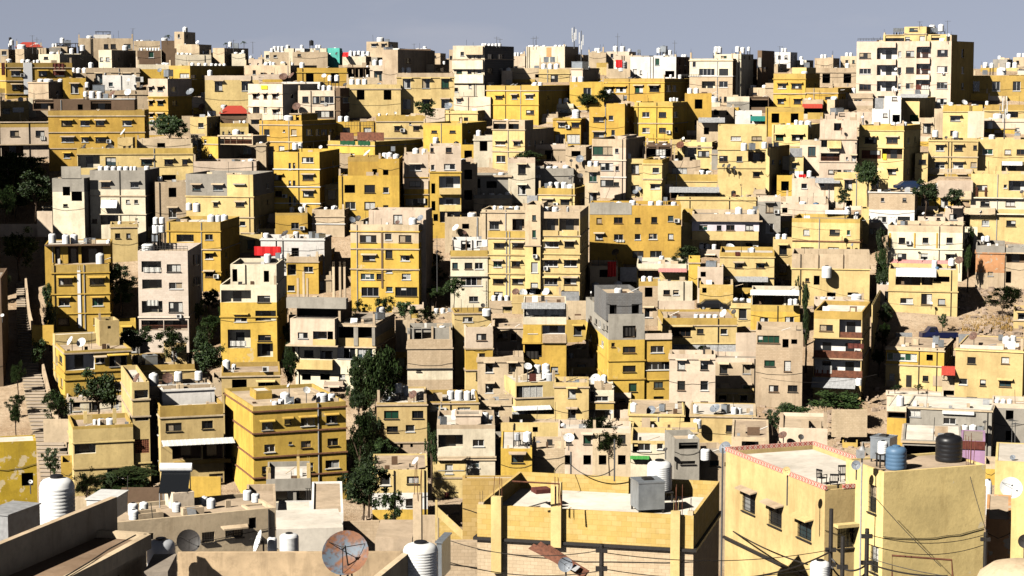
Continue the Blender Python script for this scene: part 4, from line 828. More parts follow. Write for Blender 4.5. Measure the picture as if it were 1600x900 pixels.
DATA += r'''
@ 800 30
cream skyline block with eight small tanks | 90 330 170 260 415 | C | | | 92-116@162 118-140@162 190-212@162 262-286@160 290-312@160 316-336@158 338-360@158 145-170@162 | D=424 side=T
* slab 215-246@176-236,R,.05
tan shaded hut left of pink skyline house | 482 588 208 265 | T | | | 532-556@236 | D=418
pink skyline house with four white tanks | 590 732 202 262 775 | P | | 217-242:617-633 | 596-616@168 630-660@166 675-708@166 724-745@184 | D=416
long white-grey skyline house behind orange cloth | 640 805 226 300 | P | | @232-262:790-870 | s788-810@190 820-838@190 | D=412 d=5
white house with tall narrow window on skyline | 740 1026 234 365 1110 | W | | 248-288:896-920; 314-346:757-779; 322-345:800-812; @325-362:960-1012 | 944-976@188 976-1000@192 s930-970@165 905-930@178 | side=D
+ 1.5 | 885 945 228 240 | W | | | | d=3
large stone-white house with row of barrel tanks | 1110 1380 246 525 1533 | C356 B | 258 w356 | 268-300:1130-1148; 312-352:1174-1262,1297-1349; #390-431:1190-1266; 390-426:1297-1346; 474-520:1190-1262; 486-516:1298-1309,1325-1341; 310-346:1402-1422,1446-1464,1490-1508; 396-432:1402-1422,1446-1464,1490-1508 | 1096-1125@190 1130-1154@195 1158-1182@198 1194-1226@185 1238-1272@168 1282-1312@170 1396-1424@168 1428-1456@174 1470-1490@172 | d=16 side=D
+ 2 | 1265 1432 218 250 1532 | C | | 230-250:1307-1340 | | dmax=8
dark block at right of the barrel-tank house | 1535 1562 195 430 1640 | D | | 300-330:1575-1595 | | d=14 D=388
* cloth 1538-1560@240-300,ctn,pale laundry hanging
tan house below the tall antenna mast | 370 442 305 490 545 | P | 312 | @364-390:371-407; 400-425:450-470,500-520 | s315-400@262 315-338@292 | d=11 side=T
tan roof house with steel panels left of mast | 170 302 270 322 | T | | @345-370:150-170 | s195-232@235 s236-272@235 | D=376 d=5
tan strip house above dark yellow building | -20 172 305 362 | T | | @345-365:146-174 | 10-25@300 s190-225@290 | D=372 d=4
* dish 18,310,9,w
tan clutter house with orange cloth on roof | 590 738 310 370 | T | | 340-365:550-580 | s655-680@318 640-720@355 | D=374
* cloth 648-690@254-302,red,bright orange cloth hanging
yellow house in two halves with railed roof | 535 953 372 530 1186 | O395 Y | 396 | ^425-456:652-710,560-632; ^420-460:770-816; ^418-452:862-918; 415-452:966-992,1004-1028; 415-452:1100-1120,1150-1170 | 985-1000@345 1040-1060@345 | d=14
* rail 1030-1180@345-362
* ac 560-580@455-475
pale yellow house with a single white roof tank | 255 430 620 785 480 | O626 Y | 626 | ^648-677:290-328; ^648-677:374-418; #722-775:274-330; =722-775:344-420 | 376-426@560 | d=9 side=D inn=W
yellow house with slanted higher left roofline | 483 705 550 800 765 | Y | | ^614-642:512-570; 604-632:606-632; ^708-740:512-572; 694-726:622-642 | s700-720@480 720-765@524 | d=10
+ .02 | 590 705 528 560 | Y | | | | d=6
yellow cube house with four pale blue windows | 765 1004 520 800 1112 | O546 Y | 548 652 745 | 582-613:816-857,919-962; 680-710:816-858,920-960; ^772-800:845-880,925-960; 580-612:1014-1034; 676-706:1018-1036 | 984-1002@490 1004-1022@488 1024-1040@492 | d=11
brown open terrace with laundry and posts | 838 1002 785 910 | D | | @800-860:845-900,920-990 | 940-970@862 | D=340
* cloth 900-960@815-850,ctn;
* post 820-830@790-880,T,.25;1010-1020@790-880,T,.25
yellow wall house with rusty red dish | 1035 1250 768 905 1285 | y | 800 | 825-860:1165-1230; #800-890:1080-1150; 790-810:1160-1180 | 1180-1215@735 | D=337
* dish 1053,788,24,r;1072,746,10,w
yellow house with white blinds right of centre | 1288 1592 665 1095 | y | 815 930 | =733-757:1370-1428,1500-1558; 856-892:1297-1346; 858-890:1405-1438; #834-890:1480-1576; ^956-986:1508-1546 | 1430-1472@770/-1.5 s1480-1520@772/-1.5 1560-1596@764/-1.5 | d=9 inn=D
* dish 1325,915,12,d;1358,918,14,d;1390,928,10,d
tan rubble house above the corrugated shack | 1215 1388 552 625 | T | | @572-600:1262-1292; @580-600:1340-1352 | | D=362 d=6
corrugated rubble shack with peeling walls | 1155 1300 640 790 | T | | @680-720:1200-1230 | 1170-1210@735 s1200-1240@700 | D=350 d=7
* awn 1165-1330@615-645,gs,1.5
white shed beside the teal awning | 1395 1562 573 670 | W | | @600-650:1490-1500 | | D=358 d=6
* awn 1490-1602@606-636,teal,1.8
cream hut with grey lower wall and black yard | 1343 1484 485 560 | C515 G | | | | D=366 d=6
black yard shelter right of cream hut | 1484 1605 485 560 | D | | @492-550:1490-1600 | | D=364 d=5
tan strip house with little tank by large stone house | 1480 1602 428 490 1640 | T | | 460-475:1500-1530 | 1563-1592@410 1430-1470@462 | D=374
rooftop shed with white tank left of black yard | 1225 1300 520 560 | C | | | 1252-1284@484 1225-1290@518 s1300-1340@515 | D=370 d=4
@ 800 225
grey concrete slab house with four tanks | 130 385 152 255 | G | 196 | @168-185:385-420 | 140-178@136 214-250@136 253-290@136 316-360@130 6-26@138 28-48@138 | D=318
* dish 370,212,16,d;425,200,18,d;165,205,14,w
brick hut with black window and blue dish | 335 462 20 150 500 | T | | @45-78:374-426 | | D=336
* dish 425,95,24,g;370,105,10,d
tan low rooms with fallen wall pieces | 200 470 118 200 | P | | @168-188:386-420 | | D=328 d=5
pale house with ochre parapet and four tanks | 165 392 278 430 475 | O320 y | 320 | ^348-382:192-252,305-356; 345-365:430-446 | 217-255@234 263-300@234 308-345@234 346-386@250 s168-200@245 | d=10
* panel 95-160@322-372,gs
yellow-cream tall block with shaded top loggias | 182 425 425 1045 478 | T472 y | 575 688 808 | #470-545:192-286,300-414; ^611-646:205-287,331-386; ^727-766:204-282,328-402; ^840-880:205-280,328-400; %925-1020:312-414 | 195-235@388 250-292@388 294-320@390 323-358@388 | d=14 inn=T
* slab 186-290@540-574,y,.15;312-410@538-574,y,.15
* ac 200-226@765-788
+ -.5 | 82 178 380 905 | T640 y | 636 | 446-478:127-149; 541-587:127-149; @640-692:131-153; 742-804:121-159; 868-900:118-160 | | d=9
* ac 130-160@690-712
+ .1 | -150 90 545 1030 | O588 y | 590 694 812 | ^620-652:4-68,-110--50; ^734-770:0-48,-114--66; ^844-876:4-66,-116--56; 925-960:-110--60 | | base=ground d=12
+ .8 | -190 82 412 548 | T | 428 | #472-540:6-80; ^486-534:-138--84 | 15-50@386 -20-12@388 -80--50@386 -120--95@384 | d=8 inn=D
* cloth 20-50@740-770,ctn
cream building with glazed balcony strips | 500 712 -30 330 834 | T24 P | 102 w208 | 18-68:510-622; 30-56:645-665; 120-166:508-627; 140-167:647-667; 226-264:510-630; 240-264:638-668 | | d=16 side=T
+ 2 | 660 714 -50 -25 780 | P | | | | dmax=9
* dish 570,315,20,d;770,300,15,g;800,280,12,g
yellow corner house left of ochre-parapet wall | 820 938 98 362 985 | O124 y | 126 220 | 150-181:880-918; ^252-282:868-922; 235-260:968-985 | 944-985@76/5 985-1010@74/5 1010-1030@78/6 | d=10
tan back wall house with peeling paint | 958 1178 105 210 | T | | =150-190:1005-1090 | | D=332 d=4
long ochre-parapet house with three tanks | 970 1395 192 285 1420 | O236 y | 236 | | 1168-1205@160 1212-1252@165 1290-1328@158 | D=322 d=9
* dish 1322,135,12,d;1358,140,14,d;1392,148,10,d
open shed under a corrugated roof | 988 1292 300 345 | D | | @302-340:1000-1140,1160-1286 | | D=314 d=5 par=.05
* awn 984-1296@270-300,gs,1.6
pale yellow wall house with scrap on its roof | 1030 1526 332 450 | y | 350 | 400-402:1100-1101 | b1370-1400@290 | D=310 d=6
* dish 1388,322,12,r;1435,260,12,y
golden yellow wide house with diagonal shadow | 485 1058 385 745 | Y | | 464-497:529-560; 460-496:639-689; 462-494:769-802; 458-494:872-906; 450-484:976-1008; ^564-600:522-566; 566-602:640-692; 564-598:769-802; 562-596:857-905; 562-598:976-1008; 670-709:756-819,866-932 | 732-775@348 850-888@354 900-946@352 994-1030@358 s612-640@362 650-690@358 s946-972@332 | d=11
* slab 486-748@366-440,G,.05
* cloth 648-704@598-612,ctn,row of drying clothes hanging
* dish 650,680,24,d
yellow house with lilac upper floor and balcony | 1125 1545 440 672 | T482 L546 y | b482 592 | 508-540:1170-1220,1341-1389,1460-1506; 510-541:1281-1308; 620-656:1174-1219; 615-657:1281-1307; #612-660:1340-1390; 620-650:1462-1500 | 1470-1526@405 s1524-1560@390 1395-1440@392 | d=11
* bal 1125-1540@546-592,y
* dish 1362,648,27,w
+ .5 | 1062 1128 428 680 | O490 y | | | | d=9 base=ground
yellow wall with low roof behind lilac floor | 1060 1450 385 445 | y | | | | D=306 d=3
tan house with red cloth before wide yellow house | 488 662 762 915 | T | | @784-832:551-622 | 500-545@865/-1 635-690@856/-1 | d=9
* cloth 598-650@735-828,red,long bright red cloth hanging
yellow house with pink striped awning | 780 1112 750 912 | C786 y | 788 | #784-836:792-916 | 920-952@696 s770-800@700 | d=10 inn=D roof=w
* awn 915-1092@778-796,pink,1.2
* panel 675-780@770-860,gs
ochre-parapet house beside the dark tree | 1300 1640 680 915 | O706 y | 708 d838 | ^746-776:1394-1440,1528-1576; #846-912:1345-1440,1480-1570; 870-900:1380-1400 | 1485-1520@645 | d=10 inn=D
* awn 1330-1600@830-855,gs,1.3
* cloth 1395-1425@674-698,mar
white clutter house under the dark tree | 1160 1320 770 905 | P | | @800-830:1180-1210; @840-900:1150-1180 | s1210-1285@728 | D=292 d=6
@ 1200 30
pinkish cream apartment tower with stacked loggias | 555 1148 136 720 1288 | P | | 212-246:574-641; 311-343:574-640; 409-443:573-640; 508-540:572-638; 203-237:815-832; 303-337:810-832; 404-438:812-829; 200-236:865-912; 302-336:864-910; 402-437:863-908; 193-231:1061-1121; 296-333:1059-1119; 396-434:1058-1118; 498-534:1056-1115; 600-634:1056-1092; #186-250:686-802; #288-350:686-802; #388-450:686-802; #r180-244:932-1014; #r280-346:931-1012; #r380-442:928-1010; 190-240:1210-1225; 300-340:1210-1225; 400-440:1210-1225 | 1008-1046@32/7 1064-1100@30/7 s1000-1030@55/5 s1032-1060@55/5 | D=372 d=15 par=.3 side=O inn=W name=apartment_tower cat=apartment_tower
* slab 684-804@146-178,P,.5;930-1016@138-172,P,.5;684-804@250-286,P,.5;684-804@350-386,P,.5;684-804@450-480,P,.5;930-1016@244-278,P,.5;930-1014@346-378,P,.5;930-1012@442-474,P,.5
* rail 560-716@120-136
* cloth 928-960@412-440,mar,dark red laundry hanging;962-1006@414-438,ctn,white laundry hanging
* dish 1126,102,12,w;800,312,9,w;785,428,9,w
* ac 1088-1106@334-344
+ 2.5 | 720 1116 94 140 | y | | #103-138:738-850; 110-134:858-886; @106-136:948-980; #98-132:1022-1074 | s724-748@56 s750-774@56 s776-800@56 s802-826@56 s828-850@56 | d=7 inn=W
+ 2.3 | 852 990 46 140 | y | 92 | 56-76:886-934; 112-134:858-886; 106-136:948-980 | | d=6 base=here
golden house with two floors beside red awning | 35 236 340 570 325 | O372 Y | 374 466 | ^404-434:64-112; ^404-434:150-208; ^500-528:62-98,164-204 | 240-278@410 | d=10
+ 3 | 150 240 302 345 300 | y | | | 195-220@252 s225-260@270 | dmax=8
+ .1 | 236 437 430 510 548 | O460 Y | 462 | 485-500:360-415 | | base=ground d=8
tan skyline house with radio antennas | 0 62 280 345 118 | T | | 300-320:80-90 | | D=420
tan skyline hut left of the apartment tower | 330 382 335 425 422 | T | | | | D=402
tan clutter house touching the apartment tower | 428 552 345 430 | T | 380 | 360-375:480-500 | 484-510@274 430-450@330 | D=400
* rail 330-550@292-340
house shaded by a bright red awning | 215 345 502 625 | T555 D | | @556-600:232-330 | 318-350@472 250-275@490 | D=372 d=6
* awn 214-340@530-556,tile,1.4
small brown house right of the red awning | 370 418 502 590 502 | T | | | 478-520@556 525-560@555 | D=372 d=7
cream house with round-cornered windows at right edge | 1285 1502 350 500 1560 | P | 352 | 410-446:1319-1358,1416-1458 | 1386-1412@272 s1310-1340@318 1430-1490@300 | D=398
* dish 1470,315,14,w
cream house at the far right skyline | 1560 1680 322 500 | C | 345 | 378-400:1575-1600 | s1560-1600@316 | D=404
dark roof house carrying twin white tanks | 1420 1605 492 545 | T | | | 1400-1445@468 1462-1502@462 s1528-1560@458 | D=386 d=6
tan strip terrace below apartment tower | 395 648 582 650 | P | | @590-610:445-480 | s350-420@602 165-200@628 b505-530@605 | D=366 d=5
* dish 590,612,9,w
stepped white house in front of apartment tower | 650 832 562 668 | W | | =590-612:720-745; @600-650:780-822 | s690-720@655 | D=360 d=7
+ .6 | 728 832 482 566 | W | | =486-508:776-806; | | d=5
* panel 668-724@492-562,gs
yellow box house with barrel beside white steps | 828 948 490 668 1048 | y | | | 905-940@445 s880-912@440 | D=357 d=9
* awn 830-1005@468-490,gs,.8
* panel 888-938@598-655,grn
yellow house with tan bay at the right | 1095 1342 540 770 | O576 y | 578 | ^606-636:1142-1198; 698-726:1140-1165 | 1130-1160@518 s1280-1316@535 | D=352 d=9
* slab 1246-1352@575-742,P,.35
* dish 1226,522,19,w
tan-banded yellow house behind the roof mast | 1352 1640 538 650 | O572 y | 574 | #576-615:1490-1560 | 1358-1380@510 | D=356 d=7
tan terrace house before the tan-banded house | 1320 1700 622 700 | P | 640 | @625-658:1270-1304; 680-700:1540-1570 | 1368-1404@640/-1 1405-1465@595 1490-1520@590 | D=348 d=6
yellow house under twin tanks at right | 1004 1312 755 980 | y | 762 862 | ^788-823:1052-1098; ^788-823:1166-1214; 790-816:1284-1312; ^895-931:1048-1102; ^895-931:1158-1218; 895-925:1268-1308 | 1028-1066@690 1154-1192@698 | d=10
* dish 1114,740,10,d
yellow porch house left of the twin-tank house | 920 1000 840 985 | y | | 879-907:944-986 | | D=331 d=6
pale yellow house with white awning at right edge | 1314 1660 752 985 | y | | 813-845:1344-1402; 816-846:1480-1518; 815-846:1556-1602; #896-968:1465-1592; 905-935:1270-1300 | 1380-1420@718 s1540-1580@708 | d=10 inn=T
* awn 1462-1590@890-912,ws,1.2
pink house with dark left loggias | 325 558 632 1080 | P | 752 892 | #652-696:414-456; ^678-686:340-372; #754-802:334-368; #r840-886:335-442; ^855-892:524-556; 862-880:488-500; 942-966:378-406,412-456,474-520 | | d=10 inn=D
* awn 370-458@760-806,y,.9
* slab 326-444@800-836,C,.3
* dish 460,686,9,r;550,778,7,d
yellow house with brick-screened balcony | 570 850 666 1052 955 | O696 y | 698 806 | ^740-776:608-674,744-808; %822-872:590-700; #812-872:718-834; ^938-970:750-798 | 672-700@640 770-800@642 800-830@642 840-870@640 | d=11 inn=D
* panel 718-742@842-878,ys
* cloth 640-700@822-846,ctn
cream rubble roof house right of pink loggias | 640 950 640 690 | C | | | s690-715@632 730-760@640 | D=347 d=5
yellow house with two tank groups left of pink house | 25 250 660 840 325 | y | 795 | ^724-757:50-94; ^724-757:152-217 | 164-190@628 192-225@632 230-272@632 | d=10
* rail 0-140@770-800
shadowed yellow house hidden behind white-blinds house | -12 10 806 1085 135 | y | | 880-905:25-40,70-85,100-115 | s0-30@776 s80-115@770 | d=18 D=322
@ 1200 225
pink low house with tin lean-to roof | 150 432 216 345 | P | | 249-279:210-243; 248-266:328-352 | 243-275@164 | D=318 d=7
* awn 295-450@212-242,gs,1.2
* cloth 192-238@190-208,red
small yellow house above the pink low house | 135 222 80 225 | y170 W | | ^120-151:150-176 | | D=324 d=6
* panel 135-215@25-80,gs
brown block house on white base with flat roof | 630 918 306 510 940 | B414 W | w305 | 338-360:707-726,842-864; 456-490:688-737,814-884 | 752-790@460/-2 | D=300 d=9 par=.05
layered yellow house at the right edge | 1270 1660 190 605 | y345 C410 y | b340 b440 | 258-291:1304-1368; 255-276:1474-1493; #233-292:1508-1600; 360-390:1330-1382,1488-1542; 478-512:1338-1380; 480-515:1492-1546 | | d=10 inn=W
* cloth 1298-1312@270-325,rust,left orange strip hanging;1354-1368@270-325,rust,right orange strip hanging
* bal 1226-1272@292-338,T
* dish 1588,300,13,d;1328,420,10,w
+ -.9 | 1228 1420 402 442 | T | | | | d=3 base=here
low rubble house with blue barrels | 75 378 378 480 | P | | @400-430:90-120 | b172-195@414 195-240@414 u282-318@414 | D=302 d=6
* awn 358-520@415-435,ws,1
low pinkish shed above blue barrels | 112 362 328 385 | P | | 345-365:80-110 | | D=308 d=5
yellow house with ochre parapet and red stripe | 150 575 470 700 606 | O496 y | r612 | 536-570:222-257; 536-570:388-447; 540-570:494-513; 647-681:209-282; 647-681:377-440; 648-678:492-513 | 538-572@420 480-520@390 | d=10 roof=g
* dish 462,572,13,y;528,630,10,g
tan walled terrace house with pipe posts | 150 638 692 1010 | T785 y | 785 | @826-880:287-321; 840-862:234-257; @930-968:370-420,500-560 | 336-400@758/-1 | d=9 par=1.3
* post 313-318@692-780,D,.15,x;468-473@692-780,D,.15,x
* dish 498,710,13,g
cream house with three framed panels | 750 1218 515 840 1232 | T556 C | 660 | 587-621:819-856,967-1002,1117-1153; 686-722:811-863,955-998; ^690-722:1114-1160; 770-800:780-800 | 752-788@460 s832-870@478 | d=10
* slab 910-922@556-660,Y,.08;1050-1062@556-660,Y,.08;754-768@556-660,Y,.08
* awn 770-1130@728-770,pink,1.2
* dish 798,695,12,d;946,682,11,d
* panel 940-1022@748-784,steel
yellow house with sagging white tarpaulin roof | 755 1188 788 1135 | y | 925 | #822-882:804-946,964-1026; @830-862:1040-1130; 965-998:830-902; 940-1004:960-1022; 970-1006:1064-1106 | 1024-1060@722 1128-1168@712 u1045-1070@765 | D=287 d=9 inn=D
* awn 800-1052@780-824,ws,1
* dish 1196,728,25,b;1020,995,9,w
tan little house with square window by framed panels | 1108 1222 402 512 | P | | 440-474:1136-1178 | 1060-1096@404 | D=298 d=6
tan wall house right of the brown block house | 938 1108 455 520 | P | | 462-475:985-1000,1055-1075 | | D=296 d=5
* dish 972,434,9,w
grey-roofed orange and tan house at right edge | 1300 1482 638 880 | G680 R806 T | 684 | =800-825:1375-1405 | 1332-1360@575 1358-1388@572 | D=283 d=10 roof=g
+ .2 | 1482 1660 650 880 | G680 T | 684 | #690-742:1488-1600; @800-868:1480-1518 | | base=ground inn=D
pale ruined wall hut right of framed-panel house | 1230 1310 530 640 | C | | | | D=292 d=4
'''
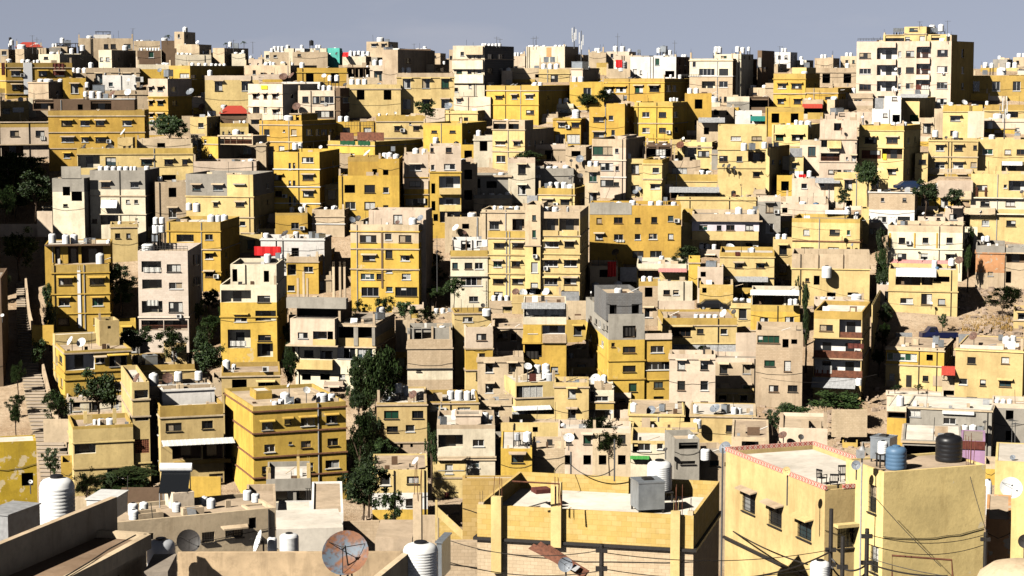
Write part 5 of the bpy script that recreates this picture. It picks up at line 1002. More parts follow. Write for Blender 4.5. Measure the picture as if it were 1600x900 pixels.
DATA += r'''
@ 0 450
yellow house with two white dishes on roof | 402 822 395 720 335 | O412 Y | 412 530 575 | #416-512:406-582; ^436-468:600-652; ^425-490:688-788; 425-470:344-360,369-388; 564-622:354-363,379-390; ^590-640:690-750 | 600-640@290 | d=10 inn=W roof=t par=.25
* dish 446,332,30,w;512,342,30,w
+ 5 | 622 746 200 372 | y | | @238-254:674-692 | | d=4
+ 8 | 342 604 282 372 | y | | | | d=2
* post 622-632@160-300,T,.2
yellow terrace with kiosk right of two-dish house | 820 1216 475 610 | O512 y | 512 | @530-590:700-740 | s838-885@418 s890-982@412 | D=262 d=11 par=.9
+ 6 | 1025 1168 370 480 | y | | | | d=5
* door 1072-1106@392-460,ctn
* dish 1176,420,9,b
yellow house with brick lattice and white roof wall | 1000 1395 740 1290 936 | O812 y | 812 | 846-896:1040-1132; 832-880:1264-1328; #974-1066:1085-1250,1276-1436; 1163-1217:1312-1402; 1184-1220:1160-1216; 698-738:960-987; 842-892:956-990; 978-1048:958-990; 1122-1194:960-998 | | d=11 D=228 inn=D roof=w
* awn 1008-1455@932-972,ws,2
* slab 1085-1440@1064-1104,O,.4
+ 4 | 1015 1342 622 745 | W | 630 | | | d=4
+ 2.2 | 832 938 590 1290 755 | y | 695 800 1090 | #640-690:844-932; %690-738:844-932; #800-830:848-934; %830-886:848-934; %950-1032:848-936; @800-850:812-830 | | d=9 base=ground
* dish 862,566,34,b
+ 6 | 930 1330 600 640 | T | | | 930-990@528 1088-1140@517 1216-1266@514 | d=6
* dish 1046,565,34,b
+ 1.8 | 460 835 850 1290 | O868 y | 952 1112 | #965-1036:460-592; 1133-1192:674-770; %862-868:640-641 | 580-606@820 610-656@812 660-716@808 | d=8 base=ground
* post 525-546@775-850,y,.3;548-578@798-850,y,.3;708-728@756-850,y,.3
* cloth 800-900@1165-1260,blk,black shade net hanging
ochre block with rust-red ledges and cluttered roof | 1580 2162 742 1560 1402 | O768 Y | r775 r912 r1062 r1190 | ^840-888:1640-1702; ^820-852:1780-1818; ^812-862:1884-1962; ^798-846:2042-2102; 980-1026:1655-1716; 958-998:1884-1942; 942-986:2050-2112; 962-978:1806-1826; 1116-1162:1640-1696; @1104-1186:1780-1816; 1096-1148:1880-1956; 1078-1126:2038-2118; 1214-1262:2048-2112 | 1700-1740@705 1738-1776@690 1752-1812@648 b1840-1880@686 1976-2050@650 2050-2096@656 1690-1700@700 s1785-1840@680 | D=222 d=14 roof=t par=.4
* dish 1978,690,28,d;1915,640,22,w;1805,610,12,w
+ 7 | 1600 1700 640 715 | O655 Y | | | | d=3
+ 9 | 1860 1985 655 715 | T | | | | d=2.5
yellow terraced house left of ochre block | 1384 1752 524 800 | O546 y | 548 | @574-626:1454-1538; ^590-632:1618-1704; 470-500:1560-1600 | 1390-1440@446 1448-1476@474 | D=246 d=9
* ac 1640-1680@490-520
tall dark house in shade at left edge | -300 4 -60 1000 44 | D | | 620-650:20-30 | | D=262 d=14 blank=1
* dish 14,172,12,w
@ 400 450
pink balcony house under unfinished concrete frame | 245 746 372 640 886 | C | 372 | 392-432:303-356; #374-446:404-476; 368-442:514-616,638-724; 540-575:520-556; @540-575:290-340,404-458 | | d=14 side=D inn=W
* bal 242-488@446-494,y
+ -1.3 | 214 492 195 366 | P | b362 | 280-316:264-321; #274-322:360-440; @274-322:448-480 | | d=3 base=here inn=W
* slab 360-500@322-364,y,.4
* cloth 378-428@326-352,red,bright red laundry hanging;428-448@326-350,ctn,white laundry beside the red hanging
+ 0 | 512 746 225 374 886 | T240 G312 y | 240 | @248-312:516-610,638-724 | 782-840@112/6 s752-810@150/5 | base=here dmax=12 roof=g par=.05
* post 612-638@245-360,G,.1,x;726-744@245-360,G,.1,x
+ 1 | 255 512 120 200 | D | | @130-192:262-500 | | d=8 par=.05
* slab 205-576@60-118,G,1.2
* post 252-264@-60-60,T,.3;288-300@-100-60,T,.3;312-322@-60-60,T,.3;474-488@-130-60,T,.3;516-528@-130-60,T,.3;544-556@-130-60,T,.3
half-plastered block house with open roof room | 945 1228 320 630 | B375 B500 C572 B | 376 d505 | 504-524:1004-1032; | | d=11
+ .3 | 945 1228 248 325 | G | | @250-322:990-1032; #252-318:1040-1100 | 1146-1186@282/1 | d=5 inn=T
* post 1096-1108@240-370,T,.2,x;1208-1218@240-370,T,.2,x
tan and yellow cube house with small windows | 1310 1480 245 640 1272 | P378 Y518 y | 380 515 | 288-328:1380-1438; 410-456:1392-1430; 530-574:1378-1442; 282-320:1286-1302 | | d=11
+ 3 | 1240 1470 148 222 | O158 y | 158 | 183-212:1296-1352 | 1522-1578@165/0 | d=5 base=ground
* dish 1418,110,14,d
tan house left of white awning loggia | 1482 1672 245 630 | T338 P | 250 | 282-318:1512-1568; 280-330:1594-1628; 424-456:1564-1610; 420-454:1612-1636 | | d=10 D=271
* dish 1566,505,29,d
olive yellow house below a wide white roof | 755 1068 715 1110 | y962 B | 730 964 | 770-818:804-887; 770-816:978-1043; 866-902:820-884; 858-898:938-988; 974-1022:842-880; @978-1000:900-918; @975-995:965-980 | 846-896@600 862-915@590/3 900-952@604 | d=12 roof=w par=.2
* dish 985,668,27,b;830,695,16,g
+ 3 | 1068 1392 708 860 | O720 y | 720 | 748-792:1264-1336; 736-770:1094-1140 | 1194-1240@636 1242-1296@634 1298-1346@640 1346-1378@632 | d=9 base=ground roof=w
cream tall house with laundry and stairs | 1130 1494 855 1430 | T880 C | 1055 1072 1185 1330 | #922-998:1146-1286; 950-990:1358-1422; ^1080-1138:1148-1288; 1080-1124:1322-1392; 1232-1274:1176-1254; @1368-1386:1178-1242 | 1222-1272@758 1404-1456@772 s1140-1190@800 | D=226 d=10 roof=w
* cloth 1178-1204@1276-1320,mar
* dish 1474,812,14,g
+ 3 | 1248 1405 790 860 | P | 795 | | | d=3
yellow house patched white above the tree gully | 725 1072 1135 1470 | y1278 W1382 Y | | 1180-1224:946-1014; 1180-1232:778-836; 1320-1364:938-978; ^1340-1390:1060-1085 | | D=208 d=9 roof=t par=.15
* dish 1003,1083,27,w
stone terrace wall house under olive yellow house | 830 1070 1040 1140 | B | | | | D=222 d=4
@ 800 450
white awning loggia house with yellow base | 70 340 98 600 | C228 Y | 345 | #122-180:84-330; 244-284:104-156; #235-288:194-326; @350-432:84-182; 494-532:244-286 | | d=9 inn=W par=.1
* awn 60-332@92-126,gs,1
* cloth 90-208@126-168,ctn,left white blind hanging;214-328@122-168,ctn,right white blind hanging
* slab 190-340@288-342,B,.3;70-182@232-340,Y,.05
* cloth 90-165@395-440,blk
tan upper terrace with big dishes | 0 308 42 140 | y | 92 | @60-90:330-332 | 110-150@5 | D=288 d=8
* dish 68,30,24,w;24,25,22,b;215,25,24,w
* panel 308-420@22-125,gs
* slab 0-72@48-300,y,.1
grey slate-topped building with long side windows | 605 830 165 700 462 | G325 Y | 455 570 | #240-312:696-770; 344-368:622-642; 368-406:696-770; 487-526:696-770; 598-648:732-778; 175-206:484-497; 194-228:518-532; 206-246:543-554; 225-260:568-578; 236-268:588-600; 290-326:484-497; 315-350:524-540; 330-366:555-572 | 640-690@-5/1 490-500@20 | d=20 inn=D
* cloth 704-770@246-300,blk,dark blue laundry hanging
+ .3 | 588 815 30 168 | X | | @108-162:612-652; @104-160:750-792 | | d=10
+ .25 | 830 998 315 700 | Y | 455 570 | 364-404:870-944; 456-512:844-990; 588-626:888-942; @678-694:888-945 | | d=8 base=ground
* slab 826-998@282-322,P,.2
long yellow house with grey tin canopy | 945 1406 188 445 912 | O232 y345 C | 234 346 | ^246-304:990-1112; 257-287:1158-1196; 257-290:1306-1344; @390-434:1002-1130; 394-410:1238-1270; @394-424:1306-1332; 392-410:1380-1400 | 1136-1168@160 1172-1210@162 1214-1250@162 1255-1290@164 | d=10 roof=t par=.3
* awn 1000-1412@356-390,gs,1.5
* dish 1326,160,26,w;1388,150,16,d;840,300,15,d
white low house above the stone slope | 858 1128 -42 55 | C | | 14-44:948-986,1008-1042 | | D=286 d=7
yellow peeling wall house above parked cars | 1172 1382 -20 118 | K | | @0-30:1190-1215 | | D=287 d=7
ruined courtyard house below the tin canopy | 1080 1424 445 568 | P | | | s1160-1206@510 | D=268 d=3
roofless yellow wall house in the ruins | 1062 1384 556 640 | O590 y | 590 | | | D=262 d=5
* dish 1284,582,13,d
rubble room with two crooked doorways | 1098 1420 608 710 | P | | @610-690:1188-1220; 630-672:1244-1278; 632-668:1334-1366 | | D=258 d=5
yellow low house with tin dish on bare roof | 730 1076 790 930 | y | 800 | 836-902:806-894; 864-902:954-1032 | 740-784@714/2 s920-960@722 | D=242 d=11 par=.08 roof=t
* dish 872,765,28,g
yellow house with steel dish and four tanks | 1115 1526 797 990 | y | 808 | 860-902:1342-1442; 866-904:1446-1510; 774-806:1458-1502 | 1134-1186@814/-1.2 1126-1166@728 s1312-1358@724 1370-1408@740 1408-1440@745 | D=240 d=9 par=.1 roof=w
* dish 1272,755,32,g
small two-tone house with round balcony | 320 476 630 870 | y740 C | 640 | 674-708:362-456; 764-808:360-438 | s455-530@570 | D=250 d=10 par=.06 roof=w
* dish 525,570,32,w
+ -.8 | 480 636 640 870 | C708 O760 C | 714 | #650-712:484-516; 678-708:524-598; #765-832:488-612 | 555-596@540/4 | d=9 base=ground par=.06 roof=w
* dish 616,775,13,w
brown alley wall in shade at middle | 340 482 385 530 | T | | | | D=269 d=4
yellow house with white framed four-pane window | 22 272 592 910 -92 | y | 690 | 614-688:34-186; #765-842:76-202; #772-840:240-280; 596-640:-85--70; 622-668:-58--45 | 150-196@474 196-246@470/3 196-246@504 g214-258@528 u220-250@860/-2 210-265@853/-2 44-100@860/-2 | D=250 d=11 roof=w par=.1
* awn 0-236@732-758,ws,1.3
* dish 98,492,24,w
* panel 106-150@534-584,mar
* panel 0-76@772-840,ws
yellow low house beneath the white framed window | -70 310 842 960 | y | | @870-900:130-160 | | D=240 d=6
golden house with shaded white-railed top loggia | -1 0 0 1 2 | T | | | | skip=1
@ 1200 450
golden house with shaded top loggia and two tanks | -108 200 110 275 | O150 Y | 270 | 182-228:108-160; 186-226:-50-0 | 125-158@66/-1 158-186@66/-1 | d=9
* awn -110-195@15-40,ws,.9
+ .3 | -102 192 12 112 | C | | #45-106:-95-90,98-185 | | d=5 inn=D
pale weathered house with black doorway windows | -75 218 268 740 | T375 B500 T | | @322-372:92-127; @322-350:147-181; 454-490:-20-40; 458-522:102-142; 610-650:8-63; 610-650:126-181; 300-345:-60-65 | | d=9
* rail -60-60@490-500
three-balcony house with brown railings | 288 590 150 690 640 | O200 y | 318 448 | 232-270:326-402; #204-316:452-588; #328-446:294-590; #456-556:294-590 | 548-588@560/-2 | d=12 inn=W
* slab 452-588@278-316,rust,.1;288-590@398-436,rust,.1;292-590@520-552,rust,.1
* awn 276-550@566-612,gs,1.3
* cloth 500-598@348-376,mar,dark red laundry hanging;300-400@485-530,ctn,white and blue laundry hanging
pink walled roof terrace above three-balcony house | 288 600 75 165 | P | | | 328-368@55 376-420@62 520-590@56 654-700@65 | D=286 d=4
tall dark house right of three-balcony house | 648 655 105 620 706 | y | | | | d=20 D=272 blank=1
yellow two-storey house with black front door | 738 1102 378 630 1160 | T396 Y492 y | 396 492 | 410-454:752-922; @418-454:992-1029; 538-576:760-789; 550-584:968-1001 | s1030-1074@298 s1064-1100@325 | d=10 par=.06 roof=t side=T
* door 862-898@545-618,blk
* slab 740-800@575-620,T,.05;1030-1090@550-612,T,.05
big plain pale yellow house at right | 1172 1596 390 1090 1650 | y | 402 | 434-474:1248-1296,1460-1506; 568-604:1196-1243; 574-612:1326-1360; ^580-618:1448-1517; 683-720:1244-1304; 690-730:1456-1520 | 1466-1518@300 1516-1552@294 s1440-1470@292 | d=13 roof=t par=.12 nopipe=1 D=252
* dish 1286,302,27,b
* slab 1200-1470@364-376,S,.03
small house with red tin awning beside pale house | 1090 1172 540 780 | T | 572 | #540-572:1100-1168; @642-670:1100-1168 | | D=255 d=5 inn=D
* awn 1084-1170@490-535,tile,1.5
grey long house with white shed and roof tanks | 865 1400 765 1040 1428 | G | 772 | 815-852:1100-1170; =765-805:880-950 | 858-905@850/-1.5 905-962@858/-1.5 1154-1205@852/-1.5 1208-1256@852/-1.5 1258-1306@852/-1.5 s1306-1352@862/-1.5 | d=9 D=226 roof=w par=.1
* dish 1356,838,12,d
* slab 1090-1290@772-784,ws,.3
+ -.6 | 742 862 745 1040 | C775 D815 Y | | @780-812:755-855 | 804-852@668/1 | d=9 base=ground roof=w par=.05
pink brick terrace wall below black-door house | 742 1090 672 760 | P | 676 | | | D=246 d=3
* slab 842-1085@680-742,B,.04
yellow house at right edge beside the dirt slope | 1535 1650 150 350 | y | 205 | ^158-198:1564-1602; 220-222:1580-1581 | 1440-1462@292 | D=283 d=8
'''
DATA4 = r'''
@ 0 675
peeling yellow wall house at left edge | -160 226 55 460 | Z | | @255-335:135-208 | | D=150 d=2.6 par=.05 a=-15 blank=1 nopipe=1
* dish 190,312,14,w
tan flat-roofed house with many tanks lower left | 688 1724 472 770 | T | 745 | 625-690:1262-1342; ^606-660:1408-1520; @632-672:922-958; @535-602:1555-1600; | 800-862@440 805-866@482/1.5 872-926@434 1056-1092@432 1076-1132@436/2.5 1246-1290@402 1292-1346@410 1250-1300@400 1520-1574@358 1572-1622@380 | D=124 a=-25 d=5 par=.25 roof=t
+ 1.2 | 868 1022 500 556 | T | | | | d=1.2 par=.5
+ 1.0 | 1145 1276 468 526 | T | | | | d=.6 par=.15
+ 3.0 | 1082 1214 372 470 | P | | @395-440:1190-1200 | | d=2 par=.3
+ .8 | 1555 1700 470 540 | T | | | | d=1.5 par=.4
yellow wall ruin beside the long stairs | 380 450 190 300 | Y | | | | D=205 d=4
@ 400 675
brown concrete frame house with yellow posts | 70 342 290 540 | G | 358 | #362-440:92-226,256-322; @440-500:300-345 | 0-25@375/-2 | D=196 d=9 roof=w par=.5
* post 64-90@225-300,y,.3;318-340@200-300,y,.3;256-272@160-300,y,.3
* cloth 310-350@350-430,blk
white low house with black doorway | 345 546 505 660 | W | | @565-622:414-458 | | D=152 d=12 roof=t par=.15 nopipe=1
+ 3 | 130 345 545 660 | W | | @528-575:205-270 | | base=ground d=7 par=.1 roof=w
tan house with brown opening left of white house | -60 126 468 640 | T | | @520-592:0-106 | | D=156 d=9
yellow blockwork house with outside stair | 1290 1620 290 700 | K | | @660-680:1400-1580 | | D=130 d=1.0 bare=1 par=.1 nopipe=1 blank=1
tan blockwork wall house at the bottom centre | 1100 1640 690 960 | B | | | | D=117 d=.8 bare=1 par=.05 nopipe=1 blank=1
@ 800 675
yellow blockwork house with big concrete roof | -218 1135 525 960 1398 | K735 B | d738 | | 845-1000@170/8.5 s750-945@283/5.2 | D=112 a=14 par=1.0 roof=w nopipe=1 blank=1
* post 250-315@310-712,y,.35,x;994-1056@492-960,y,.35,x;-120--58@400-870,y,.4,x
yellow house below pale cluttered roof | -70 125 105 280 | Y | | ^142-192:0-70 | 150-186@-5/2 u172-205@8/2 208-262@-5/2 g15-52@5/2 | D=195 d=10 roof=w par=.1
* dish 355,40,33,w;95,50,15,w
tan stone low house beside the cluttered roof | 128 330 108 200 | B | | | | D=197 d=7 roof=t par=.08
grey cube house with letter-box window | 1015 1172 45 215 955 | G | | @68-106:1048-1156; 182-202:1058-1142 | 1178-1216@40/2 1216-1262@55/2 1266-1306@55/2 1180-1240@100/-1 | D=190 d=5 blank=1
* dish 1338,100,38,g;960,110,14,d
+ 1.5 | 1172 1368 135 225 | T | | 180-212:1238-1292; @190-215:1330-1366 | | base=ground d=6
cream small house with green sheet canopy | 742 1004 58 175 | y80 C | | 74-118:790-862; 74-108:908-942; @72-130:755-785 | | D=206 d=8 roof=w
* awn 738-858@150-164,grl,.6
tan roof house left of patterned parapet | 1372 1606 36 200 | T | | #64-152:1440-1538; | | D=168 d=9 roof=t par=.1
* slab 1540-1606@60-150,B,.04
yellow window house behind green canopy house | 748 1160 -12 50 | y | 5 | -30-8:808-896; -28-5:954-1030 | | D=225 d=5
@ 1200 675
yellow corner house with bare side wall and tanks | 725 1360 252 1000 612 | y | | 330-505:628-678; 712-880:640-690 | 690-748@52/2.0 u745-860@82/1.2 b1060-1206@8/2.4 s660-790@15/3.7 | D=121 a=-20 d=4.6 par=.12 roof=t nopipe=1 blank=1 bare=1
+ 3.4 | 352 592 345 1000 | y | | ^590-722:434-592 | | base=ground d=1.25 par=.28 roof=w nopipe=1 blank=1 bare=1
* slab 408-598@556-592,y,.6
+ 4.652 | 352 592 345 1000 -240 | y | | ^460-592:4-86; ^545-672:184-272; ^375-505:-160--80 | | base=ground d=12.6 par=.28 roof=w nopipe=1 blank=1 S0=p S1=4.6 Z1=0.0 dmax=12.6 bare=1
lilac sheet shed with maroon top | 1205 1358 60 190 | V | | | | D=156 d=5 par=.05
* slab 1205-1358@60-104,mar,.1
grey flat house behind the black tank | 840 1210 60 160 | G | 72 | @90-150:860-1056 | | D=165 d=8 roof=w par=.1
yellow small house behind the white dish | 1420 1640 190 420 | y | | @215-400:1360-1362 | 1358-1396@292/-2 | D=150 d=8 roof=w par=.05
* dish 1530,160,17,g
orange house at lower right edge | 1362 1520 552 760 | R | | 660-720:1520-1560 | | D=128 d=8 par=.05 roof=t
terrace house with pink parapet behind patterned roof | 70 372 -20 130 | P | | | | D=172 d=8 roof=t par=.3
* dish 95,22,27,b;205,32,18,d
'''

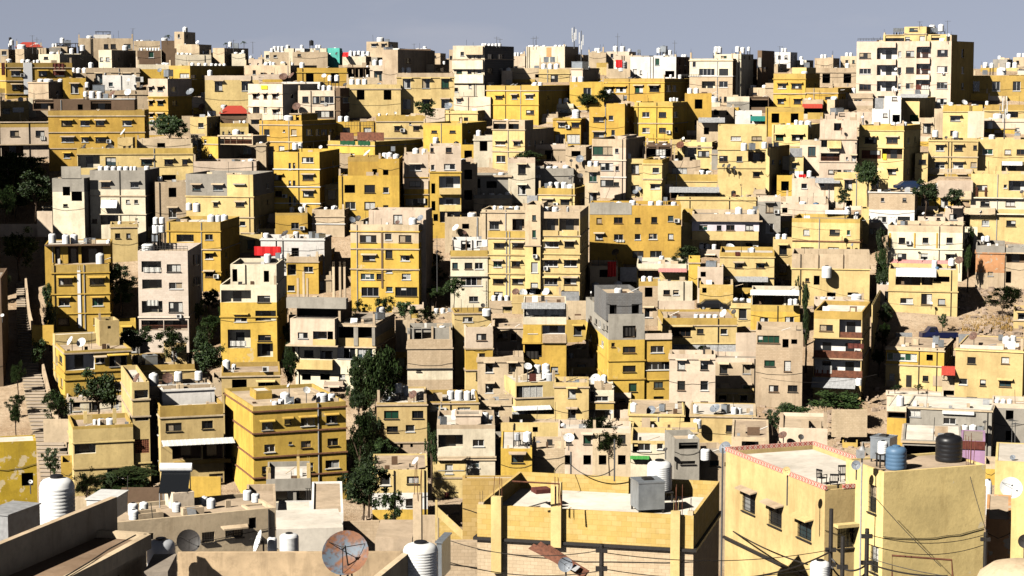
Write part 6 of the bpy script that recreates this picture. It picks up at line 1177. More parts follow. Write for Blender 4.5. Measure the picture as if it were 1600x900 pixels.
DATA += r'''
@ 0 0
little tan house right of the tan clutter house touching the apartment tower | 5288 5360 400 472 | T |  |  |  | D=423.1 d=4
plain tan house right of the tan house with three tanks | 536 872 424 568 | T | 452 | ^464-520:600-644,768-812 | 552-584@388 | D=394.8 d=5
plain golden house right of the tall cream house at left-centre | 1856 2168 424 568 | Y | 452 | @464-520:1914-1958,2070-2114 | 1872-1904@388 | D=394.8 d=5
little pinkish house right of the unfinished open floor with slim concrete posts | 2312 2408 408 544 | P | 436 | ^448-504:2340-2384 | 2328-2360@372 2368-2400@372 | D=398.9 d=6
little tan house right of the tan roof house with steel panels | 3488 3584 424 544 | T |  | 464-520:3516-3560 |  | D=397.7 d=4
plain tan house right of the golden house with two floors | 5096 5360 424 568 | T452 T | 452 | @464-520:5142-5186,5274-5318 |  | D=395.5 d=5
low ochre house right of the pinkish cream apartment tower with stacked loggias | 6128 6248 424 472 | O |  |  | 6144-6176@388 | D=421.2 d=6
little tan house right of the pinkish cream apartment tower with stacked loggias | 6272 6368 424 472 | T452 T |  |  | 6288-6320@388 6328-6360@388 | D=424.7 d=5
plain pale yellow house right of the flat-topped tan box before the shaded | 1280 1616 472 736 | P500 y |  | ^512-568:1344-1388,1512-1556 | 1296-1328@436 | D=375.2 d=5
plain pale yellow house right of the tall tan building with long black | 2480 2840 456 736 | T484 y | 484 | ^496-552:2520-2564,2640-2684,2760-2804;^624-680:2520-2564,2640-2684,2760-2804 | 2496-2528@420 2536-2568@420 | D=375.2 d=5
plain ochre house right of the pinkish cream apartment tower with stacked loggias | 6032 6416 472 664 | O |  | 512-568:6076-6120,6204-6248,6332-6376 |  | D=383.3 d=4
low golden house right of the pinkish white house with a yellow sign | 1640 1784 496 544 | Y |  |  | 1656-1688@460 | D=397.8 d=6
little tan house right of the dark block at right of the barrel-tank | 4784 4856 496 568 | T |  |  |  | D=394.8 d=6
narrow golden house right of the tan low house with five tanks | 392 536 488 640 | Y |  | ^528-584:444-488 |  | D=386.6 d=4
plain pale yellow house right of the long tan building behind unfinished | 2168 2504 528 760 | y | 556 | @568-624:2232-2276,2400-2444 | 2184-2216@492 2224-2256@492 2264-2296@492 | D=372.9 d=5
plain golden house right of the dark yellow building with shaded right side | 3560 3776 512 736 | Y |  | 552-608:3648-3692 | 3576-3608@476 3616-3648@476 | D=376.4 d=6
little tan house right of the pinkish house beyond the left edge shading | -16 56 552 640 | O580 T |  |  |  | D=386.3 d=5
little cream house right of the pale yellow house with panels | 176 224 616 760 | C |  |  |  | D=373.5 d=5
plain golden house right of the yellow cube house with four pale blue | 4280 4448 584 880 | Y |  | @624-680:4344-4388;@752-808:4344-4388 | 4296-4328@548 4336-4368@548 | D=361.1 d=5
plain tan house right of the small brown house right of the red | 5264 5456 584 712 | T | 612 | 624-680:5340-5384 | 5280-5312@548 5320-5352@548 5360-5392@548 | D=377.7 d=5
narrow cream house right of the dark yellow building with shaded right side | 3464 3584 648 736 | C | 676 | ^688-744:3504-3548 | 3480-3512@612 3520-3552@612 | D=375.0 d=4
plain golden house right of the yellow house with white blinds | 4784 5024 672 904 | O700 Y |  | @712-768:4824-4868,4944-4988 |  | D=359.0 d=6
low pinkish house right of the white shed beside the teal awning | 5000 5216 712 784 | P740 P |  |  |  | D=370.9 d=6
little tan house right of the low yellow house with little square windows | 1544 1640 712 856 | T |  | ^752-808:1572-1616 |  | D=363.3 d=5
plain golden house right of the yellow house at centre with long tan | 3320 3488 712 808 | T740 Y | 740 | @752-808:3384-3428 |  | D=369.1 d=4
little tan house right of the yellow box house with barrel | 5840 5912 680 880 | T |  |  |  | D=361.7 d=4
little tan house right of the pale yellow house with a single white | 3632 3704 736 904 | P764 T |  |  |  | D=359.4 d=6
little tan block house right of the long yellow building with dark covered | 1136 1208 728 880 | B |  |  |  | D=360.5 d=5
plain golden house right of the yellow house with pink curtain window | 2096 2360 760 880 | Y |  | 800-856:2142-2186,2274-2318 | 2112-2144@724 2152-2184@724 | D=361.3 d=5
narrow cream house right of the long yellow building with dark covered roof | 920 1064 784 880 | T812 C |  | @824-880:972-1016 | 936-968@748 976-1008@748 | D=362.1 d=5
little tan block house right of the pink house with dark left loggias | 5336 5384 768 1048 | P796 B | 796 |  |  | D=345.6 d=4
little tan house right of the long yellow building with dark covered roof | 1064 1136 808 880 | T |  |  |  | D=361.1 d=5
little tan house right of the tan house with arched doorway and slit | 1184 1280 840 1024 | T |  | ^880-936:1212-1256 |  | D=347.1 d=4
little golden house right of the yellow house with brick-screened balcony | 5744 5816 856 952 | P884 Y |  |  |  | D=355.2 d=4
plain cream house right of the yellow annexe with the blue plastic tanks | 2960 3200 848 1096 | C | 876 | @888-944:3000-3044,3120-3164 | 2976-3008@812 | D=343.4 d=5
narrow pinkish house right of the small yellow house above the pink low | 5000 5144 880 1120 | T908 P |  | 920-976:5052-5096 |  | D=340.7 d=5
narrow tan house right of the yellow house with dark glazed roof | 1472 1616 888 1000 | T | 916 | ^928-984:1524-1568 |  | D=349.8 d=5
plain tan house right of the yellow house at centre with long tan | 3320 3536 904 1048 | P932 T | 932 | @944-1000:3408-3452 |  | D=345.7 d=4
little pale yellow house right of the brown open terrace with laundry | 4184 4256 872 1000 | y | 900 |  |  | D=349.9 d=5
little cream house right of the small tan house left of the ledged | 1664 1712 920 1072 | T948 C | 948 |  |  | D=343.9 d=5
little tan block house right of the yellow building with white ledges | 2120 2192 960 1096 | B |  |  |  | D=342.6 d=5
narrow tan block house right of the tall tan-topped yellow house with stair | 2864 2984 1024 1336 | B |  | @1064-1120:2904-2948;@1192-1248:2904-2948 | 2880-2912@988 | D=327.3 d=5
plain cream house right of the grey ruined terrace with white tank | 3176 3344 992 1312 | P1020 C |  | ^1032-1088:3240-3284;^1160-1216:3240-3284 |  | D=329.8 d=5
narrow pale yellow house right of the cream building with glazed balcony strips | 3896 4040 992 1264 | y | 1020 | 1032-1088:3948-3992;1160-1216:3948-3992 | 3912-3944@956 | D=331.8 d=4
little tan house right of the tan low rooms with fallen wall pieces | 3656 3752 1040 1432 | T1068 T | 1068 | ^1080-1136:3684-3728;^1208-1264:3684-3728 | 3672-3704@1004 3712-3744@1004 | D=323.1 d=4
plain tan house right of the yellow porch house | 5792 6080 1056 1168 | T | 1084 | ^1096-1152:5844-5888,5988-6032 |  | D=338.6 d=5
little golden house right of the shadowed yellow house hidden behind white-blinds house | 4856 4952 1096 1264 | Y |  | @1136-1192:4884-4928 |  | D=331.8 d=6
plain pale yellow house right of the pink low house with tin lean-to | 5216 5552 1088 1360 | y | 1116 | ^1128-1184:5280-5324,5448-5492;@1256-1312:5280-5324,5448-5492 |  | D=327.2 d=5
little pale yellow house right of the yellow house with ochre parapet | 5384 5432 1304 1576 | y |  |  |  | D=315.4 d=4
plain tan block house right of the grey concrete house with seven white | 968 1184 1136 1528 | T1164 B |  | @1176-1232:1056-1100;^1304-1360:1056-1100 | 984-1016@1100 | D=317.8 d=5
little pale yellow house right of the yellow building with white ledges | 2024 2120 1152 1312 | y | 1180 | ^1192-1248:2052-2096 |  | D=328.6 d=4
little tan house right of the pale yellow wall house with scrap | 4712 4784 1184 1360 | T | 1212 |  |  | D=326.6 d=6
plain golden house right of the brown block house on white base | 5720 5960 1200 1360 | T1228 Y | 1228 | ^1240-1296:5760-5804,5880-5924 |  | D=326.6 d=5
little pale yellow house right of the brown block house on white base | 5984 6080 1216 1312 | y | 1244 | @1256-1312:6012-6056 |  | D=329.4 d=4
narrow grey house right of the pale yellow wall house with scrap | 4736 4880 1232 1552 | P1260 G |  | ^1272-1328:4788-4832;1400-1456:4788-4832 |  | D=315.2 d=4
narrow pale yellow house right of the ochre-parapet house beside the dark tree | 4832 4952 1496 1792 | y |  | ^1536-1592:4872-4916;^1664-1720:4872-4916 | 4848-4880@1460 4888-4920@1460 | D=301.8 d=4
little golden house right of the yellow cube with single grilled window | 1904 1952 1296 1480 | Y |  |  |  | D=319.8 d=5
little pinkish house right of the grey-topped yellow house with green windows | 1664 1736 1336 1432 | P | 1364 |  |  | D=322.9 d=6
little tan house right of the tan little house with square window | 6008 6080 1336 1432 | P1364 T | 1364 |  |  | D=323.1 d=5
little pale yellow house right of the tan house with red cloth | 3848 3896 1648 1768 | O1676 y | 1676 |  |  | D=303.1 d=4
little golden house right of the white low house above the stone slope | 4304 4376 1616 1912 | Y | 1644 |  |  | D=293.7 d=5
narrow tan block house right of the tan house with red cloth | 3872 3992 1712 1816 | O1740 B |  | ^1752-1808:3912-3956 |  | D=300.8 d=5
narrow tan block house right of the grey slate-topped building with long side | 3992 4112 1760 2080 | O1788 B |  | @1800-1856:4032-4076;^1928-1984:4032-4076 | 4008-4040@1724 4048-4080@1724 | D=284.2 d=4
narrow golden house right of the yellow peeling wall house above parked cars | 4568 4712 1800 1912 | O1828 Y | 1828 | ^1840-1896:4620-4664 | 4584-4616@1764 | D=294.5 d=5
plain pinkish house right of the tan walled terrace house with pipe posts | 5480 5768 1784 1984 | P |  | 1824-1880:5532-5576,5676-5720 | 5496-5528@1748 5536-5568@1748 5576-5608@1748 | D=289.1 d=4
plain tan house right of the tan and yellow cube house with small | 3056 3272 1880 2008 | T |  | ^1920-1976:3144-3188 | 3072-3104@1844 3112-3144@1844 3152-3184@1844 | D=288.3 d=4
narrow pale yellow house right of the long yellow house with grey tin | 4568 4712 1896 2080 | y | 1924 | 1936-1992:4620-4664 | 4584-4616@1860 4624-4656@1860 | D=283.0 d=6
little tan house right of the pink balcony house under unfinished concrete | 2456 2528 1920 2008 | T | 1948 |  |  | D=287.7 d=4
narrow tan house right of the pink balcony house under unfinished concrete | 2528 2648 1904 2032 | P1932 T | 1932 | @1944-2000:2568-2612 |  | D=286.1 d=5
narrow ochre house right of the white awning loggia house with yellow base | 3536 3680 2000 2176 | O |  | ^2040-2096:3588-3632 |  | D=278.0 d=6
little grey house right of the yellow house with two white dishes | 776 872 2104 2248 | G | 2132 | ^2144-2200:804-848 | 792-824@2068 | D=273.2 d=5
little golden house right of the pink balcony house under unfinished concrete frame | 2456 2552 2200 2392 | Y | 2228 | ^2240-2296:2484-2528 | 2472-2504@2164 2512-2544@2164 | D=266.7 d=6
plain tan house right of the tan and yellow cube house | 2984 3272 2232 2560 | T2260 T | 2260 | ^2272-2328:3036-3080,3180-3224;^2400-2456:3036-3080,3180-3224 |  | D=256.6 d=6
plain tan block house right of the cream tall house with laundry | 2984 3200 2504 2848 | B | 2532 | ^2544-2600:3072-3116;@2672-2728:3072-3116 |  | D=241.5 d=5
plain pinkish house right of the grey slate-topped building with long side windows | 4184 4472 2216 2656 | P | 2244 | ^2256-2312:4236-4280,4380-4424;2384-2440:4236-4280,4380-4424;2512-2568:4236-4280,4380-4424 |  | D=250.5 d=4
plain tan house right of the roofless yellow wall house | 4448 4736 2240 2536 | P2268 T |  | ^2280-2336:4500-4544,4644-4688;^2408-2464:4500-4544,4644-4688 |  | D=257.4 d=6
plain tan house right of the white awning loggia house with yellow base | 3536 3728 2240 2368 | T |  | ^2280-2336:3612-3656 | 3552-3584@2204 | D=267.4 d=4
little ochre house right of the pink balcony house under unfinished concrete frame | 2432 2504 2312 2416 | P2340 O | 2340 |  |  | D=265.0 d=4
little pale yellow house right of the half-plastered block house with open roof | 2816 2912 2376 2440 | P2404 y |  |  |  | D=263.7 d=5
plain pale yellow house right of the yellow house with white framed four-pane | 3464 3680 2392 2704 | y | 2420 | ^2432-2488:3552-3596;^2560-2616:3552-3596 |  | D=248.4 d=5
narrow tan house left of the yellow window house behind green canopy | 3824 3944 2616 2704 | T | 2644 | @2656-2712:3864-3908 |  | D=248.8 d=6
plain pinkish house right of the tan stone low house beside the cluttered | 3488 3728 2680 2992 | P |  | ^2720-2776:3528-3572,3648-3692;@2848-2904:3528-3572,3648-3692 | 3504-3536@2644 | D=225.8 d=6
plain tan house right of the tan stone low house | 3704 3944 2680 2992 | P2708 T |  | 2720-2776:3744-3788,3864-3908;@2848-2904:3744-3788,3864-3908 |  | D=225.5 d=5
low golden house right of the three-balcony house with brown railings | 5624 5816 2400 2464 | T2428 Y |  |  | 5640-5672@2364 5680-5712@2364 | D=261.6 d=5
plain cream house left of the yellow house with brick lattice and white | 416 776 2472 2608 | P2500 C | 2500 | 2512-2568:456-500,576-620,696-740 |  | D=253.9 d=5
narrow tan house right of the small two-tone house with round balcony | 3824 3944 2456 2560 | P2484 T |  | 2496-2552:3864-3908 |  | D=256.4 d=6
plain grey house right of the grey long house with white shed | 6200 6416 2528 2848 | P2556 G |  | @2568-2624:6288-6332;@2696-2752:6288-6332 | 6216-6248@2492 6256-6288@2492 6296-6328@2492 | D=240.5 d=6
plain pale yellow house right of the yellow house patched white | 2696 2912 2864 2992 | y |  | 2904-2960:2784-2828 |  | D=225.9 d=5
little golden house right of the yellow corner house with bare side wall | 6152 6224 2904 2992 | T2932 Y |  |  |  | D=224.9 d=5
low golden house right of the brown concrete frame house with yellow posts | 1952 2120 2944 2992 | Y |  |  |  | D=224.9 d=6
'''

DATA += r'''
@ 0 0
little pale yellow house right of the tan house below the tall antenna | 3728 3800 392 496 | O420 y |  |  |  | D=413.1 d=4
little pale yellow house right of the low ochre house | 6272 6368 424 472 | y |  |  |  | D=423.7 d=4
plain pale yellow house right of the tan strip house above dark yellow | 3368 3560 432 544 | y | 460 | 472-528:3444-3488 | 3384-3416@396 3424-3456@396 3464-3496@396 | D=397.7 d=5
low pinkish house right of the plain pale yellow house | 1616 1784 464 544 | P |  |  |  | D=398.1 d=4
low tan block house right of the small tan room with white lattice | 3200 3344 496 544 | O524 B |  |  |  | D=397.7 d=5
little tan block house right of the black yard shelter right of cream | 4784 4856 520 688 | B | 548 |  |  | D=380.5 d=5
low tan house right of the golden house with two floors beside red | 5192 5360 520 568 | T |  |  | 5208-5240@484 5248-5280@484 5288-5320@484 | D=395.3 d=6
low tan house right of the plain golden house right of the dark | 3776 3896 592 664 | T |  |  | 3792-3824@556 | D=384.3 d=4
low golden house right of the pinkish cream apartment tower with stacked loggias | 6032 6176 584 664 | Y |  |  | 6048-6080@548 | D=383.3 d=6
low tan block house right of the pinkish cream apartment tower with stacked | 6176 6296 600 664 | P628 B |  |  |  | D=383.2 d=6
low ochre annexe right of the pinkish cream apartment tower with stacked loggias | 6296 6416 600 664 | O |  |  | 6312-6344@564 | D=383.2 d=6
low tan house right of the small brown house right of the red | 5288 5456 632 712 | P660 T |  |  |  | D=377.2 d=6
low tan house right of the pale yellow house with panels | 176 320 688 760 | T |  |  |  | D=374.1 d=5
little golden house right of the tan house with yellow lower floors near | 1208 1304 672 736 | Y |  |  |  | D=375.6 d=5
low tan house right of the dark yellow building with shaded right side | 3464 3584 656 736 | O684 T |  |  |  | D=375.4 d=6
little pinkish house right of the plain golden house right of the yellow | 3608 3704 688 736 | P |  |  |  | D=376.4 d=5
little golden house right of the tan rubble house above the corrugated shack | 4568 4616 672 784 | Y | 700 |  |  | D=370.5 d=6
low ochre house right of the long dark brown building behind unfinished floor | 2192 2360 680 760 | P708 O |  |  |  | D=372.7 d=6
low pale yellow house right of the yellow house at centre with long | 3320 3464 736 808 | P764 y |  |  |  | D=368.9 d=4
little ochre house right of the plain golden house right of the yellow | 5048 5144 704 784 | O |  |  |  | D=370.8 d=4
little tan house right of the yellow house with brick-screened balcony | 5744 5840 736 880 | T764 T |  | ^776-832:5772-5816 |  | D=362.0 d=5
little tan annexe right of the low yellow annexe with little square windows | 1544 1640 776 856 | T |  |  | 1560-1592@740 | D=362.5 d=6
plain golden house right of the yellow house with tan bay | 6128 6344 776 880 | P804 Y | 804 | ^816-872:6216-6260 | 6144-6176@740 6184-6216@740 | D=362.3 d=6
low golden house right of the long yellow building with dark covered roof | 920 1064 816 880 | P844 Y |  |  |  | D=361.4 d=5
little tan house right of the yellow cube house with four pale blue | 4280 4376 816 880 | P844 T |  |  | 4296-4328@780 4336-4368@780 | D=361.1 d=4
little tan block house right of the pale yellow house with a single | 3632 3704 824 928 | B | 852 |  |  | D=357.0 d=4
narrow golden house right of the tall tan-topped yellow house with stair slits | 2864 2984 904 1024 | Y |  | @944-1000:2904-2948 | 2880-2912@868 | D=347.5 d=5
low pale yellow house right of the yellow house with dark glazed roof | 1472 1616 952 1000 | P980 y |  |  | 1488-1520@916 | D=350.2 d=5
little grey house right of the yellow wall house with rusty red dish | 4448 4496 936 1096 | G | 964 |  |  | D=342.3 d=6
little cream house right of the shadowed yellow house hidden behind white-blinds house | 4880 4952 976 1096 | C |  |  |  | D=342.4 d=5
little tan house right of the plain cream house right of the grey | 3320 3416 968 1048 | O996 T |  |  |  | D=345.2 d=5
little tan block annexe right of the pink annexe with dark left loggias | 5336 5384 1000 1096 | B | 1028 |  |  | D=341.8 d=6
low tan house right of the narrow tan block house | 3056 3176 1016 1096 | T |  |  |  | D=343.3 d=5
plain tan house right of the yellow porch house left of the twin-tank | 5792 6080 1080 1168 | O1108 T | 1108 | 1120-1176:5844-5888,5988-6032 | 5808-5840@1044 5848-5880@1044 | D=338.5 d=4
little pinkish house right of the yellow corner house left of ochre-parapet wall | 4136 4208 1152 1264 | P |  |  |  | D=332.6 d=5
little cream house right of the little tan house right of the tan | 3728 3824 1200 1264 | T1228 C |  |  |  | D=332.5 d=4
low cream house right of the cream building with glazed balcony strips | 3896 4040 1184 1264 | C |  |  | 3912-3944@1148 3952-3984@1148 | D=332.9 d=4
little pale yellow house right of the plain golden house | 6008 6080 1240 1312 | y |  |  |  | D=329.9 d=5
low pinkish house right of the low rubble house with blue barrels | 5168 5288 1264 1336 | P |  |  | 5184-5216@1228 5224-5256@1228 | D=328.2 d=6
low tan block house right of the tall tan-topped yellow house with stair | 2864 2984 1272 1336 | B |  |  |  | D=327.8 d=6
little ochre house right of the low rubble house with blue barrels | 5312 5384 1288 1360 | P1316 O |  |  |  | D=327.0 d=4
low pale yellow house right of the brown block house on white base | 5720 5864 1288 1360 | P1316 y |  |  | 5736-5768@1252 | D=326.2 d=5
little tan house right of the cream house with three framed panels | 6008 6080 1360 1432 | T |  |  |  | D=322.4 d=4
little pale yellow house right of the narrow grey house | 4856 4952 1384 1504 | y |  | 1424-1480:4884-4928 |  | D=319.4 d=4
little pinkish house right of the yellow house with ochre parapet and red | 5408 5504 1392 1504 | P |  | 1432-1488:5436-5480 |  | D=318.5 d=6
little pale yellow house right of the grey concrete house with seven white | 896 968 1416 1528 | P1444 y | 1444 |  |  | D=317.7 d=4
narrow pale yellow house right of the dark yellow house with arched shadowed | 1496 1640 1464 1624 | y |  | ^1504-1560:1548-1592 | 1512-1544@1428 1552-1584@1428 1592-1624@1428 | D=312.5 d=6
little pale yellow house right of the ochre-parapet house beside the dark tree | 4736 4832 1488 1552 | P1516 y |  |  |  | D=315.9 d=6
plain pinkish house right of the little golden house right of the white | 4352 4520 1560 1648 | P |  | ^1600-1656:4416-4460 | 4368-4400@1524 4408-4440@1524 4448-4480@1524 | D=310.6 d=4
narrow tan house right of the pink balcony house under unfinished concrete frame | 1928 2072 1720 1864 | T1748 T | 1748 | 1760-1816:1980-2024 | 1944-1976@1684 | D=297.2 d=6
narrow golden house right of the ochre-parapet house beside the dark tree | 4832 4952 1704 1792 | Y |  | @1744-1800:4872-4916 |  | D=301.9 d=6
little tan house right of the tan house with red cloth before wide | 3872 3968 1744 1792 | T |  |  |  | D=301.6 d=5
low pale yellow house right of the tan and yellow cube house | 3056 3272 1936 2008 | y |  |  |  | D=288.4 d=4
low golden house right of the tall dark house right of three-balcony house | 5600 5768 1936 1984 | P1964 Y |  |  | 5616-5648@1900 5656-5688@1900 | D=288.8 d=5
little tan house right of the pink balcony house under unfinished concrete frame | 2552 2648 1960 2032 | O1988 T |  |  | 2568-2600@1924 2608-2640@1924 | D=286.2 d=6
low tan block house right of the narrow tan house | 2696 2840 1960 2032 | B |  |  | 2712-2744@1924 2752-2784@1924 | D=286.5 d=4
narrow golden house right of the yellow house with two white dishes | 728 848 2008 2128 | Y |  | ^2048-2104:768-812 |  | D=280.3 d=4
low golden house right of the long yellow house with grey tin canopy | 4592 4712 2000 2080 | Y |  |  |  | D=283.0 d=4
low golden house right of the white awning loggia house with yellow base | 3536 3680 2096 2176 | Y |  |  |  | D=278.6 d=4
low pale yellow house right of the white awning loggia house with yellow | 3536 3728 2296 2368 | y |  |  |  | D=266.6 d=5
little tan house right of the yellow house with brick lattice and white | 1328 1400 2360 2512 | T2388 T |  |  |  | D=259.6 d=5
little pale yellow annexe right of the half-plastered block house with open roof | 2816 2912 2392 2440 | y |  |  | 2832-2864@2356 2872-2904@2356 | D=263.7 d=4
narrow pinkish house right of the ochre block with rust-red ledges and cluttered | 2024 2144 2384 2488 | P2412 P | 2412 | ^2424-2480:2064-2108 | 2040-2072@2348 | D=259.9 d=6
low tan block house right of the three-balcony house with brown railings | 5600 5816 2400 2464 | B |  |  |  | D=261.6 d=5
plain pale yellow house right of the plain pinkish house | 4448 4712 2432 2536 | y | 2460 | ^2472-2528:4494-4538,4626-4670 |  | D=256.6 d=4
little pale yellow house right of the small two-tone house with round balcony | 3824 3920 2472 2560 | P2500 y | 2500 | 2512-2568:3852-3896 | 3840-3872@2436 3880-3912@2436 | D=256.7 d=6
little cream house left of the plain cream house left of the yellow | 440 536 2544 2608 | T2572 C |  |  |  | D=253.0 d=5
little ochre house right of the yellow house with brick lattice and white | 608 704 2560 2608 | P2588 O |  |  |  | D=253.5 d=4
little grey house right of the cream tall house with laundry and stairs | 3080 3152 2744 2992 | G | 2772 |  |  | D=234.8 d=5
little ochre house right of the yellow corner house with bare side wall | 5264 5360 2768 2848 | O |  |  |  | D=241.1 d=5
little grey house right of the yellow corner house with bare side wall | 5384 5456 2800 2872 | G |  |  |  | D=239.0 d=4
'''
# ------------------------------------------------------------------ build every measured house
def run(data):
    global RX, RY
    cur=[]
    def flush():
        if cur:
            if 'skip=1' not in cur[0]: house(cur)
            cur.clear()
    for ln in data.strip().split('\n'):
        ln=ln.strip()
        if not ln: continue
        if ln.startswith('@ '):
            flush(); _,a,b=ln.split(); RX,RY=float(a),float(b); continue
        if ln[0] in '+*': cur.append(ln)
        else: flush(); cur.append(ln)
    flush()
USEDL=set()
run(DATA); AUTOD=False; run(DATA4)
# small pale houses along the ridge
rd=random.Random(11); RX=RY=0; RS=1.0
NEIGH=sorted(((b.main.xl+b.main.xr)/2,b.desc) for b in BLD if b.main.D>385 and len(b.desc.split())<10)
x=4; k=0
while x<1600:
    w=rd.uniform(13,30); yt=rd.uniform(80,99)-(6 if x<900 else 0); D=rd.choice((448,454,462)); c=rd.choice('CCWGTPC')
    cn={'C':'cream','W':'white','G':'grey','T':'tan','P':'pinkish'}[c]
    nb=min(NEIGH,key=lambda q:abs(q[0]-x))[1]; side='behind' 
    lab=f'{cn} ridge house {"just left" if x<min(NEIGH,key=lambda q:abs(q[0]-x))[0] else "just right"} of the {nb}'
    if 1335<x<1525: x+=w; continue
    if lab not in USEDL:
        USEDL.add(lab); tk=' '.join(f'{x+2+i*6:.0f}-{x+2+i*6+5:.1f}@{yt-6:.0f}' for i in range(rd.choice((0,2,3,4))) if x+8+i*6<x+w)
        wy=yt+6; q0=rd.uniform(.1,.35); q1=rd.uniform(.5,.75); wn=(f'{wy:.0f}-{wy+5:.0f}:{x+w*q0:.1f}-{x+w*q0+rd.uniform(2.5,5):.1f}'+(f',{x+w*q1:.1f}-{x+w*q1+rd.uniform(2.5,5):.1f}' if rd.random()<.5 else '')) if rd.random()<.55 else ''
        xs=x+w+rd.uniform(4,12)
        house([f'{lab} | {x:.1f} {x+w:.1f} {yt:.1f} 116 {xs:.1f} | {c} | | {wn} | {tk} | D={D} d=8'])
    x+=w+rd.uniform(2,14)
# taller houses just beyond the left edge of the view; they throw the shade over the stairs and the trees
for i,(X,D,w,dd,h,c) in enumerate(((-96,322,16,22,25,'T'),(-92,296,15,20,25,'y'),(-89,268,14,22,21,'Y'),(-85,240,13,20,15,'T'),(-100,352,18,22,20,'P'))):
    z=ground(D-4); r=empty('house',(X,D,z-1)); tag(r,('tan','pale yellow','golden','small tan','pinkish')[i]+' house beyond the left edge shading the stairs','house','houses stacked up the hillside')
    m=MB(); m.box(-w/2,w/2,-dd/2,dd/2,0,h); m.build('wall',M[c],r); m=MB(); m.box(-w/2+.2,w/2-.2,-dd/2+.2,dd/2-.2,h+.003,h+.05); m.build('roof',ROOF['w'],r)
    m=MB()
    for f in range(int(h/3.1)):
        for q in range(3): m.box(w/2-.1,w/2+.02,-dd/2+3+q*6,-dd/2+4.2+q*6,1.2+f*3.1,2.5+f*3.1)
    m.build("dark_window",GLASS[0],r)

# ------------------------------------------------------------------ water tanks
def tank_profile(ribs, seed):
    p=[(0,0),(.47,0),(.485,.02)]
    z=.02
    for i in range(ribs):
        z0=.02+.78*i/ribs; h=.78/ribs
        p+=[(.493,z0+h*.12),(.5,z0+h*.24),(.5,z0+h*.78),(.493,z0+h*.9)]
    p+=[(.485,.81),(.46,.86),(.40,.905),(.30,.935),(.20,.95),(0,.95)]
    return p
PROTO_TANKS={}
def tank_meshes():
    for key,mat in (('w',TANKW),('b',TANKB),('u',TANKU),('g',TANKG)):
        for v,ribs in enumerate((9,5,12)):
            m=MB(); m.lathe(tank_profile(ribs,v),20)
            body=m.build('tank_body',mat,smooth=False)
            for p in body.data.polygons: p.use_smooth=True
            l=MB(); l.lathe([(0,.945),(.19,.945),(.19,.985),(.16,1.0),(0,1.0)],14)
            lid=l.build('lid',mat if random.random()<.6 else TANKB)
            PROTO_TANKS.setdefault(key,[]).append((body.data,lid.data))
            bpy.data.objects.remove(body); bpy.data.objects.remove(lid)
tank_meshes()
m=MB(); m.box(-.5,.5,-.5,.5,.12,.94)
m.box(-.52,.52,-.52,-.5,.90,.95); m.box(-.52,.52,.5,.52,.90,.95); m.box(-.52,-.5,-.5,.5,.90,.95); m.box(.5,.52,-.5,.5,.90,.95)
STEELB=m.build('tank_body',STEEL).data
m=MB()
for x in (-.45,.45):
    for y in (-.45,.45): m.box(x-.03,x+.03,y-.03,y+.03,0,.12)
m.box(-.18,.18,-.18,.18,.94,1.0); STEELS=m.build('tank_fittings',DARKM).data
for o in list(COL.objects):
    if o.name.startswith(('tank_body','tank_fittings')): bpy.data.objects.remove(o)
def mk(name,data,parent,scale=None,loc=None):
    o=bpy.data.objects.new(name,data); COL.objects.link(o); o.parent=parent
    if scale: o.scale=scale
    if loc: o.location=loc
    return o
NT=0
ORD=['first','second','third','fourth','fifth','sixth','seventh','eighth','ninth','tenth','eleventh','twelfth','thirteenth','fourteenth','fifteenth']
def put_tank(loc,dia,h,c,label,group,stand=0,rz=None,name=None):
    global NT
    NT+=1
    nm='steel_water_tank' if c=='s' else 'water_tank'
    r=empty(nm,loc,random.uniform(0,6.28) if rz is None else rz)
    tag(r,label,'water tank',group)
    if c=='s':
        mk('tank_body',STEELB,r,(dia,dia,h),(0,0,stand)); mk('tank_fittings',STEELS,r,(dia,dia,h),(0,0,stand))
    else:
        b,l=random.choice(PROTO_TANKS[c])
        mk('tank_body',b,r,(dia,dia,h),(0,0,stand)); mk('lid',l,r,(dia,dia,h),(0,0,stand))
    if stand>.12:
        s=MB(); q=dia*.42
        for x in (-q,q):
            for y in (-q,q): s.box(x-.04,x+.04,y-.04,y+.04,0,stand-.06)
        s.box(-q-.08,q+.08,-q-.08,q+.08,stand-.06,stand-.002); s.build('stand',DARKM,r)
    return r
TL=[]
CN={'w':'white','b':'black','u':'blue','g':'grey','s':'steel box'}
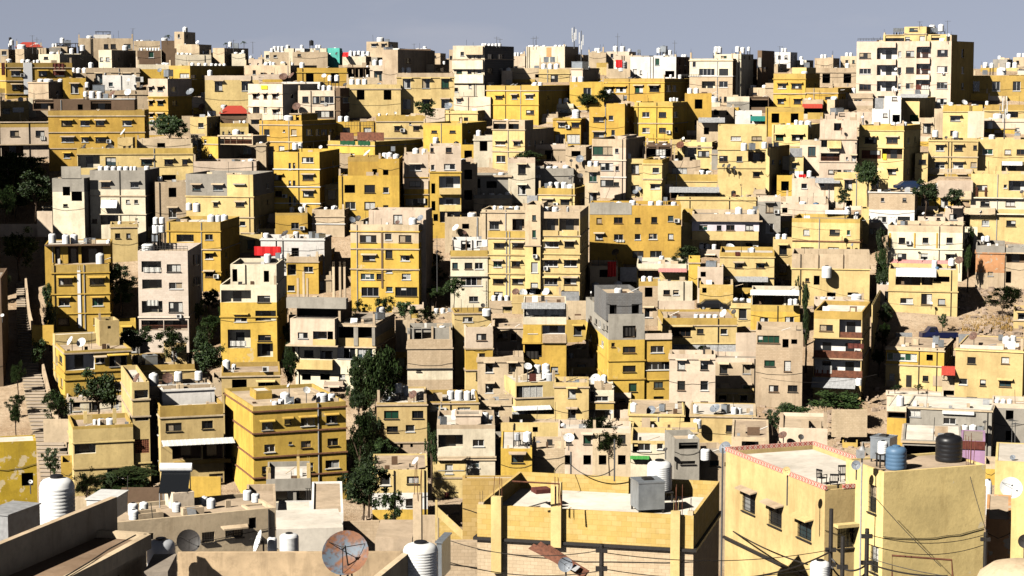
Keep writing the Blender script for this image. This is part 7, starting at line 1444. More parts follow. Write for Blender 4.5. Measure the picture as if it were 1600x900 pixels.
for b in BLD:
    bykind={}
    for t in sorted(b.tanks,key=lambda q:q[0]):
        if (t[1]-t[0])*4<7: continue
        bykind.setdefault(t[3],[]).append(t)
    for c,lst in bykind.items():
        for i,(x0,x1,y,_,vol,tt) in enumerate(lst):
            px=(x0+x1)/2
            t=tt if tt is not None else random.uniform(.9,1.5)
            if t>=0: t=min(t,max(.6,vol.d-.8))
            if tt is None and vol.d>4:
                d0=(x1-x0)*vol.D/F
                while t<vol.d-1.2 and hit(vol,px,y,'f',t)[2]-vol.rz>d0*1.35: t+=.3
            s,_t,ztop=hit(vol,px,y,'f',t); 
            e0=hit(vol,x0,y,'f',t)[0]; e1=hit(vol,x1,y,'f',t)[0]; dia=abs(e1-e0)
            if t>=0: s=max(vol.s0+dia*.5,min(vol.s1-dia*.5,s)) if vol.xs is None or px<vol.xr else s
            base=vol.rz if (t>=0) else None
            if px>vol.xr+1 and t>=0: s=min(s,vol.s1-dia*.5)
            p=world(vol,s,vol.t0+t,0)
            if base is None: base=ztop-dia*1.25
            if c=='s': dia*=.86
            h=ztop-base
            if h<dia*.85: h=dia*(.9 if c!='s' else .8)
            stand=0
            if h>dia*1.6: stand=h-dia*1.25; h=dia*1.25
            n=len(lst); nm=CN[c]
            lab=(fit(f'{nm} water tank on the',b.desc) if n==1 else fit(f'{ORD[min(i,14)]} {nm} tank from left on the',b.desc))
            TL.append((dia*F/p[1],(p[0],p[1],base),dia,h,c,lab,stand))
TL.sort(key=lambda q:-q[0]); KEEP=286
for q in TL[:KEEP]: put_tank(q[1],q[2],q[3],q[4],q[5],'rooftop water tanks',q[6])
rest=MB(); RM=[TANKW,TANKB,TANKU,TANKG,STEEL,DARKM]
for _,(x,y,z),dia,h,c,lab,stand in TL[KEEP:]:
    mi='wbugs'.index(c); n0=len(rest.V)
    if c=='s': rest.box(-dia/2,dia/2,-dia/2,dia/2,.1*h,h,mi)
    else: rest.lathe([(0,0),(dia*.48,0),(dia*.5,h*.1),(dia*.5,h*.8),(dia*.4,h*.92),(dia*.15,h*.95),(dia*.15,h),(0,h)],12,mi)
    if stand>.12:
        for sx in (-1,1):
            for sy in (-1,1): rest.box(sx*dia*.35-.04,sx*dia*.35+.04,sy*dia*.35-.04,sy*dia*.35+.04,-stand,0,5)
    for k in range(n0,len(rest.V)): v=rest.V[k]; rest.V[k]=(v[0]+x,v[1]+y,v[2]+z+stand)
o=rest.build('water_tanks',RM); o['kind']='stuff'; o['label']='the many small far water tanks on the upper roofs'; o['category']='water tanks'
print('TANKS',NT,len(TL))
# ------------------------------------------------------------------ satellite dishes
def dish_data():
    m=MB(); n=6; prof=[]
    for i in range(n+1):
        r=i/n; prof.append((r,.28*r*r))
    k=24; m.V.append((0,0,0))
    for r,z in prof[1:]:
        for j in range(k): t=2*math.pi*j/k; m.V.append((r*math.cos(t),r*math.sin(t),z))
    for j in range(k): m.F.append((0,1+j,1+(j+1)%k)); m.M.append(0)
    for i in range(n-1):
        for j in range(k): a=1+i*k+j; b2=1+i*k+(j+1)%k; m.F.append((a,a+k,b2+k,b2)); m.M.append(0)
    out={}
    for c,mat in (('w',DISHW),('g',DISHG),('b',DISHB),('d',DISHD),('r',RUST),('y',M['y'])):
        o=m.build('reflector',mat,smooth=True); out[c]=o.data; bpy.data.objects.remove(o)
    a=MB(); 
    for j in range(3): t=2*math.pi*j/3+.5; a.tube([(.9*math.cos(t),.9*math.sin(t),.24),(.06*math.cos(t),.06*math.sin(t),.86)],.018,4)
    a.lathe([(0,.80),(.07,.80),(.07,.95),(0,.95)],8)
    o=a.build('feed_arm',DARKM); out['arm']=o.data; bpy.data.objects.remove(o)
    return out
DD=dish_data(); ND=0
def put_dish(center,R,c,label,base_z,az=None,el=None,name='satellite_dish'):
    """mast foot at base_z; the reflector looks along az (0 = +x, counter-clockwise) and el"""
    global ND; ND+=1
    if az is None: az=math.radians(random.choice([-128,-112,-140,-95,-70,-150])+random.uniform(-12,12))
    if el is None: el=math.radians(random.uniform(28,48))
    dr=Vector((math.cos(az)*math.cos(el),math.sin(az)*math.cos(el),math.sin(el)))
    r=empty(name,(center[0],center[1],base_z)); tag(r,label,'satellite dish','satellite dishes on the roofs')
    q=dr.to_track_quat('Z','Y'); zc=center[2]-base_z
    for nm,dt in (('reflector',DD[c]),('feed_arm',DD['arm'])):
        o=mk(nm,dt,r,(R,R,R),(dr.x*.12*R,dr.y*.12*R,zc)); o.rotation_mode='QUATERNION'; o.rotation_quaternion=q
    m=MB(); m.tube([(-dr.x*.15*R,-dr.y*.15*R,0),(-dr.x*.15*R,-dr.y*.15*R,max(.1,zc))],.045,6); m.tube([(-dr.x*.15*R,-dr.y*.15*R,max(.1,zc)),(0.1*dr.x*R,0.1*dr.y*R,zc)],.07,6)
    m.build('mast',MASTM,r)
    return r
DN={'w':'white','g':'grey','b':'brown','d':'dark','r':'rusty red','y':'yellowish'}
for b in BLD:
    by={}
    for d in sorted(b.dishes,key=lambda q:q[0]): by.setdefault(d[3],[]).append(d)
    for c,lst in by.items():
        for i,(x,y,r,_,vol) in enumerate(lst):
            inside = vol.xl<=x<=vol.xr
            roofz=vol.rz
            t=.8 if vol.d>2 else .2
            s,_t,z=hit(vol,x,y,'f',t)
            if z<roofz+.1: t=-.9; s,_t,z=hit(vol,x,y,'f',t); base=z-.9          # bracketed in front of the wall
            elif not (vol.s0-.5<=s<=vol.s1+.5): base=z-1.2
            else: base=roofz
            e=hit(vol,x+r,y,'f',t)[0]; R=abs(e-s)*1.05
            p=world(vol,s,vol.t0+t,z)
            lab=fit(f'{DN[c]} satellite dish on the',b.desc) if len(lst)==1 else fit(f'{ORD[i]} {DN[c]} dish from left on the',b.desc)
            put_dish(p,R,c,lab,base if z-base<4 else z-4)
print('DISHES',ND)

# ------------------------------------------------------------------ antennas and roof masts
def antenna(px,ytop,ybase,D,label,kind=0):
    b=at_depth(px,ybase,D); t=at_depth(px,ytop,D); h=t[2]-b[2]
    r=empty('antenna_mast',b); tag(r,label,'antenna','antennas and masts on the roofs')
    m=MB(); m.tube([(0,0,-.5),(0,0,h)],.06 if kind<2 else .12,5,r2=.035 if kind<2 else .07); m.build('mast',MASTM,r)
    e=MB()
    if kind==0:
        for k in range(5): w=.55-.07*k; e.box(-w,w,.12*k-.3,.12*k-.27,h-.15,h-.12)
        e.box(-.02,.02,-.35,.35,h-.16,h-.12)
    elif kind==1: e.box(-.5,.5,-.02,.02,h*.8,h*.8+.05)
    else:
        for (dx,dz,hh) in ((-.55,.05,2.2),(.5,.12,2.0),(.1,.30,1.6),(-.4,.42,1.4)):
            z=h*(1-dz)-hh; e.box(dx*.7-.09,dx*.7+.09,-.1,.05,z,z+hh)
            e.box(min(0,dx*.7),max(0,dx*.7),-.02,.02,z+hh*.5-.03,z+hh*.5+.03)
        e.box(-.2,.2,-.02,.02,h*.5,h*.5+.04)
    e.build('antenna_panels' if kind==2 else 'antenna_elements',WSHEET if kind==2 else MASTM,r)
antenna(908,48,102,400,'tall cell antenna mast with white panels on the skyline',2)
antenna(897,42,72,405,'slim cell antenna beside the tall antenna mast on skyline',2)
antenna(833,57,74,423,'left short whip antenna on cream skyline block',1)
antenna(838,56,74,422,'right short whip antenna on cream skyline block',1)
antenna(965,52,80,415,'thin whip antenna over pink skyline house',1)
antenna(1054,63,86,409,'thin whip antenna right of white skyline house',1)
antenna(776,57,70,375,'left whip antenna on the cream striped tower',1)
antenna(781,60,70,375,'right whip antenna on the cream striped tower',1)
antenna(1218,72,100,418,'radio antenna with crossbar on tan skyline house at right',0)
antenna(1211,85,100,418,'short antenna left of the crossbar radio antenna',0)
antenna(1480,32,62,372,'tv antenna at right end of apartment tower roof',0)
antenna(1437,33,42,372,'tv antenna on the apartment tower stair room',0)
antenna(208,44,66,424,'thin tv antenna on cluttered skyline house at left',0)
antenna(51,55,80,418,'thin tv antenna by the red hipped roof',0)
antenna(58,58,80,416,'second thin tv antenna by the red hipped roof',1)
antenna(365,62,80,412,'thin tv antenna on small cream skyline house',0)
antenna(395,65,80,415,'thin tv antenna left of the trio of cream tanks',0)
antenna(647,68,80,428,'thin tv antenna on skyline right of topmost tan house',0)
antenna(1569,150,216,340,'tall lattice roof mast at the right edge',2)
antenna(1571,98,112,395,'thin tv antenna on cream house at right edge',0)
antenna(1585,660,720,200,'steel roof mast with crossbars at lower right edge',0)
antenna(1580,655,720,202,'second steel roof mast at lower right edge',0)
antenna(683,368,450,284,'thin street pole in the dark alley left of cream loggia house',1)

# ------------------------------------------------------------------ trees
def leaf_material():
    m,nt,b=new_mat('leaves')
    oi=N(nt,'ShaderNodeObjectInfo'); ge=N(nt,'ShaderNodeNewGeometry')
    r=nt.nodes.new('ShaderNodeValToRGB'); L(nt,ge.outputs['Random Per Island'],r.inputs[0])
    r.color_ramp.elements[0].color=(.010,.020,.006,1); r.color_ramp.elements[1].color=(.045,.070,.016,1)
    e=r.color_ramp.elements.new(.85); e.color=(.028,.05,.012,1)
    hs=N(nt,'ShaderNodeHueSaturation'); L(nt,r.outputs[0],hs.inputs['Color'])
    mr=N(nt,'ShaderNodeMapRange'); L(nt,oi.outputs['Random'],mr.inputs[0]); mr.inputs[3].default_value=.7; mr.inputs[4].default_value=1.35; L(nt,mr.outputs[0],hs.inputs['Value'])
    L(nt,hs.outputs[0],b.inputs['Base Color']); b.inputs['Roughness'].default_value=.6; b.inputs['Specular IOR Level'].default_value=.25
    return m
LEAF=leaf_material(); BARK=plain('bark',(.10,.065,.04),.9,noise=.4)
def crown_mesh(seed,n=5200,clumps=60,leaf=.058):
    rd=random.Random(seed); mb=MB(); C=[]
    lobes=[(Vector((rd.uniform(-.45,.45),rd.uniform(-.45,.45),rd.uniform(-.3,.45))),rd.uniform(.35,.6)) for _ in range(7)]
    while len(C)<clumps:
        c,r=rd.choice(lobes); v=Vector((rd.gauss(0,1),rd.gauss(0,1),rd.gauss(0,1))).normalized()
        p=c+v*r*rd.uniform(.75,1.0)
        if p.length<1.1: C.append((p,rd.uniform(.10,.22)))
    for i in range(n):
        c,r=C[i%len(C)]; v=Vector((rd.gauss(0,1),rd.gauss(0,1),rd.gauss(0,.8)))
        p=c+v*r*.55
        a=Vector((rd.gauss(0,1),rd.gauss(0,1),rd.gauss(0,1))).normalized(); b2=a.orthogonal().normalized()
        s=leaf*rd.uniform(.6,1.3); q=s*.55
        mb.quad(tuple(p-a*s),tuple(p+b2*q),tuple(p+a*s),tuple(p-b2*q))
    o=mb.build('crown',LEAF); d=o.data; bpy.data.objects.remove(o); return d
CROWNS=[crown_mesh(i) for i in range(5)]
SHRUBS=[crown_mesh(20+i,1700,26,.075) for i in range(3)]
def palm_mesh():
    mb=MB(); rd=random.Random(3)
    for k in range(26):
        az=rd.uniform(0,6.28); el=rd.uniform(-.2,1.2); pts=[]
        for i in range(7):
            f=i/6; rr=f*math.cos(el); z=f*math.sin(el)-.55*f*f; pts.append(Vector((rr*math.cos(az),rr*math.sin(az),z)))
        for i in range(6):
            d=(pts[i+1]-pts[i]); sd=d.cross(Vector((0,0,1))).normalized()*.12*(1-i/7)
            mb.quad(tuple(pts[i]),tuple(pts[i]+sd+Vector((0,0,-.06))),tuple(pts[i+1]+sd*.8+Vector((0,0,-.06))),tuple(pts[i+1]))
            mb.quad(tuple(pts[i]),tuple(pts[i+1]),tuple(pts[i+1]-sd*.8+Vector((0,0,-.06))),tuple(pts[i]-sd+Vector((0,0,-.06))))
    o=mb.build('crown',LEAF); d=o.data; bpy.data.objects.remove(o); return d
PALM=palm_mesh()
def tree(x0,x1,yt,yb,label,D=None,kind='tree',shape=0):
    D=D or depth_of(yb); px=(x0+x1)/2
    g=at_depth(px,yb,D); tp=at_depth(px,yt,D); H=tp[2]-g[2]; W=(at_depth(x1,yt,D)[0]-at_depth(x0,yt,D)[0])
    base=(g[0],g[1],g[2]); r=empty('palm_tree' if kind=='palm' else ('tree' if kind=='tree' else 'shrub'),base,random.uniform(0,6.28))
    tag(r,label,'palm' if kind=='palm' else kind,'trees and shrubs between the houses')
    if kind=='palm':
        mk('crown',PALM,r,(W*.55,W*.55,W*.5),(0,0,H*.8)); cz=H*.8
    elif kind=='tree':
        ch=H*.76; mk('crown',CROWNS[shape%5],r,(W*.52,W*.48,ch*.56),(0,0,H-ch*.5)); cz=H-ch*.55
    else:
        mk('crown',SHRUBS[shape%3],r,(W*.52,W*.42,H*.55),(0,0,H*.48)); cz=H*.4
    m=MB(); rad=max(.07,H*.022)
    m.tube([(0,0,-.6),(.05*W,.02,cz*.5),(0,0,cz)],rad,7,r2=rad*.55)
    if kind!='palm':
        for k in range(5):
            a=k*1.3; m.tube([(0,0,cz*(.55+.08*k)),(W*.16*math.cos(a),W*.16*math.sin(a),cz*.9+H*.05*k),(W*.3*math.cos(a),W*.3*math.sin(a),cz+H*.1)],rad*.45,5,r2=rad*.15)
    m.build('trunk',BARK,r)
T_=tree
T_(236,298,178,240,'dark tree before the tan and yellow house, upper left',D=343,shape=0)
T_(256,268,54,66,'palm on the skyline at the left',D=420,kind='palm')
T_(376,386,64,74,'small palm on skyline right of small cream house',D=412,kind='palm')
T_(349,358,66,76,'second small palm on skyline left of cream house',D=412,kind='palm')
T_(-20,60,235,330,'tall dark tree in shade at left edge',D=325,shape=1)
T_(22,86,265,345,'dark tree left of the grey concrete house',D=318,shape=2)
T_(-8,28,290,352,'dark bush at far left beside the trees',D=316,shape=3)
T_(0,62,360,436,'leafy tree above the stairs at left',D=300,shape=4)
T_(-15,22,420,470,'dark bush beside top of the stairs',D=292,kind='shrub')
T_(163,212,408,480,'dark tree left of pink stone tower',D=285,shape=1)
T_(186,250,508,562,'dark bushy tree under the arched balcony tower',D=268,shape=2)
T_(246,300,512,575,'dark tree at the base of pink stone tower',D=266,shape=3)
T_(298,352,535,610,'dark tree left of cream and yellow loggia house',D=258,shape=0)
T_(340,362,470,545,'tall dark tree in alley by loggia house',D=272,shape=4)
T_(436,468,545,620,'dark tree under the pink balcony house',D=254,shape=1)
T_(42,80,528,572,'round dark bush beside the long stairs',D=266,kind='shrub')
T_(118,186,572,670,'dark tree before the two-dish yellow house',D=243,shape=2)
T_(66,120,610,675,'dark spreading tree at foot of the stairs',D=240,shape=3)
T_(115,158,735,800,'dark garden tree below lattice house',D=205,shape=4)
T_(160,186,738,770,'small garden tree beside black shade net',D=210,kind='shrub')
T_(545,638,540,690,'big tree in gully right of pink balcony house',D=238,shape=0)
T_(560,612,560,640,'yellowish tree top in the gully',D=246,shape=2)
T_(540,590,640,770,'tall dark tree left in the gully',D=219,shape=1)
T_(560,592,700,800,'dark tree low in the gully',D=212,shape=4)
T_(525,610,720,820,'wide dark tree at the gully bottom',D=198,shape=3)
T_(590,640,765,830,'dark scrub beside white-patched house',D=196,kind='shrub',shape=1)
T_(664,684,660,760,'narrow ivy tree left of cream tall house',D=222,shape=2)
T_(690,728,432,475,'dark tree in alley below cream loggia house',D=276,shape=3)
T_(545,585,468,505,'left bush under the tall yellow centre tower',D=277,kind='shrub')
T_(580,625,462,500,'middle bush under the tall yellow centre tower',D=279,kind='shrub',shape=1)
T_(612,650,470,505,'right bush under the tall yellow centre tower',D=277,kind='shrub',shape=2)
T_(645,692,480,512,'dark bush beside curved wall at centre',D=274,kind='shrub')
T_(1048,1098,382,436,'dark tree right of wide golden house',D=301,shape=1)
T_(930,960,135,172,'dark tree before railed yellow house',D=374,shape=2)
T_(898,935,145,178,'dark tree behind pale single tank house',D=376,shape=0)
T_(800,848,235,266,'dark tree at centre below yellow cube house',D=337,shape=3)
T_(640,690,158,185,'dark shrubs behind pale yellow mid-town house',D=358,kind='shrub')
T_(1335,1378,250,318,'dark green tree before brick-screened house',D=324,shape=0)
T_(1304,1332,292,322,'round bush left of brown block house',D=317,kind='shrub')
T_(1424,1466,278,335,'dark tree right of brown block house',D=304,shape=2)
T_(1466,1508,292,326,'dark bush beside layered yellow house',D=306,kind='shrub',shape=1)
T_(1362,1394,412,478,'dark trees left of framed-panel cream house',D=292,shape=4)
T_(1540,1596,445,500,'lone round tree on the dirt slope',D=286,shape=1)
T_(1462,1484,490,514,'dark shrub above the blue truck',D=281,kind='shrub')
T_(1258,1350,608,662,'wide dark bush under three-balcony house',D=247,shape=2)
T_(1300,1346,612,650,'spiky bush right of the wide dark bush',D=248,kind='shrub',shape=2)
T_(1212,1272,630,670,'dark bush below pale weathered house',D=243,shape=3)
T_(1190,1225,640,672,'low dark bush left of stone wall',D=241,kind='shrub')
T_(905,962,648,712,'dark tree beside small two-tone house',D=228,shape=0)
T_(930,975,670,735,'dark tree behind the white rusty dish',D=214,shape=4)
T_(1002,1022,465,484,'green bush beside slate-topped building',D=286,kind='shrub')
T_(1082,1108,538,560,'green bush under grey tin canopy',D=266,kind='shrub',shape=1)
T_(1388,1410,600,612,'dry yellowish bush by black-door house',D=254,kind='shrub',shape=1)
T_(1425,1445,600,610,'second dry bush by black-door house',D=254,kind='shrub')
T_(1240,1252,430,470,'ivy on the wall beside pipe-post terrace',D=291,kind='shrub')
T_(430,470,392,440,'dark shrub beside ledged yellow building',D=302,kind='shrub',shape=2)
T_(520,545,740,790,'dark scrub at base of ochre block',D=206,kind='shrub',shape=1)

# dense growth in the gully and added trees that darken the alleys
def thicket(x0,x1,y0,y1,n,where,Doff=0):
    rd=random.Random(x0*7+y0)
    sizes=['tall','broad','small','slender','low','bushy','dense','leaning']
    for i in range(n):
        f=(i+.5)/n; yb=y1+(y0-y1)*f*.72; h=rd.uniform(.24,.42)*(y1-y0) if n>2 else (y1-y0)*.8; w=(x1-x0)*rd.uniform(.5,.85); cx=rd.uniform(x0+w*.4,x1-w*.4)
        tree(cx-w/2,cx+w/2,yb-max(h,26),yb,f'{sizes[i%8]} dark tree {where}'+('' if i<8 else ' higher up'),D=depth_of(min(yb,755))+Doff,shape=i)
thicket(545,600,560,790,8,'in the gully between balcony house and olive house',-2)
thicket(110,250,735,800,6,'in the shaded yard under the lattice house',-6)
thicket(640,680,760,835,3,'beside the white patched house',-4)
thicket(540,604,730,835,5,'at the dark gully bottom beside ochre block',-6)
thicket(548,640,690,832,7,'at the foot of the gully',-4)
thicket(168,214,405,500,3,'in the alley left of the pink stone tower')
thicket(300,345,440,585,4,'added to darken the alley right of the pink stone tower')
thicket(438,462,450,600,3,'added to darken the alley left of the pink balcony house')
thicket(660,702,380,490,3,'added to darken the alley below the tan-topped centre tower')
thicket(1356,1398,470,600,3,'added to darken the alley right of three-balcony house')
thicket(358,392,650,765,3,'added to darken the alley left of the ochre block')
thicket(1362,1390,385,480,2,'added to darken the alley left of framed-panel house')
thicket(0,80,235,345,5,'in the shaded grove at upper left')
thicket(50,90,470,560,2,'beside the upper stairs')
thicket(0,40,560,700,3,'in the shade left of the stairs')
for q,(a,b2,c,d) in enumerate(((112,150,742,790),(150,185,748,786),(205,240,742,780),(60,100,700,745),(120,160,700,742))): tree(a,b2,c,d,('round','spreading','dusty','shaded','leafy')[q]+' garden bush in front of the lattice house yard',D=depth_of(min(d,752))-2,kind='shrub',shape=q)
thicket(1505,1524,380,470,2,'added to darken the alley right of framed-panel house')
thicket(1250,1268,480,600,2,'added to darken the alley left of three-balcony house')
# ------------------------------------------------------------------ ground
def dirt():
    m,nt,b=new_mat('dry_earth_and_rubble')
    tc=N(nt,'ShaderNodeTexCoord')
    n1=N(nt,'ShaderNodeTexNoise',Scale=.12,Detail=8.0,Roughness=.65); L(nt,tc.outputs['Object'],n1.inputs['Vector'])
    n2=N(nt,'ShaderNodeTexNoise',Scale=1.6,Detail=8.0,Roughness=.75); L(nt,tc.outputs['Object'],n2.inputs['Vector'])
    v=N(nt,'ShaderNodeTexVoronoi',Scale=1.3); L(nt,tc.outputs['Object'],v.inputs['Vector'])
    c=mixc(nt,ramp(nt,n1.outputs[0],.4,.62),(.36,.25,.155),(.50,.38,.26))
    c=mixc(nt,ramp(nt,n2.outputs[0],.52,.72),c,(.20,.135,.075))
    c=mixc(nt,ramp(nt,v.outputs['Distance'],.0,.22),(.55,.45,.33),c)
    L(nt,c,b.inputs['Base Color']); b.inputs['Roughness'].default_value=.95; b.inputs['Specular IOR Level'].default_value=.1
    bp=N(nt,'ShaderNodeBump',Strength=.9,Distance=.25); L(nt,n2.outputs[0],bp.inputs['Height']); L(nt,bp.outputs[0],b.inputs['Normal'])
    return m
DIRT=dirt()
ys=[0,20,40]+[60+3*i for i in range(140)]+[500,600,800,1200,2000,3500,6000]
xs=[-6000,-2500,-1000,-500]+[-260+6.5*i for i in range(81)]+[500,1000,2500,6000]
V=[];rd=random.Random(5)
for y in ys:
    for x in xs:
        z=ground(y)
        V.append((x,y,z+(rd.uniform(-.35,.25) if abs(x)<262 and 60<y<480 else 0)))
nx=len(xs); Fc=[(j*nx+i,j*nx+i+1,(j+1)*nx+i+1,(j+1)*nx+i) for j in range(len(ys)-1) for i in range(nx-1)]
structure(mesh_obj('ground',V,Fc,DIRT,smooth=True))
# rubble stones on the bare slopes
stone=plaster('rubble_stone',(.46,.35,.25),amount=.3)
def rubble(x0,x1,y0,y1,n,label):
    mb=MB(); r2=random.Random(x0)
    for _ in range(n):
        D=depth_of(r2.uniform(y0,y1)); px=r2.uniform(x0,x1); X=at_depth(px,400,D)[0]; z=ground(D); s=r2.uniform(.15,.75)
        n0=len(mb.V); 
        for k in range(8):
            mb.V.append((X+s*((k&1)-.5)*r2.uniform(.6,1.2),D+s*((k>>1&1)-.5)*r2.uniform(.6,1.2),z-.15+s*(k>>2&1)*r2.uniform(.5,.9)))
        for f in ((0,2,3,1),(4,5,7,6),(0,1,5,4),(2,6,7,3),(0,4,6,2),(1,3,7,5)): mb.F.append(tuple(n0+q for q in f)); mb.M.append(0)
    o=mb.build('rubble',stone); o['kind']='stuff'; o['label']=label; o['category']='rubble'
rubble(1500,1600,445,540,260,'scattered stones on the dirt slope'); rubble(1340,1500,520,560,90,'stones beside the car track')
rubble(980,1200,560,700,330,'fallen masonry in the ruined courtyard'); rubble(1190,1400,600,720,260,'rubble below the three-balcony house')
rubble(1200,1280,390,480,120,'rubble in the alley'); rubble(600,720,480,620,140,'stones in the gully'); rubble(840,960,500,700,120,'stones in the dark yard')
rubble(560,760,740,830,160,'broken stones under the white patched house')
# dry grass on the slope
g=plain('dry_grass',(.42,.25,.07),.9,noise=.4); mb=MB(); rd=random.Random(9)
for _ in range(1500):
    D=depth_of(rd.uniform(490,512)); px=rd.uniform(1505,1585); X=at_depth(px,400,D)[0]; z=ground(D)-.1; h=rd.uniform(.25,.6); a=rd.uniform(0,3.14); w=.06
    mb.V+=[(X-w*math.cos(a),D-w*math.sin(a),z),(X+w*math.cos(a),D+w*math.sin(a),z),(X+rd.uniform(-.2,.2),D,z+h)]; k=len(mb.V); mb.F.append((k-3,k-2,k-1)); mb.M.append(0)
o=mb.build('dry_grass',g); o['kind']='stuff'; o['label']='dry orange grass on the dirt slope'; o['category']='grass'

# ------------------------------------------------------------------ long staircase at the left
STN=plaster('stair_concrete',(.50,.41,.31),amount=.35)
path=[(31,440,11),(34,500,17),(42,545,26),(50,590,31),(62,650,36),(80,700,46),(92,765,52)]
def path_at(y):
    for (a,b2,c),(d,e,f) in zip(path,path[1:]):
        if b2<=y<=e:
            k=(y-b2)/(e-b2); return a+(d-a)*k, c+(f-c)*k
r=empty('staircase',at_depth(60,640,252)); tag(r,'long public staircase climbing between shaded walls at left','staircase')
mb=MB(); mr=MB(); y=765.0; D=depth_of(y); 
Dend=depth_of(441)
k=0
base=Vector(r.location)
while D<Dend:
    # pixel row of this tread
    z=ground(D)+.55
    yy=pix((0,D,z))[1]; yy=min(max(yy,441),764)
    c,w=path_at(yy); x0=at_depth(c-w/2,yy,D)[0]; x1=at_depth(c+w/2,yy,D)[0]; dz=ground(D+1.0)-ground(D)
    st=max(.8,min(1.6,.24/max(dz,.08))) 
    mb.box(x0-base.x,x1-base.x,D-.07-base.y,D+st-base.y,z-.07-base.z,z-base.z)
    mr.box(x0-base.x+.02,x1-base.x-.02,D-base.y,D+st-base.y,z-1.2-base.z,z-.073-base.z)
    D+=st; k+=1
mb.build('tread',STN,r); mr.build('riser',M['T'],r)
mw=MB()
pts=[]
for y in range(445,765,16):
    D=depth_of(y); c,w=path_at(y); xx=at_depth(c+w/2+1.5,y,D)[0]; pts.append((xx,D,ground(D)))
for a,b2 in zip(pts,pts[1:]):
    mw.V+=[(a[0],a[1],a[2]-1),(b2[0],b2[1],b2[2]-1),(b2[0],b2[1],b2[2]+1.7),(a[0],a[1],a[2]+1.7),(a[0]+.3,a[1],a[2]-1),(b2[0]+.3,b2[1],b2[2]-1),(b2[0]+.3,b2[1],b2[2]+1.7),(a[0]+.3,a[1],a[2]+1.7)]
    n=len(mw.V)-8; mw.F+=[(n,n+1,n+2,n+3),(n+7,n+6,n+5,n+4),(n+3,n+2,n+6,n+7)]; mw.M+=[0]*3
tag(mw.build('stair_wall',M['T']),'tan stepped wall along right side of long staircase','wall')
# ------------------------------------------------------------------ helpers for single near things
def pvol(xl,xr,yt,yb,xs,D,d=3.0,a=None):
    o={'D':str(D),'d':str(d)}
    if a is not None: o['a']=str(a)
    return make_vol(None,f'{xl} {xr} {yt} {yb}'+(f' {xs}' if xs is not None else ''),o)
def pbox(name,label,cat,xl,xr,yt,yb,xs,D,d,mat,h=None,a=None,top=None,group=None):
    v=pvol(xl,xr,yt,yb,xs,D,d,a); z0=v.zv if h is None else v.z1-h
    r=empty(name,(v.O[0],v.O[1],z0),-v.a); tag(r,label,cat,group)
    m=MB(); m.box(0,v.s1,0,d,0,v.z1-z0); m.build('body',mat,r)
    if top: t=MB(); t.box(-.06,v.s1+.06,-.06,d+.06,v.z1-z0+.003,v.z1-z0+.06); t.build('top',top,r)
    return r,v
def wallseg(name,label,pts,th,h,mat,cat='wall',coping=None,parent=None):
    """free-standing wall through world points (x,y,ztop)"""
    m=MB()
    for a,b in zip(pts,pts[1:]):
        d=Vector((b[0]-a[0],b[1]-a[1],0)).normalized(); n=Vector((-d.y,d.x,0))*th/2
        P=[]
        for q,dz in ((a,-h),(b,-h),(b,0),(a,0)):
            P.append((q[0]+n.x,q[1]+n.y,q[2]+dz)); P.append((q[0]-n.x,q[1]-n.y,q[2]+dz))
        k=len(m.V); m.V+=P
        m.F+=[(k+1,k+3,k+5,k+7),(k+6,k+4,k+2,k),(k+7,k+5,k+4,k+6),(k+3,k+2,k+4,k+5),(k,k+1,k+7,k+6)]; m.M+=[0]*5
    o=m.build(name,mat,parent)
    if parent is None: tag(o,label,cat)
    return o
# --- near roof at the bottom left, its parapet wall and its kerb
zr=at_depth(132,832,84)[2]
RP=[at_height(x,y,zr) for x,y in ((182,829),(228,838),(98,905),(40,936),(-130,940),(-60,905),(0,878))]
r=empty('house',(RP[1][0],RP[1][1],zr-9)); tag(r,'nearest brown roof with long parapet at bottom left','house')
off=Vector(r.location)
loc=[(p[0]-off.x,p[1]-off.y) for p in RP]
m=MB(); m.prism(loc[::-1] if False else loc, 0, 8.98); m.build('wall',M['T'],r)
m=MB(); m.poly([(p[0],p[1],9.0) for p in loc]); m.build('roof',ROOF['b'],r)
A=at_height(178,776,zr+1.35); Bp=at_height(0,848,zr+1.35); C2=at_height(-120,900,zr+1.35)
w=wallseg('parapet','',[(q[0]-off.x,q[1]-off.y,q[2]-off.z) for q in (A,Bp,C2)],.28,1.6,M['T'],parent=r)
kp=[at_height(x,y,zr+.28) for x,y in ((134,827),(213,832),(231,834),(168,868),(105,900),(60,924))]
wallseg('kerb','',[(q[0]-off.x,q[1]-off.y,q[2]-off.z) for q in kp],.3,.6,M['T'],parent=r)
m=MB(); a=at_height(190,858,zr-.5); b=at_height(172,872,zr-.5)
for q0,q1 in ((.62,.80),(.35,.5)):
    p0=Vector(loc[1])*(1-q0)+Vector(loc[2])*q0; p1=Vector(loc[1])*(1-q1)+Vector(loc[2])*q1
    d=(Vector(loc[1])-Vector(loc[2])).normalized(); nn=Vector((-d.y,d.x)); 
    if nn.x<0: nn=-nn
    e=nn*.02
    m.quad((p0.x+e.x,p0.y+e.y,5.6),(p1.x+e.x,p1.y+e.y,5.6),(p1.x+e.x,p1.y+e.y,8.0),(p0.x+e.x,p0.y+e.y,8.0))
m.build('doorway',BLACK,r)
m=MB(); pts=[at_height(x,y,zr+.34) for x,y in ((212,836),(170,858),(140,878),(100,902))]
m.tube([(p[0]-off.x,p[1]-off.y,p[2]-off.z) for p in pts],.03,5); m.build('roof_cable',DARKM,r)
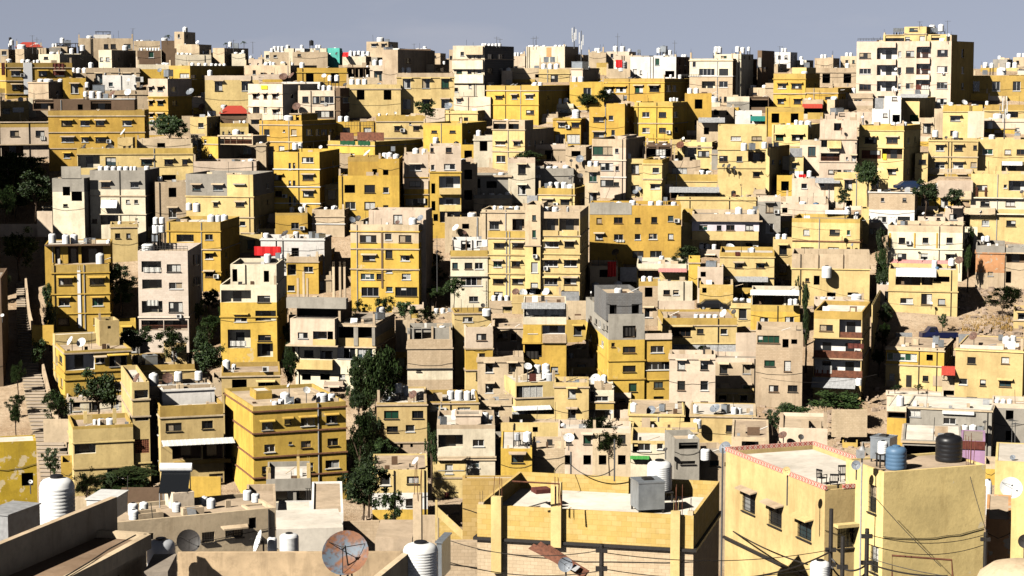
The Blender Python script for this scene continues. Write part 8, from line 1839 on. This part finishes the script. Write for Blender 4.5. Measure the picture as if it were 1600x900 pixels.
def near_tank(x0,x1,yt,yb,D,c,label,rz=None):
    b=at_depth((x0+x1)/2,yb,D); t=at_depth((x0+x1)/2,yt,D); w=at_depth(x1,yb,D)[0]-at_depth(x0,yb,D)[0]
    return put_tank(b,w,t[2]-b[2],c,label,'rooftop water tanks',0,rz)
near_tank(63,118,742,826,100,'w','big white ribbed tank behind the parapet at lower left')
near_tank(230,275,840,900,86,'g','big grey plastic tank right of the near brown roof')
near_tank(437,467,832,862,97,'w','white tank with dark lid behind the stained wall')
near_tank(418,433,838,862,99,'w','half hidden white tank beside the edge-on white dish')
near_tank(630,685,845,910,88,'w','large white ribbed tank beside steel box at bottom centre')
near_tank(1265,1297,874,915,105,'w','white tank beside black pole at bottom right')
near_tank(1540,1549,748,805,140,'w','slim white tank beside the big bare yellow wall')
near_tank(590,603,825,847,128,'w','small white drum tank beside brown mesh dish')
# --- boxes and huts near the bottom left
pbox('metal_container','dark metal container with pale end at left edge','container',-30,12,806,850,62,90,2.6,GSHEET,top=GSHEET)
pbox('metal_cabinet','white metal box behind the slanted near parapet','box',135,176,782,812,199,98,2.2,WSHEET,top=WSHEET)
pbox('low_roof','pale grey flat roof below the grey tank','roof',225,262,893,930,276,80,3.0,ROOF['g'])
pbox('steel_box_tank','tall grey steel box beside large white ribbed tank','water tank',682,690,849,905,704,90,1.9,STEEL,top=STEEL)
put_dish(at_depth(294,846,94),.55*1.02*1.0,'d','large dark mesh dish with worn lettering at lower left',at_depth(294,868,94)[2],az=math.radians(-75),el=math.radians(22))
put_dish(at_depth(409,847,98),.58,'w','white dish seen edge-on by stained wall',at_depth(409,866,98)[2],az=math.radians(-165),el=math.radians(20))
put_dish(at_depth(604,834,126),.33,'b','brown mesh dish beside small white drum tank',at_depth(604,846,126)[2],az=math.radians(-100),el=math.radians(35))
put_dish(at_depth(884,882,100),.37,'g','dark grey dish over the rusty sheets',at_depth(884,905,100)[2],az=math.radians(-100),el=math.radians(15))
put_dish(at_depth(1230,736,122),.27,'y','orange-centred dish on patterned parapet',at_depth(1230,790,122)[2],az=math.radians(-125),el=math.radians(15))
put_dish(at_depth(1338,727,121.5),.29,'g','round grey dish beside the lamp on yellow corner house',at_depth(1338,750,121.5)[2],az=math.radians(-110),el=math.radians(20))
put_dish(at_depth(1579,763,140),.78,'w','big white dish at the right edge',at_depth(1579,800,140)[2],az=math.radians(-95),el=math.radians(30))
put_dish(at_depth(1601,845,120),.42,'d','black dish cut by the lower right edge',at_depth(1601,880,120)[2],az=math.radians(-95),el=math.radians(5))
# --- the rusted dish, with its own mottled reflector
def rust_dish_mat():
    m,nt,b=new_mat('rust_blotched_dish')
    tc=N(nt,'ShaderNodeTexCoord'); n1=N(nt,'ShaderNodeTexNoise',Scale=1.1,Detail=7.0,Roughness=.6); L(nt,tc.outputs['Object'],n1.inputs['Vector'])
    n2=N(nt,'ShaderNodeTexNoise',Scale=6.0,Detail=6.0); L(nt,tc.outputs['Object'],n2.inputs['Vector'])
    c=mixc(nt,ramp(nt,n1.outputs[0],.47,.56),(.10,.13,.165),(.19,.075,.03)); c=mixc(nt,ramp(nt,n2.outputs[0],.5,.7),c,(.09,.045,.03))
    L(nt,c,b.inputs['Base Color']); b.inputs['Roughness'].default_value=.6; return m
RD=rust_dish_mat()
dq=put_dish(at_depth(542,866,80),.94,'b','large dish blotched with rust in front of stained wall',at_depth(542,905,80)[2],az=math.radians(-97),el=math.radians(33))
for ch in dq.children:
    if ch.name.startswith('reflector'):
        ch.data=ch.data.copy(); ch.data.materials.clear(); ch.data.materials.append(RD)
m=MB()
for dx in (-.35,.35): m.tube([(dx*.3,.1,1.0),(dx,-.9,-.5)],.035,5); 
m.tube([(0,-.8,1.55),(.1,-.3,.4)],.03,5); m.build('tripod_leg',DARKM,dq)
# --- stained wall and its return
za=at_depth(275,861,88)[2]
W0=at_height(278,863,za); W1=at_height(628,862,za); W2=at_height(578,902,za); W3=at_height(560,920,za)
wallseg('garden_wall','long stained tan wall behind the rusted dish',[W0,W1],.3,3.2,M['st'])
wallseg('garden_wall','short tan return wall beside large white tank',[(W1[0]+.16,W1[1]-.3,W1[2]),(W2[0],W2[1],W2[2]-.2),(W3[0],W3[1],W3[2]-.2)],.3,2.6,M['T'])
# --- wall, plate roof, post in the lower middle
p0=at_depth(536,815,140); p1=at_depth(593,813,140); wallseg('garden_wall','weathered tan block wall before the dark gully trees',[p0,p1],.3,2.2,M['B'])
pbox('low_roof','pale round-edged concrete roof plate with scattered junk','roof',586,644,841,870,None,118,5.0,ROOF['t'],a=0,h=1.2)
pbox('low_roof','long whitewashed slab roof left of white low house','roof',400,536,824,850,None,135,6.0,ROOF['w'],a=-8,h=2.0)
pbox('concrete_pillar','tall bare tan concrete pillar below white-patched house','pillar',645,658,773,850,660,106,.5,M['T'],h=5)
# outside stair of the yellow blockwork house
r=empty('outside_stair',at_depth(708,846,132)); r.scale=(.6,.6,.6); tag(r,'yellow outside stair at foot of cream tall house','staircase')
m=MB(); 
for i in range(9): m.box(-.6+.33*i-1.0,-.6+.33*(i+1)-1.0,0,1.1,-.6,3.0-.33*i)
m.build('steps',M['K'],r)
m=MB(); m.V=[(-1.7,-.14,3.9),(1.5,-.14,.9),(1.5,-.14,-.2),(-1.7,-.14,2.8),(-1.7,0,3.9),(1.5,0,.9),(1.5,0,-.2),(-1.7,0,2.8)]
m.F=[(0,3,2,1),(4,5,6,7),(0,1,5,4),(3,7,6,2),(0,4,7,3),(1,2,6,5)]; m.M=[0]*6; m.build('balustrade',M['y'],r)
m=MB(); m.box(1.5,1.75,-.16,.1,-.6,1.9); m.box(-1.95,-1.7,-.16,.1,-.6,4.6); m.build('newel',M['y'],r)
# --- heap of rusty corrugated sheets
r=empty('scrap_sheets',at_depth(862,882,109)); r.scale=(.62,.62,.62); tag(r,'brown rusty corrugated sheets lying over block walls','scrap metal')
rd=random.Random(4)
for i in range(5):
    m=MB(); n=24; Lq=rd.uniform(3.2,4.4); w=rd.uniform(.9,1.2)
    for k in range(n):
        a=w*k/n; b=w*(k+1)/n; za_=.035*(k%2); zb_=.035*((k+1)%2)
        m.quad((-Lq/2,a,za_),(Lq/2,a,za_),(Lq/2,b,zb_),(-Lq/2,b,zb_))
    o=m.build('sheet',RUST if i!=2 else GSHEET,r); o.location=(-.6+.5*i,-.5+.25*i,.55-.28*i+.2); o.rotation_euler=(rd.uniform(.2,.5),.42+rd.uniform(-.1,.1),rd.uniform(-.5,-.2))
# --- patterned parapet trim of the wing roof
def pattern_mat():
    m,nt,b=new_mat('red_white_patterned_tile')
    tc=N(nt,'ShaderNodeTexCoord'); sp=N(nt,'ShaderNodeSeparateXYZ'); L(nt,tc.outputs['Object'],sp.inputs[0])
    sm=N(nt,'ShaderNodeMath',operation='ADD'); L(nt,sp.outputs[0],sm.inputs[0]); L(nt,sp.outputs[1],sm.inputs[1])
    def tri(s,k):
        a=N(nt,'ShaderNodeMath',operation='MULTIPLY'); L(nt,s,a.inputs[0]); a.inputs[1].default_value=k
        b2=N(nt,'ShaderNodeMath',operation='PINGPONG'); L(nt,a.outputs[0],b2.inputs[0]); b2.inputs[1].default_value=1.0; return b2.outputs[0]
    a=tri(sm.outputs[0],5.0); c=tri(sp.outputs[2],5.0)
    d=N(nt,'ShaderNodeMath',operation='ADD'); L(nt,a,d.inputs[0]); L(nt,c,d.inputs[1])
    e=N(nt,'ShaderNodeMath',operation='PINGPONG'); L(nt,d.outputs[0],e.inputs[0]); e.inputs[1].default_value=.5
    L(nt,mixc(nt,ramp(nt,e.outputs[0],.22,.28),(.45,.07,.05),(.66,.50,.40)),b.inputs['Base Color']); b.inputs['Roughness'].default_value=.6; return m
PAT=pattern_mat()
wb=[b for b in BLD if b.desc.startswith('yellow corner house with bare')][0]; wn,wv=wb.vols[1],wb.vols[2]
m=MB(); h=.26; z=wv.z1-wb.zb; S0,S1,T0,T1=wv.s0,wv.s1,wn.t0,wv.t0+wv.d; e=.13
m.box(S0-.03,S0+e,T0-.03,T1+.03,z+.003,z+h); m.box(S0+e,S1-e,T1-e,T1+.03,z+.003,z+h); m.box(S1-e,S1+.03,wv.t0+.2,T1+.03,z+.003,z+h)
m.box(S0+e+(wn.s1-S0)*.42,wn.s1-.03,T0-.03,T0+e,z+.003,z+h)
m.build('parapet_tiles',PAT,wb.root)
m=MB(); m.box(S0-.16,S0-.003,T0-.1,T1,z-6.0,z-5.82); m.build('string_course',DARKM,wb.root)
# chairs on that roof
def chair(px,py,rz,label):
    p=at_height(px,py,wv.rz); r=empty('plastic_chair',p,rz); tag(r,label,'chair','black plastic chairs on the patterned roof')
    m=MB(); m.box(-.25,.25,-.24,.24,.42,.46); m.build('seat',TANKB,r)
    m=MB()
    for i in range(5): x=-.24+.115*i; m.box(x,x+.035,.22+.02*i*0,.25,.46,.95)
    m.box(-.26,.26,.215,.255,.88,1.0); m.build('backrest',TANKB,r)
    for x in (-.23,.20):
        for y in (-.22,.19):
            m=MB(); m.box(x,x+.04,y,y+.04,0,.42); m.build('leg',TANKB,r)
    for x in (-.28,.24):
        m=MB(); m.box(x,x+.045,-.2,.23,.64,.68); m.box(x,x+.045,-.2,-.16,.43,.64); m.build('armrest',TANKB,r)
chair(1284,757,2.2,'black plastic chair tilted towards the wall on patterned roof'); chair(1317,752,.1,'black plastic chair with slatted back facing out on patterned roof')
chair(1303,764,3.0,'low black chair at front edge of patterned roof')
# lamp on the corner
p=at_depth(1347,712,121); r=empty('street_lamp',(p[0],p[1],p[2]-6)); tag(r,'grey flood lamp on tall pipe at yellow corner house','lamp')
m=MB(); m.tube([(0,0,-4),(0,0,6)],.05,6); m.build('pole',GREYM,r)
m=MB(); m.box(-.35,.1,-.3,.1,5.9,6.35); m.lathe([(0,6.3),(.2,6.35),(.1,6.55),(0,6.6)],10); m.build('lamp_head',GSHEET,r)
# reinforcement bars on corners
def rebars(px,yt,yb,D,n,label):
    b=at_depth(px,yb,D); t=at_depth(px,yt,D); h=t[2]-b[2]; m=MB(); rd=random.Random(px)
    for i in range(n): x=rd.uniform(-.3,.3); y=rd.uniform(-.2,.2); m.tube([(x,y,-.3),(x+rd.uniform(-.1,.1),y,h*rd.uniform(.75,1))],.018,4)
    o=m.build('reinforcement_bars',RUST); o.location=b; tag(o,label,'steel bars','bare reinforcement bars')
rebars(1516,677,728,124,5,'rusty bars rising from the bare-walled corner house')
rebars(874,735,782,113,3,'steel bars on left post of big concrete roof'); rebars(1058,750,800,112.5,3,'steel bars on right post of big concrete roof')
rebars(650,725,774,106,4,'steel bars on top of the tan pillar'); rebars(778,742,776,116,3,'steel bars by left edge of big concrete roof')
def rod(px,yt,yb,D,label,rad=.05,name='roof_pole'):
    b=at_depth(px,yb,D); t=at_depth(px,yt,D); m=MB(); m.tube([(0,0,0),(0,0,t[2]-b[2])],rad,6); o=m.build(name,MASTM); o.location=b; tag(o,label,'pole','poles and pipes on the near roofs'); return o
rod(892,706,748,124,'thin pole by back parapet under the rusty white dish'); rod(960,686,752,122,'thin dark pole at back parapet of big roof')
rod(1127,700,900,110,'tall grey pipe carrying a round grey dish beside dark wall')
rod(868,760,790,113,'rusty standing pipe on big concrete roof',.05); 
# rust pipe frame on the big roof and in front of bare wall
def frame(pts,D,label,rad,mat):
    P=[at_depth(x,y,D) for x,y in pts]; o0=P[0]; m=MB(); m.tube([(p[0]-o0[0],p[1]-o0[1],p[2]-o0[2]) for p in P],rad,6); o=m.build('pipe_frame',mat); o.location=o0; tag(o,label,'pipe frame')
frame([(800,752),(874,756),(877,790)],112.2,'rusty bent pipe rail along left post of big roof',.05,RUST)
frame([(1394,905),(1394,868),(1487,875),(1489,905)],108,'rusty pipe goal frame before the bare yellow wall',.06,RUST)
# roof odds and ends on the big concrete roof
o=pbox('cloth_heap','crumpled brown sheet on big concrete roof','cloth',838,862,764,779,None,119,.9,MAROON,h=.25,a=-20)
# poles with cables
def upole(px,yt,D,label,arms):
    t=at_depth(px,yt,D); z0=ground(D); h=t[2]-z0; r=empty('utility_pole',(t[0],t[1],z0)); tag(r,label,'utility pole','utility poles near the camera')
    m=MB(); m.tube([(0,0,-.3),(0,0,h)],.16,8,r2=.11); m.build('pole',DARKM,r)
    for q in arms:
        m=MB(); m.box(-.28,.28,-.10,.10,h-q-.1,h-q+.1)
        for k in range(3): m.lathe([(.09,h-q+.1),(.12,h-q+.2),(.07,h-q+.3),(0,h-q+.32)],8)
        m.build('insulator_bracket',DARKM,r)
    return t
U1=upole(940,850,96,'black utility pole with insulators at bottom centre',(.3,1.2,2.0))
U2=upole(1299,795,106,'black pole left of the barred window at lower right',(2.2,3.0,3.8))
U3=upole(1355,826,104,'black pole right of the barred window at lower right',(.4,1.8,2.6))
U4=upole(1540,832,116,'short dark pole beside orange house',(.4,))
U5=upole(1317,838,103,'thin middle pole between two black poles',(1.6,2.4))
NC=0
def cable(p,q,sag,label,rad=.022):
    p=Vector(p); q=Vector(q); m=MB(); pts=[]
    for i in range(15):
        f=i/14; v=p.lerp(q,f)-p; v.z-=sag*4*f*(1-f); pts.append(tuple(v))
    m.tube(pts,rad,5); o=m.build('cable',DARKM); o.location=p; tag(o,label,'cable','cables strung between the poles')
AD=at_depth
cable((U1[0],U1[1],U1[2]-.4),(U2[0],U2[1],U2[2]-2.2),.5,'upper cable from the bottom centre pole to the lower right poles')
cable((U1[0],U1[1],U1[2]-1.2),(U2[0],U2[1],U2[2]-3.0),.6,'middle cable from the bottom centre pole to the lower right poles')
cable((U1[0],U1[1],U1[2]-.3),AD(690,840,112),.6,'cable from bottom centre pole towards the tan pillar')
cable((U1[0],U1[1],U1[2]-1.3),AD(680,872,92),.5,'lower cable from bottom centre pole to the large white tank')
cable((U3[0],U3[1],U3[2]-.3),AD(1540,835,118),.5,'upper cable across the bare yellow wall')
cable((U3[0],U3[1],U3[2]-.8),AD(1541,850,118),.6,'second cable across the bare yellow wall')
cable((U3[0],U3[1],U3[2]-1.5),AD(1600,905,100),.4,'third cable dropping across the bare yellow wall')
cable((U3[0],U3[1],U3[2]-1.8),AD(1480,900,92),.2,'thick dark cable dropping right from barred window poles',.045)
cable((U2[0],U2[1],U2[2]-2.3),AD(1140,905,88),.3,'thick cable falling left from the barred window poles',.045)
cable(AD(1142,828,136),AD(1262,882,118),.2,'thick pipe-like cable along the patterned house wall',.05)
cable((U2[0],U2[1],U2[2]-2.6),(U3[0],U3[1],U3[2]-1.9),.5,'first tangled cable between the two black poles',.05)
cable((U2[0],U2[1],U2[2]-3.0),(U3[0],U3[1],U3[2]-2.3),.7,'second tangled cable between the two black poles',.05)
cable(AD(1370,780,120),AD(1470,885,112),.1,'thin slanting cable over the bare yellow wall')
cable(AD(1516,745,121),AD(1541,830,119),.1,'dark cable hanging from the roof bars of bare wall')
cable(AD(866,738,122),AD(892,726,124),-.3,'arched cable left on the big roof back parapet')
cable(AD(892,726,124),AD(960,732,122),.6,'sagging cable along the big roof back parapet',.03)
cable(AD(1190,590,250),AD(1370,585,254),.8,'long thin cable beside three-balcony house')
cable(AD(1120,300,312),AD(1290,330,308),.8,'long thin cable across yellow houses at right')
cable(AD(1240,440,288),AD(1500,480,280),1.0,'thin cable over framed-panel house')
cable(AD(905,268,328),AD(1090,215,338),.8,'thin cable across the yellow upper houses')
# mounded roof at lower right
p=at_depth(1594,926,104); r=empty('domed_roof',p); tag(r,'pinkish mounded mud roof at lower right corner','roof')
m=MB(); m.lathe([(2.4,-4),(2.4,.3),(2.1,1.0),(1.5,1.45),(.8,1.65),(0,1.7)],28); m.build('mound',M['T'],r,smooth=True)
pbox('ac_unit','grey air conditioner beside the big white dish','air conditioner',1547,1572,782,797,None,142,.7,GSHEET,a=0)
# solar water heater on the flat tank roof
r=empty('solar_water_heater',at_depth(276,772,126)); tag(r,'solar water heater with glass panel on the tan flat roof','water heater')
m=MB(); m.tube([(-1.0,0,1.7),(1.0,0,1.7)],.28,12); m.build('cylinder_tank',TANKW,r)
m=MB(); m.V=[(-.9,-1.3,.35),(.9,-1.3,.35),(.9,-.1,1.45),(-.9,-.1,1.45),(-.9,-1.25,.28),(.9,-1.25,.28),(.9,-.05,1.38),(-.9,-.05,1.38)]; m.F=[(0,1,2,3),(7,6,5,4),(0,4,5,1),(1,5,6,2),(2,6,7,3),(3,7,4,0)]; m.M=[0]*6; m.build('glass_panel',GLASS[0],r)
m=MB()
for x in (-.85,.85): m.tube([(x,.1,-.6),(x,.1,1.7)],.035,5); m.tube([(x,-1.25,-.6),(x,-1.25,.35)],.035,5)
m.build('stand',GREYM,r)
# --- more water heaters / racks on far roofs are steel tanks already; cars now
def car(px,py,D,length,rz,mat,label,kind='car'):
    z=ground(D)+.42; X=at_depth(px,py,D); r=empty('parked_truck' if kind=='truck' else 'parked_car',(X[0],D,X[2]),rz); tag(r,label,kind,'vehicles parked on the slope')
    L2=length; W=1.7
    pro=[(-.5,.35),(-.5,.8),(-.36,.92),(-.22,1.42),(.20,1.45),(.36,.95),(.5,.85),(.5,.35)] if kind=='car' else [(-.5,.45),(-.5,1.15),(-.47,1.2),(.02,1.2),(.03,1.25),(.08,1.95),(.26,1.95),(.36,1.3),(.5,1.15),(.5,.45)]
    m=MB(); k=len(pro)
    m.V=[(x*L2,-W/2*(.86 if zq>1.2 else 1),zq) for x,zq in pro]+[(x*L2,W/2*(.86 if zq>1.2 else 1),zq) for x,zq in pro]
    for i in range(k): j=(i+1)%k; m.F.append((i,j,k+j,k+i)); m.M.append(0)
    m.F+= [tuple(range(k-1,-1,-1)),tuple(range(k,2*k))]; m.M+=[0,0]
    m.build('body',mat,r)
    g=MB()
    for s in (-1,1):
        y=s*(W/2*.93+.02)
        if kind=='car': 
            for a,b in ((-.30,-.05),(-.02,.26)): g.quad((a*L2,y,.95),(b*L2,y,.95),((b*.78)*L2,s*(W/2*.86+.02),1.36),((a*.72)*L2,s*(W/2*.86+.02),1.36))
        else: g.quad((.09*L2,y,1.3),(.30*L2,y,1.3),(.25*L2,s*(W/2*.86+.02),1.85),(.10*L2,s*(W/2*.86+.02),1.85))
    g.build('side_windows',GLASS[0],r)
    for x in (-.3,.31):
        for s in (-1,1):
            w=MB(); w.tube([(x*L2,s*(W/2-.12),.33),(x*L2,s*(W/2+.05),.33)],.33,14); wo=w.build('wheel',TANKB,r)
            h=MB(); h.tube([(x*L2,s*(W/2+.04),.33),(x*L2,s*(W/2+.065),.33)],.18,10); h.build('hub_cap',GREYM,wo)
paint=lambda n,c: plain(n,c,.3,noise=.1,spec=.6)
NAVY=paint('navy_paint',(.008,.012,.05)); CARB=paint('black_paint',(.012,.012,.014)); CARW=paint('white_car_paint',(.65,.65,.64)); CARN=paint('blue_van_paint',(.014,.028,.07))
car(1466,532,279.0,5.0,math.pi+.08,NAVY,'dark blue pickup truck on the dirt track','truck')
car(1420,297,324,4.6,.1,CARN,'blue van partly hidden behind dark tree at right')
car(1478,298,318,4.2,.05,CARW,'white car on the raised road at right')
car(1112,484,285.5,4.2,.0,CARB,'left black car under yellow peeling wall')
car(1154,486,285.5,4.4,.05,CARB,'right black car under yellow peeling wall')
# low walls along the right terraces
def lowwall(x0,x1,yt,yb,label,mat,D=None,a=0):
    D=D or depth_of(yb); p0=at_depth(x0,yt,D); p1=at_depth(x1,yt,D); hh=p0[2]-at_depth(x0,yb,D)[2]+.8
    wallseg('terrace_wall',label,[p0,(p1[0],p1[1]+a,p1[2])],.35,hh,mat)
lowwall(1300,1355,640,672,'tan stone retaining wall under wide dark bush',M['B'],D=243)
lowwall(1465,1520,282,300,'tan terrace wall below the white car',M['P'],D=317)
lowwall(870,945,470,500,'brown stone slope wall below white low house',M['T'],D=284)
lowwall(1015,1085,470,486,'pink stone slope wall left of black cars',M['P'],D=284.5)
lowwall(1400,1425,520,536,'corrugated fence left of truck',GSHEET,D=277)
lowwall(1498,1518,522,536,'grey sheet fence right of truck',GSHEET,D=277)
lowwall(618,648,500,545,'tan garden wall with arch right of balcony house',M['T'],D=268)
lowwall(0,60,350,362,'low tan wall by upper left path',M['P'],D=312)
lowwall(58,82,330,362,'pale stepped wall left of grey concrete house',M['P'],D=310)
lowwall(50,84,508,530,'yellow garden wall left of two-dish house',M['Y'],D=266)
lowwall(68,130,655,680,'tan wall with rubble at stairs foot',M['T'],D=238)
lowwall(1150,1185,520,560,'tan yard wall left of pale weathered house',M['P'],D=268)
lowwall(1020,1060,610,640,'pale crumbling wall left in the ruins',M['P'],D=258)
lowwall(950,985,640,665,'tan fallen wall under slate-topped building',M['P'],D=250)

lowwall(112,190,778,800,'low tan yard wall in front of lattice house',M['T'],D=200)
lowwall(190,262,762,786,'dark netted yard wall behind the tan flat roof',M['D'],D=196)
lowwall(262,345,745,775,'yellow yard wall below the white awning',M['Y'],D=216)
lowwall(660,700,805,840,'tan rubble wall left of cream tall house',M['T'],D=180)
# the town goes on beyond both edges of the view
OFFV=[]
rd=random.Random(21); pool=[b for b in BLD if 225<b.main.D<372 and len(b.root.children)<45]
for side in (1,-1):
    for row in range(9):
        D=236+row*17
        for col in range(3):
            b=rd.choice(pool); X=(D*.25+8+col*15+rd.uniform(0,4))*side
            if side<0: X-=34
            c=copy_tree(b.root); z=ground(D)+rd.uniform(-1.5,0); c.location=(X-b.main.s1/2,D+rd.uniform(-3,3),z); c.rotation_euler.z=-rd.uniform(.0,.25)*side
            OFFV.append(c)
# the 290 houses that show largest stay things; the small far rest becomes one object
import bmesh
def area(b): return (min(b.main.xr,1600)-max(b.main.xl,0))*max(1,(U0(b)))
def U0(b): return pix(world(b.main,0,0,b.main.zv))[1]-pix(world(b.main,0,0,b.main.z1))[1]
rank=sorted(BLD,key=lambda b:-area(b)); restroots=[b.root for b in rank[290:]]+OFFV
bmx=bmesh.new(); mats=[]; mid={}
def absorb(o,M4):
    M4=M4@o.matrix_basis
    if o.type=='MESH':
        n0=len(bmx.faces); v0=len(bmx.verts); bmx.from_mesh(o.data); bmx.verts.ensure_lookup_table(); bmx.faces.ensure_lookup_table()
        loc=[]
        for m_ in o.data.materials:
            if m_.name not in mid: mid[m_.name]=len(mats); mats.append(m_)
            loc.append(mid[m_.name])
        for v in bmx.verts[v0:]: v.co=M4@v.co
        for f in bmx.faces[n0:]: f.material_index=loc[f.material_index] if f.material_index<len(loc) else 0
    for ch in list(o.children): absorb(ch,M4)
def drop(o):
    for ch in list(o.children): drop(ch)
    bpy.data.objects.remove(o)
for r_ in restroots: absorb(r_,Matrix.Identity(4)); 
for r_ in restroots: drop(r_)
me=bpy.data.meshes.new('houses'); bmx.to_mesh(me); bmx.free()
for m_ in mats: me.materials.append(m_)
o=link(bpy.data.objects.new('houses',me)); o['kind']='stuff'; o['label']='the many small far houses packed along the ridge and between larger ones'; o['category']='houses'
print('MERGED',len(restroots))
# ------------------------------------------------------------------ camera, sun and sky
cd=bpy.data.cameras.new('camera'); cam=bpy.data.objects.new('camera',cd); COL.objects.link(cam)
cam.location=(0,0,CZ); cam.rotation_euler=(math.pi/2-TILT,0,0); cd.sensor_width=36; cd.lens=36*F/1600; cd.clip_start=1; cd.clip_end=20000
SC.camera=cam
sd=Vector((-.585,-.515,.60)).normalized()       # towards the sun
el=math.asin(sd.z); azs=math.atan2(sd.x,sd.y)
sl=bpy.data.lights.new('sun','SUN'); sl.energy=5.0; sl.angle=math.radians(.5); sl.color=(1.0,.95,.86)
so=bpy.data.objects.new('sun',sl); COL.objects.link(so); so.rotation_euler=(-sd).to_track_quat('-Z','Y').to_euler(); so.location=(-200,-100,300)
w=bpy.data.worlds.new('World'); SC.world=w; w.use_nodes=True; nt=w.node_tree; bg=nt.nodes['Background']
sky=nt.nodes.new('ShaderNodeTexSky'); sky.sky_type='NISHITA'; sky.sun_disc=False; sky.sun_elevation=el; sky.sun_rotation=azs
sky.altitude=900; sky.air_density=1.0; sky.dust_density=2.2; sky.ozone_density=2.5
tq=nt.nodes.new('ShaderNodeTexCoord'); ma=nt.nodes.new('ShaderNodeVectorMath'); ma.operation='MULTIPLY_ADD'; nt.links.new(tq.outputs['Generated'],ma.inputs[0])
ma.inputs[1].default_value=(1,1,.8); ma.inputs[2].default_value=(0,0,.16); nm=nt.nodes.new('ShaderNodeVectorMath'); nm.operation='NORMALIZE'; nt.links.new(ma.outputs[0],nm.inputs[0]); nt.links.new(nm.outputs[0],sky.inputs['Vector'])
hs=nt.nodes.new('ShaderNodeHueSaturation'); hs.inputs['Saturation'].default_value=.38; nt.links.new(sky.outputs[0],hs.inputs['Color'])
tint=mixc(nt,1.0,hs.outputs[0],(.90,.89,.97),'MULTIPLY')
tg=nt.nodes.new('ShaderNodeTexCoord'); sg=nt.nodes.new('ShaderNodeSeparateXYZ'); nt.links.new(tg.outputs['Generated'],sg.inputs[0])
fall=nt.nodes.new('ShaderNodeMapRange'); fall.interpolation_type='SMOOTHSTEP'; nt.links.new(sg.outputs[2],fall.inputs[0])  # sky dimmed with elevation, added to cut the ambient fill
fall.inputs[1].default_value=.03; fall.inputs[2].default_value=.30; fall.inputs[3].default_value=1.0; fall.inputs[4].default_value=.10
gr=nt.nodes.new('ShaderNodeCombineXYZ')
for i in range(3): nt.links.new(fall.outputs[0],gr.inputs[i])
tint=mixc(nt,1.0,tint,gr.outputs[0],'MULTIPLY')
# faint thin clouds, in the sky itself
tc=nt.nodes.new('ShaderNodeTexCoord'); mp=nt.nodes.new('ShaderNodeMapping'); mp.inputs['Scale'].default_value=(5,5,22); nt.links.new(tc.outputs['Generated'],mp.inputs[0])
nz=nt.nodes.new('ShaderNodeTexNoise'); nz.inputs['Scale'].default_value=2.0; nz.inputs['Detail'].default_value=6; nt.links.new(mp.outputs[0],nz.inputs['Vector'])
cl=nt.nodes.new('ShaderNodeMath'); cl.operation='MULTIPLY'; nt.links.new(ramp(nt,nz.outputs[0],.55,.8),cl.inputs[0]); cl.inputs[1].default_value=.20
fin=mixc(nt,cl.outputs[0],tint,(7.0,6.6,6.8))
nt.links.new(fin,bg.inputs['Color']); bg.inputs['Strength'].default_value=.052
SC.view_settings.view_transform='Standard'; SC.view_settings.look='None'; SC.view_settings.exposure=.86; SC.view_settings.gamma=1
SC.cycles.max_bounces=5; SC.cycles.diffuse_bounces=0; SC.cycles.glossy_bounces=2; SC.cycles.transmission_bounces=2; SC.cycles.use_denoising=True
print('OBJ',len(bpy.data.objects),'HOUSES',len(BLD))
